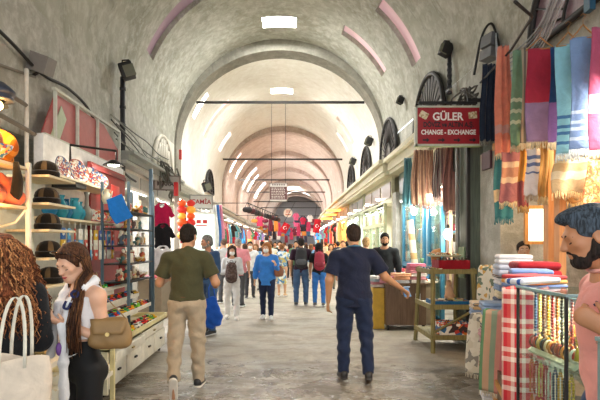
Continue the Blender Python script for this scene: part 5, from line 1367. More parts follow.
# ---- GÜLER exchange sign
t = signboard('exchange_sign', 'red currency exchange sign with white letters hanging over the right-hand stalls', (wx(447.5, 7.3), 7.3, wz(126.5, 7.3)), 0, .97, .58, .08, '#9c1a26', '#b9bfae')
wm = plain('#f4f0ea', .5, var=0); bm_ = plain('#1b1b24', .5, var=0)
RT = (PI / 2, 0, 0)
text('white_lettering', 'GÜLER', .165, wm, t, (-.01, -.045, .135), RT, bold=.004, sx=.92)
text('dark_lettering', 'DÖVİZ ve ALTIN A.Ş.', .10, bm_, t, (0, -.045, .015), RT, bold=.003, sx=.80)
text('white_lettering', 'CHANGE - EXCHANGE', .10, wm, t, (0, -.045, -.10), RT, bold=.003, sx=.80)
for i in range(4):
    b = MB(); x = -.34 + i * .235; b.prism([(x - .05, -.012), (x + .01, -.012), (x + .01, -.035), (x + .055, 0), (x + .01, .035), (x + .01, .012), (x - .05, .012)], .003, M4((0, -.043, -.215), RT)); b.build('arrow', [bm_], t)
for q, c_ in ((-1, '#d8c49a'), (1, '#d8c49a')):
    b = MB(); b.prism([(-.075, -.035), (.05, -.06), (.07, .04), (-.055, .065)], .003, M4((q * .37, -.043, .16), (PI / 2, .3 if q < 0 else -.3, 0))); b.build('banknote_picture', [speckle([c_, '#b49a70', '#e2d6b8'], 40, .6)], t)
b = MB(); b.box((0, 0, .36), (.9, .03, .04)); b.box((.45, 0, .4), (.3, .04, .05)); b.build('hanging_bar', [M_dark], t)
b = MB(); b.box((0, -.0, -.305), (.98, .07, .012)); b.build('green_edge', [plain('#a9c07a', .5)], t)
# ---- coloured cloths hung high in front of the near right shop
WR = 3.0
fr_c = cloth('#cdbfa0'); HW = wood('#8c6238', '#b5854f', 0)
hanging_cloth('patterned_throw', 'dark navy cloth hanging left of the long coral scarf', (wx(488.5, 7.0), 7.0, wz(64, 7.0)), .1, .235, 1.12, [cloth('#1f2a3c')], folds=3, amp=.03, top=.8, fringe=cloth('#7b7a74'), cat='cloth', seed=2)
cs = hanging_cloth('coral_scarf', 'long coral scarf knotted halfway hanging from a hook', (wx(504, 6.1), 6.1, wz(46, 6.1)), .1, .25, 1.38, [cloth('#cf7f6a'), cloth('#b98f8a')], mfn=band([(.72, 0), (.82, 1), (1, 0)]), folds=2.5, amp=.03, top=.45, fringe=fr_c, seed=3)
hanging_cloth('green_striped_scarf', 'sage green scarf with pale stripes beside the coral scarf', (wx(519, 5.7), 5.7, wz(50, 5.7)), -.3, .17, 1.14, [cloth('#6f9078'), cloth('#b9c3ac')], mfn=band([(.5, 0), (.54, 1), (.62, 0), (.66, 1), (.74, 0), (.78, 1), (1, 0)]), folds=1.5, amp=.015, top=.9, fringe=fr_c, seed=4)
hanging_cloth('beige_striped_scarf', 'narrow beige and grey scarf between the green scarf and the red towel', (wx(526, 5.5), 5.5, wz(48, 5.5)), -.3, .10, 1.1, [stripes([(0, '#a89b88'), (.5, '#6f6a64')], 0, .05, 'grey_stripe')], folds=1, amp=.012, top=.9, fringe=fr_c, seed=5)
hanging_cloth('red_towel', 'crimson towel with purple lower half on a wooden hanger', (wx(540, 4.95), 4.95, wz(48, 4.95)), -.25, .265, .97, [cloth('#94263c'), cloth('#7c6688')], mfn=band([(.56, 0), (1, 1)]), folds=.7, amp=.008, top=.97, fringe=fr_c, hanger=HW, cat='towel', seed=6)
hanging_cloth('navy_towel', 'navy towel with mauve end just right of the crimson towel', (wx(556, 4.75), 4.75, wz(47, 4.75)), -.3, .12, .95, [cloth('#1b3561'), cloth('#6f4f86')], mfn=band([(.58, 0), (1, 1)]), folds=.7, amp=.01, top=.95, fringe=fr_c, cat='towel', seed=7)
hanging_cloth('turquoise_towel', 'turquoise towel with blue stripes on a wooden hanger', (wx(568, 4.45), 4.45, wz(44, 4.45)), -.35, .20, 1.02, [cloth('#7fb4c6'), cloth('#3f6a98')], mfn=band([(.66, 0), (.69, 1), (.73, 0), (.76, 1), (.80, 0), (.83, 1), (.87, 0), (.90, 1), (1, 0)]), nv=34, folds=.6, amp=.008, top=.96, fringe=cloth('#d8e2e6'), hanger=HW, cat='towel', seed=8)
hanging_cloth('blue_towel', 'steel blue towel with pale stripes right of the turquoise towel', (wx(583, 4.25), 4.25, wz(37, 4.25)), -.35, .20, 1.0, [cloth('#6d88b0'), cloth('#a9bed4')], mfn=band([(.66, 0), (.69, 1), (.73, 0), (.76, 1), (.80, 0), (.83, 1), (.87, 0), (.90, 1), (1, 0)]), nv=34, folds=.7, amp=.01, top=.96, fringe=cloth('#d8e2e6'), hanger=HW, cat='towel', seed=9)
hanging_cloth('pink_towel', 'rose pink towel at the right edge of the picture', (wx(600, 4.05), 4.05, wz(27, 4.05)), -.3, .16, 1.05, [cloth('#a04a66'), cloth('#c898a8')], mfn=band([(.55, 0), (.7, 1), (1, 0)]), folds=1, amp=.012, top=.95, fringe=fr_c, cat='towel', seed=10)
rail = tag(MB().tube([(1.9, 4.0, 3.62), (2.35, 4.6, 3.78), (2.75, 5.9, 3.98), (2.9, 7.2, 4.02)], .015, 6).build('hanging_rail', [M_iron]), 'thin metal rail carrying the high row of cloths', 'rail')
# shade box + wires over the navy cloth
tag(MB().box((0, 0, 0), (.2, .24, .2), rot=(0, .2, .3)).box((-.02, 0, -.2), (.18, .26, .16), rot=(0, .1, .3)).build('wall_cabinet', [plain('#6b6d70', .5)], loc=(wx(491, 7.6), 7.6, wz(42, 7.6))), 'grey electrical box on the wall above the navy cloth', 'box')
for i in range(7):
    a = i * .06; cable('electric wire in the bundle above the hanging towels, %s from the top' % ORD[i], [(wx(493, 7.6), 7.5, wz(32 + i * 2, 7.5)), (2.95, 6.6, 4.18 - a), (2.8, 5.4, 4.0 - a * .8), (2.55, 4.4, 4.22 - a), (2.45, 3.4, 4.9 - a)], .009, plain(('#9fa6ae', '#6d7078', '#8f9399')[i % 3], .5))
cable('black cable looping over the grey electrical box', [(wx(474, 7.8), 7.8, wz(75, 7.8)), (wx(482, 7.7), 7.7, wz(36, 7.7)), (wx(492, 7.6), 7.6, wz(24, 7.6)), (wx(500, 7.3), 7.3, wz(50, 7.3))], .02)
g = random.Random(3)
for i in range(10):
    pts = [(3.1 - .1 * g.random(), 8.0 + g.uniform(-.3, .9), 3.75 + g.uniform(-.15, .5)) for _ in range(5)]
    cable('twisted old cable in the tangle above the exchange sign, %s of ten' % ORD[i], pts, .016, plain('#4a4640', .7), sub=4)
for i in range(10):
    pts = [(-2.95 + .2 * g.random(), 11.6 + g.uniform(-.5, .9), 3.15 + g.uniform(-.35, .4)) for _ in range(6)]
    cable('twisted old cable in the tangle above the lantern stall, %s of ten' % ORD[i], pts, .022, plain('#55524a', .7), sub=4)
# dark blue post beside the big lunette
tag(MB().box((0, 0, 0), (.06, .1, 1.1)).build('blue_post', [plain('#27526b', .5)], loc=(3.12, 4.95, 4.55)), 'dark blue post in front of the large arched grille at upper right', 'post')
# ---- lower textiles hanging in the shop opening
def strp(*c): return [(i / len(c), x) for i, x in enumerate(c)]
low = [
    ('plum_scarf', 'plum and cream scarf hanging below the coral scarf', 512, 5.9, 152, .28, .62, [cloth('#946066'), cloth('#ccb096'), cloth('#b0806a')], [(.2, 0), (.32, 1), (.5, 2), (.62, 1), (1, 0)], '#cdb894'),
    ('teal_scarf', 'teal scarf with sand coloured end beside the plastered pier', 503, 6.3, 156, .22, .82, [cloth('#3f7c86'), cloth('#cdb999')], [(.55, 0), (.72, 1), (1, 0)], '#3f7c86'),
    ('blue_check_towel', 'white and blue striped towel above the shop counter window', 537, 5.3, 148, .24, .52, [cloth('#dcdfe6'), cloth('#6078a8')], [(.15, 0), (.22, 1), (.3, 0), (.37, 1), (.5, 0), (.55, 1), (1, 0)], '#b4a690'),
    ('ochre_scarf', 'ochre scarf with rose end hanging in the doorway', 524, 5.6, 140, .12, .78, [cloth('#b8813c'), cloth('#8a4a4c')], [(.6, 0), (1, 1)], '#a88a5a'),
    ('gold_towel', 'golden towel beside the wooden door post', 544, 5.0, 138, .1, .62, [cloth('#b88a4a')], [(1, 0)], '#d8c090'),
    ('sand_throw', 'large sand coloured fringed throw above the bearded man', 572, 4.55, 150, .34, .40, [cloth('#bda27a'), cloth('#d4c4a4')], [(.3, 1), (.5, 0), (.7, 1), (1, 0)], '#e2c793'),
    ('brown_striped_throw', 'brown and sand striped throw behind the bearded man', 585, 4.7, 152, .36, .50, [cloth('#a97f50'), cloth('#d8b67c')], [(.2, 0), (.35, 1), (.5, 0), (.75, 1), (1, 0)], '#d8b880'),
    ('orange_throw', 'orange patterned throw at the right edge above the bearded man', 598, 4.3, 160, .22, .5, [speckle(['#b8603c', '#cc9458', '#bf7444', '#d8b484'], 60, .9)], [(1, 0)], '#e2b070'),
]
for i, (nm, lab, px, Y, py, w_, L, mats, bd, fr) in enumerate(low):
    hanging_cloth(nm, lab, (wx(px, Y), Y, wz(py, Y)), -.2 - .05 * (i % 3), w_, L, mats, mfn=band(bd), folds=1.5, amp=.018, top=.85, fringe=cloth(fr), cat='scarf', seed=20 + i)
# ---- timber front, window and interior of the towel shop
tf = thing('timber_shopfront', 'honey coloured timber frame of the towel shop behind the hanging textiles', 'shopfront', (0, 0, 0))
for (px, Y, w_) in ((551, 5.15, .11), (560, 4.9, .07)):
    x = wx(px, Y); b = MB(); b.box((x, Y, 1.5), (w_, .1, 3.0)); b.build('post', [wood('#c58b58', '#e0ab78')], tf)
b = MB(); b.box((2.95, 5.9, 2.96), (.12, 1.7, .1)); b.build('lintel', [M_oak], tf)
tag(MB().box((0, 0, 0), (.05, 3.6, 2.9)).build('shop_back_panel', [wood('#b98a4a', '#dcb070', 1)], loc=(4.3, 4.9, 1.47)), 'warm timber back wall inside the towel shop', 'panel')
sh2 = shelf_unit('textile_shelves', 'timber shelves of folded textiles inside the towel shop', 3.55, 4.2, 3.4, 5.3, [.5, .9, 1.3, 1.7, 2.1, 2.5], 2.6, M_oak, M_oak, None)
g = random.Random(12); tc = ['#d9b27c', '#c98f50', '#e2c9a0', '#b8733f', '#d8cfc0', '#a85a3a', '#e0b890', '#8f6a4a']
for r_, z in enumerate((.5, .9, 1.3, 1.7, 2.1)):
    for j in range(4):
        for i in range(3):
            K_fold.put((3.75, 3.6 + j * .38, z + i * .055), 'folded textile in the %s pile of the %s interior shelf, %s from below' % (ORD[j], ORD[r_], ORD[i]), rz=PI / 2, group='folded textiles inside the towel shop', recol=[('', 0, cloth(tc[g.randrange(8)]))])
# window with daylight view beside the clerk
t = thing('shop_window', 'small bright window of the towel shop showing white and green light', 'window', (wx(540, 5.95), 5.95, wz(225, 5.95)), -.1)
b = MB(); b.box((0, 0, 0), (.30, .02, .42)); b.build('pane', [glow('#d8ecdc', 1.1)], t); b = MB()
for z in (-.22, .22): b.box((0, -.01, z), (.36, .05, .04))
for x in (-.17, .17): b.box((x, -.01, 0), (.04, .05, .44))
b.build('frame', [M_oak], t)
p = Person('p', 'shop clerk in pink shirt inside the towel shop below the hanging scarves', (wx(523, 6.35), 6.35, 0), face_dir(-.3, -1), H=1.62, h=.018, skinc='#c99a7c')
p.body(); p.face(); p.hair('#2a201a', 'short'); p.top([cloth('#cf8f92')], sleeve=.8, hem=-.1); p.legs([cloth('#4a4550')]); p.shoes()
area('towel_shop_light', (3.4, 4.6, 2.85), (0, .5, 0), .8, 2.0, 42, '#ffd8a4')
# ---- piles of folded textiles on the ground, from far to near
def fold(w_, d, h, mat, label, loc, rz=0, name='folded_towel', layers=2, cat='towel', group=None):
    o = fold_stack_mesh(w_, d, h, layers).build(name, [mat], loc=loc); o.rotation_euler = (0, 0, rz); return tag(o, label, cat, group)
S1 = stripes(strp('#c9c2b4', '#3f4a64', '#d8d2c6', '#6a3a44', '#d8d2c6', '#5a6a80'), 2, .05, 'blue_grey_stripe')
S2 = stripes(strp('#b8433a', '#e2d8ca', '#3f6a9c', '#d8a040', '#4f8a5a', '#c05a4a', '#ded6c8'), 2, .22, 'rainbow_stripe')
S3 = stripes(strp('#24304f', '#e0dcd4'), 2, .03, 'navy_white_stripe')
S4 = stripes(strp('#d8ccb8', '#c9a87a', '#8f8a84', '#e0d8ca'), 1, .06, 'sand_stripe')
S5 = stripes(strp('#b92f38', '#cf5a55', '#e2cfc4', '#b92f38', '#b92f38', '#e2cfc4'), 0, .14, 'red_check', cross=(2, .2, strp('#b92f38', '#b92f38', '#b92f38', '#e6d8cc', '#c04a48', '#e6d8cc')))
base = thing('goods_crate', 'low wooden base under the piles of striped textiles', 'crate', (2.42, 4.9, 0), -.28)
b = MB(); b.box((0, 0, .2), (.62, 2.2, .4)); b.build('crate_body', [M_brownwood], base)
b = MB()
for z in (.1, .28): b.box((-.32, 0, z), (.02, 2.2, .05))
b.build('slat', [M_oak], base)
palette = [(cloth('#c9c0b0'), 'grey beige'), (S3, 'navy and white striped'), (cloth('#a93a3f'), 'brick red'), (S4, 'sand striped'), (cloth('#d6d6da'), 'pale grey'), (S1, 'blue-grey striped'), (cloth('#7e94b4'), 'dusty blue'), (cloth('#d8c9a8'), 'cream'), (S2, 'rainbow striped'), (cloth('#b8868c'), 'dusty rose'), (cloth('#34405c'), 'dark blue')]
piles = [('farthest', 2.36, 5.75, .44, .9, .30, .32), ('second farthest', 2.45, 5.25, .44, 1.25, .34, .32), ('middle', 2.16, 4.95, .02, .98, .30, .32), ('second nearest', 2.45, 4.6, .44, 1.22, .36, .36), ('nearest', 2.12, 4.2, .02, 1.12, .36, .34)]
g = random.Random(21)
for (nm, x, y, z0, z1, w_, d_) in piles:
    z = z0 - .04; i = 0
    if z0 > .4: z = .402
    else: z = .003
    if nm == 'nearest' or nm == 'middle': z = .003
    while z < z1:
        h_ = g.uniform(.06, .09); m, cn_ = palette[g.randrange(len(palette))]
        fold(w_ * g.uniform(.94, 1.04), d_ * g.uniform(.92, 1.03), h_, m, '%s folded textile, %s up in the %s pile by the showcase' % (cn_, ORD[i] if i < 20 else 'uppermost', nm), (x + g.uniform(-.01, .01), y + g.uniform(-.01, .01), z), -.25 + g.uniform(-.05, .05), group='folded textiles in piles on the right'); z += h_ * .985; i += 1
# top bundles
fold(.36, .32, .12, cloth('#b9c0d2'), 'pale lilac folded towels on top, left of the shop window', (2.38, 5.05, 1.27), -.2, layers=2)
fold(.34, .32, .10, cloth('#d9dbe0'), 'white folded towel on the lilac ones left of the shop window', (2.38, 5.05, 1.39), -.3, layers=2)
fold(.40, .34, .15, cloth('#8f1a26'), 'dark red folded blanket under the rolled blue towel', (2.38, 4.62, 1.28), -.15, layers=2, cat='blanket')
fold(.36, .34, .12, cloth('#d9cfc4'), 'cream folded towel facing the camera below the blue towel', (2.14, 4.2, 1.17), -.2, layers=2)
fold(.34, .28, .09, cloth('#6f87b8'), 'blue rolled towel on top of the nearest pile', (2.14, 4.22, 1.29), -.35, layers=2)
# draped cloths down the front of the piles
def drape(name, label, loc, rz, w_, L, mat, over=.18, seed=0, bulge=.08, fringe='#ddd2bc'):
    t = thing(name, label, 'cloth', loc, rz)
    def fn(u, v):
        s_ = v * (over + L); x = (u - .5) * w_
        if s_ < over: y = over - s_; z = .012 * math.sin(u * 9 + seed)
        else:
            q = s_ - over; y = -.02 - bulge * math.sin(min(1, q / L) * PI * .5) - .016 * math.sin(u * 8 + seed) * min(1, q * 5); z = -q
        return Vector((x, y, z))
    b = MB(); b.sheet(fn, 18, 30, .012); b.build('cloth_panel', [mat], t)
    b = MB(); g_ = random.Random(seed)
    for i in range(22):
        p_ = fn((i + .5) / 22, 1); b.tube([p_ + Vector((0, 0, .01)), p_ + Vector((g_.uniform(-.01, .01), g_.uniform(-.01, .0), -.05))], [.006, .004], 4)
    b.build('fringe', [cloth(fringe)], t); return t
drape('cream_patterned_cloth', 'cream cloth with grey figures draped over the far end of the piles', (wx(484, 5.5), 5.40, .78), -1.1, .46, .66, speckle(['#d6cfbe', '#cfc6b2', '#8a857c', '#ddd6c6'], 16, .9), seed=1, bulge=.06)
drape('pompom_cloth', 'white cloth dotted with coloured pompoms hanging by the plastered pier', (wx(488, 6.0), 5.95, 1.32), -1.1, .3, .85, speckle(['#d8d2c2', '#d8d2c2', '#c9a05a', '#dcd6c8', '#6a7a6a', '#dcd6c8'], 22, .9), seed=2, bulge=.03)
drape('salmon_striped_cloth', 'salmon, grey and green striped cloth draped in front of the middle pile', (wx(499, 4.75), 4.62, .95), -.9, .42, .78, stripes(strp('#c9737a', '#7c8fb0', '#6f9a72', '#c9a58a', '#8fa08a', '#c98a80'), 0, .36, 'soft_stripe'), seed=3)
drape('rainbow_cloth', 'rainbow striped folded cloth hanging over the nearest pile', (wx(515, 4.15), 3.98, 1.22), -.35, .30, .42, S2, seed=4, bulge=.03)
drape('red_checked_cloth', 'red and white checked cloth hanging beside the glass showcase', (wx(526, 3.35), 3.36, 1.28), -.42, .30, 1.1, S5, seed=5, bulge=.05)
b = MB(); b.box((0, 0, .6), (.34, .34, 1.2), bev=.02); tag(b.build('textile_bale', [S4], loc=(1.83, 3.56, .01)), 'tall bale of sand striped textile behind the red checked cloth', 'bale')
for i in range(5):
    c_ = ('#d8dbe4', '#c9747c', '#6f87b8', '#d8a05a', '#b43a3f')[i]; fold(.34, .3, .03, cloth(c_), 'thin folded cloth on the textile bale, %s from the bottom' % ORD[i], (1.83, 3.56, 1.213 + i * .032), .1 * i, layers=1)
# blue-white cloth ridge laid over the case
fold(.40, .14, .035, stripes(strp('#d8dbe6', '#3a5fa8', '#e2e2ea'), 1, .07, 'blue_border'), 'white cloth with blue border lying on top of the glass showcase', (1.60, 3.12, 1.345), .5, layers=1)
# ---- glass showcases
def showcase(name, label, x0, x1, y0, y1, z0, z1, shelves, postmat):
    t = thing(name, label, 'showcase', ((x0 + x1) / 2, (y0 + y1) / 2, 0)); cx, cy = (x0 + x1) / 2, (y0 + y1) / 2
    b = MB(); b.box((0, 0, z0 / 2), (x1 - x0, y1 - y0, z0)); b.build('base', [M_brownwood], t)
    G = glass()
    for nm, c_, s_ in (('front_pane', (0, y0 - cy, (z0 + z1) / 2), (x1 - x0, .008, z1 - z0)), ('side_pane', (x0 - cx, 0, (z0 + z1) / 2), (.008, y1 - y0, z1 - z0)), ('top_pane', (0, 0, z1), (x1 - x0 + .02, y1 - y0 + .02, .012))):
        b = MB(); b.box(c_, s_); b.build(nm, [G], t)
    for x in (x0, x1):
        for y in (y0, y1): b = MB(); b.box((x - cx, y - cy, (z0 + z1) / 2), (.014, .014, z1 - z0)); b.build('post', [postmat], t)
    b = MB(); b.box((x0 - cx, 0, z1 + .008), (.02, y1 - y0 + .03, .012)); b.box((0, y0 - cy, z1 + .008), (x1 - x0 + .03, .02, .012)); b.build('edge_trim', [plain('#86a6ac', .2)], t)
    for z in shelves: b = MB(); b.box((0, 0, z), (x1 - x0 - .03, y1 - y0 - .03, .008)); b.build('glass_shelf', [G], t)
    return t
showcase('glass_showcase', 'tall glass showcase full of bracelets and bead strings at lower right', 1.42, 2.05, 2.44, 2.95, .45, 1.33, [.93], M_dark)
area('showcase_lamp', (1.60, 2.7, 1.31), (0, 0, 0), .03, .44, 5, '#fff6e0')  # added light under the glass top, brightens the bracelets and strings
showcase('glass_counter', 'nearer glass counter at the bottom right corner in front of the bearded man', .93, 1.5, 1.12, 1.42, .5, 1.31, [.9], plain('#7f999c', .2))
# sloped pad of bracelets
pad = tag(MB().box((0, 0, 0), (.36, .46, .02), rot=(0, -.62, 0)).build('velvet_pad', [cloth('#e2d6b8')], loc=(1.62, 2.70, 1.055)), 'cream sloping pad under the rows of bracelets in the showcase', 'pad')
K_br = Kind(lambda: tag(MB().tube([(math.cos(a) * .032, 0, math.sin(a) * .032) for a in np.linspace(0, 2 * PI, 17)[:-1]], .007, 6, closed=True).build('bead_bracelet', [plain('#c9842c', .35)]), 'x', 'bracelet'))
bc = ['#d88a2c', '#2a2420', '#e2c9a0', '#7c3a24', '#e8dcc8', '#c9a04a', '#5a6a4a', '#a8432f']
bn = ['amber', 'black', 'sand', 'brown', 'cream', 'honey', 'olive', 'rust']
g = random.Random(5)
for r_ in range(4):
    for i in range(11):
        k_ = g.randrange(8); y = 2.495 + i * .041
        K_br.put((1.495 + r_ * .072, y, .985 + r_ * .052 + .03), '%s bead bracelet, %s from the near end in the %s row of the sloping pad' % (bn[k_], ORD[i], ('front', 'second', 'third', 'back')[r_]), rz=.0, rot=(0, -.3, .35), group='bead bracelets in the showcase', recol=[('', 0, plain(bc[k_], .35))])
def mk_strand():
    t = thing('bead_necklace', 'x', 'necklace'); b = MB()
    for k in range(14):
        for q in (-1, 1): b.ball((q * .012 * min(1, k / 3), 0, -k * .017), .0085, 6)
    b.build('beads', [plain('#e0b020', .3)], t); b = MB(); b.lathe([(.001, -.24), (.006, -.245), (.016, -.31), (.001, -.312)], n=10); b.build('tassel', [cloth('#c8902a')], t); return t
K_strand = Kind(mk_strand); nc = [('#e2b41f', 'yellow'), ('#c2402a', 'red'), ('#e8e0d0', 'white'), ('#241f1c', 'black'), ('#d8731f', 'orange'), ('#b01f2a', 'crimson'), ('#e2a11f', 'golden'), ('#6a3a24', 'brown'), ('#e8d06a', 'lemon'), ('#2f4a6a', 'blue')]
tag(MB().tube([(1.50, 2.46, 1.31), (1.50, 2.93, 1.31)], .005, 5).build('necklace_rod', [M_steel]), 'thin rod under the glass top carrying bead strings', 'rod')
for i, (c_, n2) in enumerate(nc):
    K_strand.put((1.50, 2.48 + i * .046, 1.305), '%s bead necklace hanging in the showcase, %s from its near end' % (n2, ORD[i]), group='bead necklaces in the showcase', rz=.9, recol=[('beads', 0, plain(c_, .3)), ('tassel', 0, cloth(c_))])
for i, (c_, n2) in enumerate(nc[:9]):
    K_strand.put((1.47, 2.48 + i * .05, .92), '%s tasselled string under the sloping pad, %s from its near end' % (n2, ORD[i]), group='tasselled strings low in the showcase', rz=.1, scale=.9, recol=[('beads', 0, plain(nc[(i * 3) % 10][0], .3)), ('tassel', 0, cloth(nc[(i * 3) % 10][0]))])
for i in range(4):
    K_box.put((1.86, 2.52 + i * .12, .934), 'dark display box at the back of the showcase, %s from the near end' % ORD[i], scale=.9, group='dark boxes in the showcase', recol=[('', 0, plain(('#20262e', '#4a3a30')[i % 2], .4))])
for i in range(6):
    K_br.put((.99 + (i % 3) * .1, 1.2 + (i // 3) * .12, .92), 'bracelet lying in the nearer glass counter, %s counted along' % ORD[i], rot=(PI / 2, 0, 0), group='bracelets in the nearer counter', recol=[('', 0, plain(bc[i], .35))])
# ---- plastered pier extras: dark timber post and pipe
t = thing('timber_post', 'weathered grey-green timber post with a pipe beside the plastered pier', 'post', (3.0, 7.85, 0))
b = MB(); b.box((0, 0, 1.75), (.24, .42, 3.5)); b.build('post_shaft', [M_greenwood], t); b = MB(); b.box((-.14, -.05, 1.3), (.06, .26, .5)); b.build('meter_box', [plain('#7d9272', .5)], t)
b = MB(); b.cyl((-.17, .12, .01), (-.17, .12, 3.3), .035, n=10); b.build('pipe', [plain('#8f8f8a', .4, .4)], t)
b = MB(); b.box((-.13, -.24, 1.6), (.05, .07, 3.2)); b.build('dark_strip', [M_dark], t)
# small dark plaque on the pier
tag(MB().box((0, 0, 0), (.03, .30, .26)).build('wall_plaque', [plain('#4a2630', .5)], loc=(2.975, 7.15, wz(160, 7.1))), 'small dark maroon plaque high on the plastered pier', 'plaque')
# ---- A-frame stand
X0, X1, Y0, Y1 = 2.13, 2.80, 7.0, 8.0
af = thing('display_stand', 'olive painted wooden trestle stand with three shelves of souvenirs', 'stand', ((X0 + X1) / 2, (Y0 + Y1) / 2, 0)); ol = M_olive
for q, nm in ((-1, 'near'), (1, 'far')):
    for x in (-.33, .33):
        b = MB(); b.tube([(x, q * .48, .002), (x * .9, q * .36, 1.24)], .034, 4, smooth=False); b.build('leg', [ol], af)
for z, dd in ((.22, .94), (.66, .84), (1.18, .74)):
    b = MB(); b.box((0, 0, z), (.68, dd, .03)); b.box((0, -dd / 2, z + .01), (.7, .03, .07)); b.box((-.34, 0, z + .01), (.03, dd, .07)); b.build('shelf', [ol], af)
b = MB(); b.tube([(-.3, -.44, .3), (.3, -.40, .62)], .02, 4, smooth=False); b.build('brace', [ol], af)
cx, cy = (X0 + X1) / 2, (Y0 + Y1) / 2
def crate(name, label, loc, s_, mat):
    t = thing(name, label, 'box', loc); x, y, z = s_; b = MB(); b.box((0, 0, .008), (x, y, .016))
    for q in (-1, 1): b.box((q * x / 2, 0, z / 2), (.014, y, z)); b.box((0, q * y / 2, z / 2), (x, .014, z))
    b.build('box_body', [mat], t); return t
crate('red_fabric_box', 'dark red fabric box on the top shelf of the trestle stand', (cx + .05, cy - .12, 1.196), (.46, .34, .16), cloth('#8a1422'))
crate('blue_fabric_box', 'blue fabric tray of shells on the middle shelf of the trestle stand', (cx, cy - .16, .677), (.56, .36, .07), cloth('#1f5f8e'))
crate('patterned_box', 'colourful patterned box on the bottom shelf of the trestle stand', (cx + .05, cy - .2, .237), (.46, .4, .18), speckle(['#c23a2a', '#e8e2d6', '#2f6a9a', '#d8772a', '#3a2a2a', '#e8e2d6'], 14, .6))
g = random.Random(6); sk = ['#b8a684', '#7c6a5a', '#d8cdb4', '#3a3430', '#c9b060', '#8fa07a', '#a8805a']
for i in range(14):
    K_figure.put((cx - .15 + (i % 7) * .065, cy - .26 + (i // 7) * .14, 1.285 if i // 7 else 1.30), 'tiny black and silver ornament, %s counted along the red box' % ORD[i], group='ornaments in the red box', scale=.62, rz=i, recol=[('', 0, plain(('#2a2622', '#8f8a7c', '#4a4640')[i % 3], .3, .3))])
for i in range(14):
    K_bowl.put((cx - .22 + (i % 7) * .072, cy - .24 + (i // 7) * .16, .70 + .01 * (i % 2)), 'small sand coloured shell dish, %s counted along the blue tray' % ORD[i], group='shell dishes in the blue tray', scale=.75, recol=[('', 0, plain(sk[i % 7], .5))])
for i in range(12):
    K_box.put((cx - .14 + (i % 4) * .11, cy - .33 + (i // 4) * .12, .36), 'small wrapped bundle, %s counted along the patterned box' % ORD[i], group='bundles in the patterned box', scale=.6, rz=i, recol=[('', 0, speckle([['#c23a2a', '#e8e2d6'], ['#2f6a9a', '#e0d8c4'], ['#d8772a', '#3a2a2a']][i % 3], 30, .6))])
for i in range(8):
    K_bowl.put((cx - .27 + (i % 2) * .09, cy - .30 + (i // 2) * .16, 1.20), 'small evil-eye dish beside the red box, %s counted along' % ORD[i], group='dishes beside the red box', scale=.6, recol=[('', 0, speckle([('#2f7fb8', '#e8e2d6', '#1b1b1b'), ('#d8b83a', '#1b1b1b', '#e8e2d6')][i % 2], 40, .3))])
tp = thing('display_tray', 'round tray heaped with painted trinkets above the red box', 'tray', (cx + .02, cy + .08, 1.40)); b = MB(); b.lathe([(.001, 0), (.24, 0), (.27, .03), (.26, .035), (.001, .01)], n=24); b.build('tray_plate', [plain('#c9c4a4', .4)], tp)
b = MB(); b.cyl((0, 0, -.2), (0, 0, 0), .03); b.build('pedestal', [M_olive], tp)
for i in range(20):
    a = i * 2.4; r = .05 + .04 * (i % 5); K_bowl.put((cx + .02 + r * math.cos(a), cy + .08 + r * math.sin(a), 1.415), 'painted trinket dish heaped on the round tray, %s of twenty' % ORD[i], rot=(.5 * math.sin(a), .5 * math.cos(a), a), group='trinkets on the round tray', scale=.62, recol=[('', 0, speckle([['#c9a060', '#7c2f2a', '#e8e2d6'], ['#2f9a9a', '#e8e2d6', '#d8a03a'], ['#d86a3a', '#f0e6c8', '#5a3a2a']][i % 3], 40, .3))])
f = Field(.012); f.cap((0, 0, .06), (0, 0, .18), .07, .085, .02); f.cap((0, 0, .2), (.05, 0, .25), .05, .03, .03); o = f.mesh('felt_figure', [cloth('#c98f5c')]); tag(o, 'tan felt figure standing beside the round tray of trinkets', 'figure'); o.location = (cx - .05, cy + .28, 1.25)
f = Field(.014); f.cap((0, 0, .05), (0, 0, .22), .07, .05, .02); f.ell((0, 0, .3), (.045, .045, .055)); f.cap((0, 0, .18), (-.07, -.04, .1), .03, .02, .02); f.cap((0, 0, .18), (.07, -.04, .1), .03, .02, .02); o = f.mesh('cloth_doll', [plain('#cfa07a', .6)]); tag(o, 'tan cloth doll on the middle shelf of the trestle stand', 'doll'); o.location = (cx + .1, cy + .1, .68)
# ---- brown cabinet with textiles
bx = thing('wheeled_cabinet', 'brown wooden cabinet on castors covered with folded textiles', 'cabinet', (2.2, 9.15, 0))
b = MB(); b.box((0, 0, .47), (.74, .55, .74)); b.build('carcass', [M_brownwood], bx); b = MB(); b.box((0, 0, .855), (.8, .6, .03)); b.build('cabinet_top', [M_brownwood], bx)
b = MB(); b.box((.22, -.28, .62), (.09, .006, .13)); b.box((.22, -.284, .6), (.06, .004, .05), mi=1); b.build('paper_notice', [plain('#dfe6ec', .7, var=0), plain('#4a7fb0', .7, var=0)], bx)
for x in (-.33, .33):
    for y in (-.24, .24): b = MB(); b.cyl((x - .015, y, .045), (x + .015, y, .045), .044, n=12); b.box((x, y, .09), (.04, .05, .03)); b.build('castor', [M_dark], bx)
g = random.Random(31)
pc = [('#d8d4d2', 'white'), ('#c98a94', 'pink'), ('#9aa8ae', 'grey-blue'), ('#d8a07c', 'peach'), ('#c9ccd2', 'silver'), ('#b8627a', 'rose'), ('#bcc0b4', 'sage grey')]
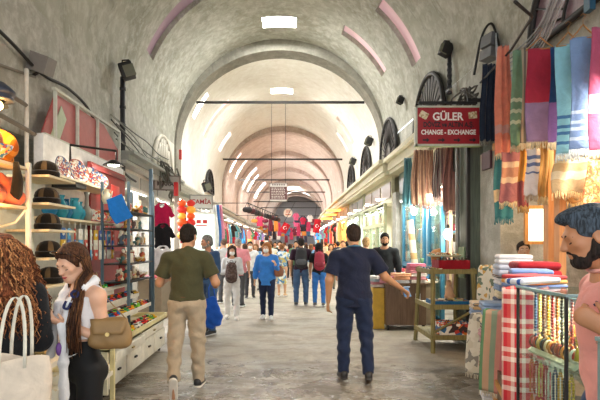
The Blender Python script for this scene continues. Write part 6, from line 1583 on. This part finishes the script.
for q, (x, y, n_, nm) in enumerate(((2.45, 9.1, 6, 'right'), (2.15, 9.05, 3, 'middle'), (1.88, 9.1, 2, 'left'))):
    for i in range(n_):
        c_, cn_ = pc[g.randrange(7)]; fold(.3, .34, .06, cloth(c_), '%s folded cloth on the brown cabinet, %s from the bottom of its %s pile' % (cn_, ORD[i], nm), (x + g.uniform(-.02, .02), y, .872 + i * .06), g.uniform(-.15, .15), layers=2, group='folded cloths on the brown cabinet')
crate('yellow_crate', 'yellow crate of cloths on the left beside the brown cabinet', (1.72, 9.2, .01), (.2, .4, .76), plain('#c9a23a', .5))
for i in range(4): fold(.26, .34, .05, cloth(('#d8cfc4', '#b87f86', '#9fb0b8', '#e0ddd8')[i]), 'crumpled cloth on the yellow crate, %s from the bottom' % ORD[i], (1.70, 9.2, .785 + i * .052), .2 * i)
# rolled carpet leaning
t = tag(MB().tube([(0, 0, .01), (-.16, .1, 1.75)], .07, 12).build('rolled_rug', [stripes(strp('#e0d6c0', '#c9a878', '#e6dece'), 2, .4, 'cream_rug')], loc=(2.72, 9.9, .35)), 'cream rolled rug leaning in the doorway behind the brown cabinet', 'rug')
# ================================================================== shops further along, both sides
K_awn = Kind(lambda: tag(MB().prism([(0, 0), (.75, -.28), (.75, -.36), (.7, -.36), (0, -.1)], 1.0, M4((0, 0, 0), (PI / 2, 0, 0))).build('awning', [plain('#d8dcd6', .5)]), 'x', 'awning'))
def mk_bag():
    t = thing('handbag', 'x', 'bag'); f = Field(.02); f.cap((-.1, 0, -.3), (.1, 0, -.3), .13, .13, .03, sq=((0, 1, 0), 2)); f.mesh('bag_body', [plain('#333333', .5)], t)
    b = MB(); b.tube([(-.1, 0, -.2), (-.05, 0, -.03), (.05, 0, -.03), (.1, 0, -.2)], .012, 5); b.build('handle', [M_dark], t); return t
K_bag = Kind(mk_bag)
def mk_long(): 
    b = MB(); b.sheet(gathered(.3, 1.0, .03, 2, 3, .5), 10, 8, .01); return tag(b.build('hanging_scarf', [cloth('#888888')]), 'x', 'scarf')
K_long = Kind(mk_long)
K_pend = Kind(lambda: (lambda t: (MB().lathe([(.03, .12), (.06, .1), (.16, .0), (.15, 0), (.05, .09)], n=14).build('lamp_shade', [M_white], t), MB().ball((0, 0, .0), .055, 10).build('bulb', [glow('#fff6e0', 12)], t), MB().tube([(0, 0, .1), (0, 0, .6)], .008, 5).build('cord', [M_dark], t), t)[-1])(thing('pendant_lamp', 'x', 'lamp')))
K_spot = Kind(lambda: tag(MB().ball((0, 0, 0), (.09, .09, .05), 10).build('globe_lamp', [glow('#fff6e6', 14)]), 'x', 'lamp'))
cnames = {'#a8283a': 'crimson', '#2a3c66': 'navy', '#d8d4cc': 'white', '#3a7fb8': 'blue', '#c9863a': 'ochre', '#e0a0a8': 'pink', '#2f2b2a': 'black', '#4f7a5a': 'green', '#b85a2c': 'rust', '#8a7aa8': 'lilac', '#d8b870': 'sand', '#6fb0c0': 'aqua'}
ck = list(cnames)
L_b = [(9.1, 13.2), (13.6, 16.4), (16.8, 20.0), (20.4, 24.5), (24.9, 29), (29.4, 34), (34.4, 39), (39.4, 44), (44.4, 49), (49.4, 54)]
R_b = [(8.2, 12.7), (13.1, 17.5), (17.9, 22), (22.4, 27), (27.4, 32), (32.4, 37), (37.4, 42), (42.4, 47), (47.4, 52), (52.4, 58)]
front_col_L = ['#c9c4b8', '#b9b4a6', '#d0ccc0', '#b08a5a', '#c08a4a', '#a87a52', '#98745a', '#a06a4c', '#8f6a5a', '#8a6a60', '#846860']
front_col_R = ['#74857a', '#c6c4a6', '#b8bfa4', '#d8c08a', '#d88f3a', '#c98a4a', '#b07a52', '#a06a4c', '#8f6a5a', '#8a6a60']
def bay(side, i, y0, y1):
    g = random.Random(100 * side + i); sd = 'left' if side < 0 else 'right'; far_ = i > 4
    yc = (y0 + y1) / 2; L = y1 - y0; ax = axis_x(yc); W = lambda d: ax + side * d
    where = '%s %s-hand shop' % (ORD[i], sd)
    col = (front_col_L if side < 0 else front_col_R)[i]
    # cornice
    t = thing('shop_cornice', 'moulded cornice over the %s' % where, 'cornice', (W(3.05), yc, 3.45 if side > 0 else 3.12), 0, 'shop cornices')
    cm = plain('#cfc9ae' if side > 0 else '#8e938c' if i == 0 else '#c6c4bb', .6); cm2 = plain('#bdb798' if side > 0 else '#adada5', .6)
    hh = .42 if side > 0 else .22
    b = MB(); b.box((0, 0, hh * .5), (.5, L + .3, hh * .5)); b.box((-side * .05, 0, hh * .88), (.62, L + .36, hh * .24)); b.build('moulding', [cm], t)
    b = MB(); b.box((0, 0, hh * .12), (.42, L + .3, hh * .24)); b.build('lower_moulding', [cm2], t)
    # fascia / transom glazing
    z0, z1 = (2.75, 3.45) if side > 0 else (2.72, 3.12)
    t = thing('shop_fascia', '%s fascia over the %s' % ('glazed' if i % 2 == 0 and side > 0 else 'plain', where), 'fascia', (W(3.12), yc, (z0 + z1) / 2), 0, 'shop fascias')
    b = MB(); b.box((0, 0, 0), (.08, L, z1 - z0)); b.build('board', [plain(col, .5)], t)
    b = MB(); n = 3
    for k in range(n): b.box((-side * .05, (k - 1) * L / n, 0), (.03, L / n - .18, (z1 - z0) * .62))
    b.build('transom_panel', [plain(('#5d625a' if side > 0 else '#a8aca8') if i % 2 == 0 else '#7a6a5a', .35)], t)
    # shopfront frame
    t = thing('shopfront', '%s frame and lit glazing of the %s' % ({0: 'painted', 1: 'wooden', 2: 'slim'}[i % 3], where), 'shopfront', (W(3.6), yc, 0), 0, 'shopfronts')
    b = MB(); b.box((side * .9, 0, 1.36), (.05, L, 2.68)); b.build('back_wall', [plain(('#a8967a', '#a3a7a2', '#b08a58', '#9a8260')[i % 4], .7)], t)
    for z in (.5, .95, 1.4, 1.85, 2.3):
        b = MB(); b.box((side * .68, 0, z), (.34, L * .96, .03)); b.build('shelf', [plain('#cbb891', .5)], t)
    for k in (-.48, -.16, .16, .48):
        b = MB(); b.box((-side * .45, k * L, 1.36), (.09, .09, 2.7)); b.build('post', [plain(col, .5)], t)
    # counter
    cb = thing('shop_counter', 'counter in front of the %s' % where, 'counter', (W(2.62 if i else 2.8), yc + (.3 if i == 0 else 0), 0), 0, 'shop counters')
    b = MB(); b.box((0, 0, .42), (.5, L * (.55 if i == 0 else .75), .82)); b.build('counter_body', [plain(('#8a7a64', '#c9c4b8', '#9a6a42', '#6a5a4c')[i % 4], .6)], cb)
    b = MB(); b.box((0, 0, .845), (.56, L * (.58 if i == 0 else .78), .03)); b.build('counter_top', [plain('#d8cdb8', .5)], cb)
    # goods on shelves inside
    step = .3 if i < 3 else .48 if not far_ else .8
    for r_, z in enumerate((.5, .95, 1.4, 1.85, 2.3)):
        if (i >= 2 and r_ < 2) or (i > 6): continue
        for k in range(int(L * .9 / step)):
            c_ = ck[g.randrange(12)]; y = yc - L * .44 + k * step
            K = (K_box, K_fold, K_vase, K_box)[g.randrange(4)] if i < 4 else K_vase; nm = {K_box: 'box', K_fold: 'folded cloth', K_vase: 'bottle'}[K]
            K.put((W(4.22), y, z + .017), '%s %s, %s along, %s shelf up, inside the %s' % (cnames[c_], nm, ORD[k], ORD[r_], where), rz=PI / 2, group='goods on the shelves inside the %s' % where, scale=(1.9 if K is K_box else 1.3 if K is K_vase else 1.0) * (1.3 if far_ else 1), recol=[('', 0, plain(c_, .6))])
    # goods on counter
    n = int(L * .7 / (.22 if not far_ else .4))
    for k in range(n):
        c_ = ck[g.randrange(12)]; y = yc - L * .35 + k * L * .7 / n
        if i == 0: y = yc + .3 - L * .26 + k * L * .52 / n
        K = (K_box, K_fold, K_fold, K_vase)[g.randrange(4)] if i < 4 else (K_box, K_vase)[g.randrange(2)]; nm = {K_box: 'box', K_fold: 'folded cloth', K_vase: 'bottle'}[K]
        for h_ in range(1 + g.randrange(2) if K is K_fold and i < 5 else 1):
            K.put((W(2.62 if i else 2.8), y, .862 + h_ * .052), '%s %s, %s along the counter, %s level, of the %s' % (cnames[c_], nm, ORD[k], ORD[h_], where), rz=PI / 2 + g.uniform(-.2, .2), group='goods on the counter of the %s' % where, scale=1.0 if K is K_fold else 1.5, recol=[('', 0, plain(c_, .6))])
            c_ = ck[g.randrange(12)]
    # hanging goods
    n = int(L / (.42 if not far_ else .7))
    for k in range(n):
        y = y0 + .25 + k * (L - .4) / max(1, n - 1)
        c_ = ck[g.randrange(12)]; q = g.randrange(5); z = 2.62
        if side < 0 and i == 0: continue
        if side > 0 and i < 3: continue
        if i in (2, 3) and side < 0: q = (q % 2) + 1 if q < 3 else q
        lab = '%s %%s hanging %s along the front of the %s' % (cnames[c_], ORD[k], where); gp = 'goods hung along the %s' % where
        if q < 2: K_shirt.put((W(2.72), y, z), lab % 'garment', rz=g.choice([PI / 2, .3, 0]), group=gp, recol=[('shirt_cloth', 0, cloth(c_))])
        elif q < 4: K_long.put((W(2.72), y, z), lab % 'scarf', rz=g.choice([.0, .6]), group=gp, recol=[('', 0, cloth(c_))])
        else: K_bag.put((W(2.72), y, z), lab % 'handbag', rz=.2, group=gp, recol=[('bag_body', 0, plain(c_, .5))])
    if i: tag(MB().tube([(W(2.72), y0 + .1, 2.70), (W(2.72), y1 - .1, 2.70)], .015, 6).build('hanging_rail', [M_steel]), 'rail for hanging goods along the %s' % where, 'rail')
    # lamps
    for k in range(2 if L > 3.5 else 1):
        y = yc + (k - .5) * L * .5 if L > 3.5 else yc
        batten('strip lamp number %d under the fascia of the %s' % (k + 1, where), (W(2.98), y, 2.66), 1.1, side=side, group='strip lamps of the shops')
    wc = {0: '#fcfdff', 1: '#fffaf2', 2: '#fff2dc', 3: '#f6faff'}[(i + (side > 0)) % 4] if not (side > 0 and i in (3, 4)) else '#ffc070'
    a_ = area('shop_light', (W(3.55), yc, 2.62), (0, side * .55, 0), .7, L * .8, 36 * L * LK, wc)
    a_ = area('front_light', (W(2.9), yc, 2.58), (0, side * -.75 * 0 - side * .0, 0), .12, L * .8, 16 * L * LK, wc)
    if side > 0 and i in (1, 2):
        for k in range(3):
            gw = thing('shop_window', 'pale green framed glazed bay, %s from the near end, of the %s' % (ORD[k], where), 'window', (W(2.98), y0 + .35 + (k + .5) * (L - .6) / 3, 0)); ww = (L - .6) / 3
            b = MB(); gc = plain('#aeb596', .5)
            for yy in (-ww / 2 + .05, ww / 2 - .05): b.box((0, yy, 1.4), (.08, .09, 2.66))
            for zz in (.1, .85, 2.15, 2.7): b.box((0, 0, zz), (.07, ww - .1, .1))
            b.box((.0, 0, .47), (.04, ww - .15, .7)); b.build('frame', [gc], gw)
            b = MB(); b.box((.01, 0, 1.78), (.012, ww - .14, 1.8)); b.build('pane', [glass()], gw)
    # awning or light box projecting
    if side < 0 and i >= 1 and i < 8:
        for k in range(2):
            o = K_awn.put((W(3.0), yc + (k - .5) * L * .48, 3.05), 'pale sloping awning number %d over the %s' % (k + 1, where), group='pale awnings over the left-hand shops', rz=0, scale=(-side * 1.0, L * .42, 1), recol=[('', 0, plain(('#d5dbd6', '#e2ddd0', '#c9c6be')[(i + k) % 3], .5))])
    for k in range(2):
        if i >= 1: K_spot.put((W(2.96), y0 + L * (.3 + .45 * k), 2.93), 'glowing globe lamp number %d in front of the %s' % (k + 1, where), group='globe lamps in front of the shops', scale=.8)
LK = .55
for i, (a, c_) in enumerate(L_b): bay(-1, i, a, c_)
for i, (a, c_) in enumerate(R_b): bay(1, i, a, c_)
area('near_left_fill', (-2.75, 3.2, 2.88), (0, -.5, 0), .12, 1.0, 30, '#fff0d8')  # added fill light out of view, no fixture, brightens the near-left stall
area('near_right_fill', (2.85, 3.3, 2.88), (0, .6, 0), .12, 1.5, 75, '#fff4e6')  # added fill light out of view, no fixture, lifts showcase and textiles
area('rack_light', (-2.75, 7.2, 2.9), (0, -.5, 0), .1, 1.0, 16, '#fff6e8')

# ---- shop details on the left: pink, black and white shirts, lanterns, sign
for i, (c_, nm, px, py) in enumerate((('#b01848', 'crimson', 162, 204), ('#17161a', 'black', 163.5, 225), ('#d8d8da', 'white', 164, 247))):
    K_shirt.put((wx(px, 9.3 - .05 * i), 9.3 - .1 * i, wz(py, 9.3)), '%s short-sleeved top hanging at the %s of the column of tops by the left-hand post' % (nm, ('top', 'middle', 'bottom')[i]), rz=.15, scale=.70, recol=[('shirt_cloth', 0, cloth(c_))], group='tops hung in a column')
b = MB(); b.cyl((0, 0, 0), (0, 0, 2.9), .035, n=10); tag(b.build('steel_post', [plain('#5d7382', .4, .3)], loc=(wx(151, 8.35), 8.35, .0)), 'blue-grey steel post at the end of the souvenir rack', 'post')
b = MB(); b.box((0, 0, 1.5), (.1, .1, 3.0)); tag(b.build('grey_post', [plain('#8a8578', .6)], loc=(wx(177, 11.2), 11.2, 0)), 'grey post beside the column of orange and red lanterns', 'post')
def mk_lan():
    t = thing('paper_lantern', 'x', 'lantern'); b = MB(); b.lathe([(.03, -.12), (.09, -.1), (.15, -.04), (.15, .04), (.09, .1), (.03, .12)], n=16); b.build('lamp_shade', [plain('#e07a2a', .5, emit=.25)], t)
    b = MB(); b.cyl((0, 0, .12), (0, 0, .14), .035, n=10); b.cyl((0, 0, -.14), (0, 0, -.12), .035, n=10); b.build('cap', [plain('#8a1f1a', .5)], t); return t
K_lan = Kind(mk_lan)
for i in range(6):
    for k in range(2):
        c_, cn_ = (('#e0571f', 'orange'), ('#c92a20', 'red'), ('#e8a43a', 'amber'))[(i + k) % 3]
        K_lan.put((wx(182 + k * 8, 10.7), 10.7 + .1 * k, wz(203 + i * 6.5, 10.7)), '%s round lantern, %s from the top of the %s string left of the signs' % (cn_, ORD[i], ('left', 'right')[k]), group='round lanterns in two strings', scale=.62 + .1 * (i % 2), recol=[('lamp_shade', 0, plain(c_, .5, emit=.25))])
tag(MB().box((0, 0, 0), (.1, .06, .32), bev=.02).build('fire_bell', [plain('#c22020', .4)], loc=(wx(176, 11.0), 11.0, wz(189, 11.0))), 'small red box above the orange lanterns', 'box')
tag(MB().box((0, 0, 0), (.08, .05, .3), bev=.01).build('red_marker', [plain('#b82828', .4)], loc=(-3.22, 14.5, 4.3)), 'small red marker high on the left wall before the first arch', 'marker')
t = signboard('grey_sign', 'grey shop sign with dark lettering below the left-hand arched grille', (wx(167, 11.6), 11.6, wz(183, 11.6)), .5, .62, .34, .06, '#a09e98', '#6f675e'); text('dark_lettering', 'MARAŞ', .15, plain('#3a2a2c', .5, var=0), t, (0, -.035, -.03), RT, bold=.003)
t = signboard('white_sign', 'white hanging sign with red letters over the lantern stall', (wx(201, 13.4), 13.4, wz(202, 13.4)), .35, .62, .36, .05, '#dcdcd4', '#9a9a92'); text('red_lettering', 'CAMİA', .17, plain('#a83030', .5, var=0), t, (0, -.03, 0), RT, bold=.003)
t = thing('lit_showcase', 'tall pale green lit display window below the red-lettered sign', 'display', (wx(201, 13.5), 13.55, 0), .35); b = MB(); b.box((0, 0, 1.3), (.75, .05, 2.3)); b.build('pane', [glow('#cfe2d6', .55)], t); b = MB()
for x in (-.39, .39): b.box((x, 0, 1.3), (.05, .08, 2.4))
b.box((0, 0, 2.47), (.82, .08, .05)); b.build('frame', [M_white], t); bb = MB().box((-.08, 0, .03), (.12, .01, .1)).box((.1, 0, .03), (.12, .01, .1)).box((0, 0, -.08), (.3, .01, .03)); o_ = bb.build('red_marks', [plain('#b83030', .5, var=0)], t, loc=(0, -.03, 2.2))
# striped towels hanging on the left (blue, white, pink)
for i, (px, Y, c_) in enumerate(((217, 14.5, '#3f74b8'), (220, 14.9, '#d98aa0'), (214, 14.2, '#e2e2e6'))):
    K_long.put((wx(px, Y), Y, wz(205, Y)), '%s long towel hanging beyond the lit display window, %s of three' % (('blue', 'pink', 'white', 'pale blue')[i], ORD[i]), rz=.1, group='towels beyond the lit display window', scale=(.9, 1, 1.25), recol=[('', 0, cloth(c_))])
# ---- hanging centre signs and flags far down
t = signboard('hanging_sign', 'brown and white text sign hanging in the middle of the vault', (wx(278.5, 21), 21, wz(192.5, 21)), 0, .76, .78, .06, '#5a3234', '#8a7a70')
b = MB(); b.box((0, -.035, .33), (.74, .01, .16)); b.box((0, -.035, -.36), (.74, .01, .09)); b.build('white_band', [plain('#d8d2cc', .5, var=0)], t)
b = MB(); g = random.Random(2)
for k in range(7):
    x = -.31
    while x < .26:
        w_ = g.uniform(.03, .1); b.box((x + w_ / 2, -.036, .19 - k * .072), (w_, .006, .035)); x += w_ + .025
b.build('pale_lettering', [plain('#c9bdb4', .5, var=0)], t)
b = MB()
for k in range(6): b.box((-.25 + k * .1, -.043, .33), (.07, .006, .05))
b.build('dark_text_row', [plain('#4a3438', .5, var=0)], t)
b = MB()
for x in (-.3, .3): b.tube([(x, 0, .39), (x, 0, 4.0)], .01, 4)
b.build('wire', [M_dark], t); t['label'] = 'brown and white text sign hanging in the middle of the vault'
t = thing('round_sign', 'round orange and white sign hanging below the brown sign', 'sign', (wx(288, 24), 24, wz(213, 24))); b = MB(); b.cyl((0, -.03, 0), (0, .03, 0), .22, n=24); b.build('disc', [plain('#d8c4b4', .5)], t); text('orange_lettering', '11', .2, plain('#c8552a', .5, var=0), t, (0, -.035, .07), RT, bold=.01); MB().box((0, -.035, -.08), (.26, .008, .04)).build('orange_bar', [plain('#c8552a', .5, var=0)], t)
def flag(label, px, py, Y, w_, h_, rz, tilt):
    t = thing('turkish_flag', label, 'flag', (wx(px, Y), Y, wz(py, Y)), rz); t.rotation_euler = (0, tilt, rz)
    b = MB(); b.sheet(lambda u, v: Vector(((u - .5) * w_, .03 * math.sin(u * 7 + v * 2), (.5 - v) * h_)), 12, 12, .01); b.build('flag_cloth', [cloth('#c41e2a')], t)
    b = MB(); pts = []
    for k in range(17):
        a = .7 + k / 16 * (2 * PI - 1.4); pts.append((math.cos(a) * .25 * w_, math.sin(a) * .25 * w_))
    for k in range(17):
        a = 2 * PI - .85 - k / 16 * (2 * PI - 1.7); pts.append((.055 * w_ + math.cos(a) * .2 * w_, math.sin(a) * .2 * w_))
    b.prism(pts, .006, M4((-.04 * w_, -.045, 0), RT)); b.prism([(math.cos(a) * r, math.sin(a) * r) for a, r in [(PI + k * PI / 5, (.10 if k % 2 == 0 else .04) * w_) for k in range(10)]], .006, M4((.2 * w_, -.045, 0), RT)); b.build('crescent_and_star', [plain('#f2f0ee', .6, var=0)], t)
    b = MB(); b.tube([(-w_ * .5, 0, h_ * .5), (-w_ * .5, 0, h_ * .5 + .9)], .01, 4); b.build('cord', [M_dark], t)
flag('red flag with white crescent and star hanging left of centre', 285, 228, 19, .28, .40, .1, .5)
flag('red flag with white crescent hanging right of centre in front of the far shops', 317, 226, 22, .30, .62, .1, .15)
# bags hung from the right-hand rail of the leather shop down the left (dark cluster near centre)
g = random.Random(77)
for i in range(14):
    u_ = i / 13; K_bag.put((-1.45 + .95 * u_, 17.6 + 9.3 * u_, 3.1 + .1 * u_), 'dark bag hanging from the overhead rack left of centre, %s of fourteen' % ORD[i], rz=.3 * i, group='bags on the overhead rack', scale=.8, recol=[('bag_body', 0, plain(('#2a2224', '#5a2a30', '#3a3038', '#1b1b20')[i % 4], .5))])
for i in range(6):
    Y = 36 + i * 1.2; K_shirt.put((wx(296 + (i % 5) * 7, Y), Y, 3.9 - .25 * (i % 2)), '%s garment strung across the far end of the street, %s of six' % (('pink', 'crimson', 'white', 'dark', 'lilac')[i % 5], ORD[i]), rz=.1, scale=.8, group='garments strung across the far end', recol=[('shirt_cloth', 0, cloth(('#d8618a', '#b82a4a', '#d8d4d0', '#3a3440', '#9a86a8')[i % 5]))])
tag(MB().tube([(-1.45, 17.5, 3.1), (-.5, 27, 3.2)], .02, 5).tube([(-1.45, 17.6, 3.1), (-2.9, 17.6, 3.1)], .012, 4).tube([(-.5, 26.9, 3.2), (-2.9, 26.9, 3.2)], .012, 4).build('overhead_rack', [M_iron]), 'dark overhead rack pole carrying the hanging bags', 'rack')
g = random.Random(99); dk = [('#2a2226', 'black'), ('#6a2434', 'maroon'), ('#b83a5a', 'rose'), ('#3a3a4c', 'slate'), ('#d8d0c8', 'white'), ('#8a3040', 'wine'), ('#c9803a', 'amber'), ('#45607a', 'steel blue')]
for r_ in range(4):
    Y = 40 + r_ * 5; xa = axis_x(Y)
    tag(MB().tube([(xa - 2.9, Y, 3.95 - .3 * r_), (xa + 2.9, Y, 3.95 - .3 * r_)], .02, 5).build('cross_rail', [M_iron]), 'rail across the far street for hanging goods, %s from the camera' % ORD[r_], 'rail')
    for k in range(13):
        x = -2.7 + k * .45
        if abs(x) < .7 and r_ < 2: continue
        c_, n_ = dk[g.randrange(8)]; K = (K_shirt, K_bag, K_long)[g.randrange(3)]; nm = {K_shirt: ('garment', 'shirt_cloth'), K_bag: ('handbag', 'bag_body'), K_long: ('scarf', '')}[K]
        K.put((xa + x, Y, 3.9 - .3 * r_), '%s %s, %s from the left on the %s cross rail far away' % (n_, nm[0], ORD[k], ORD[r_]), rz=g.uniform(-.3, .3), group='goods on the cross rails at the far end', scale=1.25, recol=[(nm[1], 0, cloth(c_))])
# ---- right-hand shop hanging scarves and lamps (behind exchange sign)
rs = [('#c9a58a', '#8a6a5a', 'beige and brown', 419, 9.2, 150, .3, 1.05), ('#3f6f7c', '#5f8f98', 'teal', 408, 10.4, 158, .22, 1.0), ('#b08078', '#8f6660', 'dusty pink', 452, 8.5, 146, .34, 1.15), ('#8a6f74', '#c2a49a', 'mauve', 441, 8.9, 148, .26, 1.0), ('#5a3f44', '#cfc4ba', 'maroon and white', 437, 8.6, 150, .14, .85), ('#d2b49c', '#a87868', 'peach', 428, 9.4, 150, .22, 1.1), ('#54684f', '#a8a07a', 'moss green', 462, 8.25, 148, .2, 1.6)]
for i, (c1, c2, nm, px, Y, py, w_, L) in enumerate(rs):
    hanging_cloth('hanging_scarf', '%s fringed scarf hanging under the exchange sign' % nm, (wx(px, Y), Y, wz(py, Y)), .05, w_, L, [cloth(c1), cloth(c2)], mfn=lambda u, v, i=i: int((u * (5 + i % 3) * 2) % 2), folds=2.5, amp=.03, top=.7, fringe=cloth(c2), seed=40 + i, nu=20, nv=10)
K_bulb = Kind(lambda: (lambda t: (MB().ball((0, 0, 0), (.075, .075, .1), 12).build('bulb', [glow('#fffbe8', 30)], t), MB().cyl((0, 0, .09), (0, 0, .17), .03).build('lamp_holder', [M_dark], t), MB().tube([(0, 0, .15), (0, 0, 1.0)], .008, 5).build('cord', [M_dark], t), t)[-1])(thing('bulb_lamp', 'x', 'lamp')))
K_bulb.put((wx(448, 8.6), 8.6, wz(234, 8.6)), 'bright bare bulb hanging in the doorway behind the trestle stand'); bulb('door_bulb', (wx(448, 8.9), 8.75, wz(236, 8.9)), 30, '#fff4d8', .06)
K_bulb.put((wx(414, 10.6), 10.6, wz(211, 10.6)), 'bright bare bulb hanging behind the brown textile cabinet', scale=.9); bulb('door_bulb', (wx(414, 10.6), 10.45, wz(213, 10.6)), 25, '#fff4e0', .06)
for yd_, nm_ in ((11.9, 'far'), (10.9, 'middle'), (9.7, 'near')):
  t = thing('shop_door', 'blue framed glass door behind the brown cabinet, the %s one of three' % nm_, 'door', (3.0, yd_, 0)); b = MB()
  for y in (-.42, .42): b.box((0, y, 1.37), (.07, .09, 2.72))
  for z in (.1, 1.1, 2.68): b.box((0, 0, z), (.06, .84, .12))
  b.build('frame', [plain('#2f6f8c', .5)], t); b = MB(); b.box((0, 0, 1.37), (.015, .8, 2.6)); b.build('pane', [glass()], t)
g = random.Random(15)
for i in range(16):
    y = 8.75 + i * .25; c_ = ('#dfe6ea', '#3a7690', '#c9b08a', '#cfd8dc', '#2c5a74', '#b89088', '#8fb4bc', '#e6e0d0')[i % 8]
    K_long.put((3.15 + .25 * (i % 2), y, 2.62 - .1 * (i % 3)), 'narrow %s scarf in the doorway behind the exchange sign, %s from the near end' % (('white', 'blue', 'sand', 'silver', 'navy', 'rose', 'aqua', 'cream')[i % 8], ORD[i]), rz=g.choice([.1, .5, 1.2]), group='narrow scarves in the doorway', scale=(.55, 1, 1.2 + .3 * (i % 3)), recol=[('', 0, cloth(c_))])
# orange lit awning lamps down right
for i in range(3):
    t = tag(MB().box((0, 0, 0), (.7, .5, .09), bev=.02).build('orange_lightbox', [glow('#ffab4a', 2.2)], loc=(axis_x(25 + i * 2) + 2.65, 25 + i * 2.2, 3.35 - .1 * i)), 'orange lit canopy panel on the right-hand row, %s from the camera' % ORD[i], 'lamp', 'orange lit canopy panels')
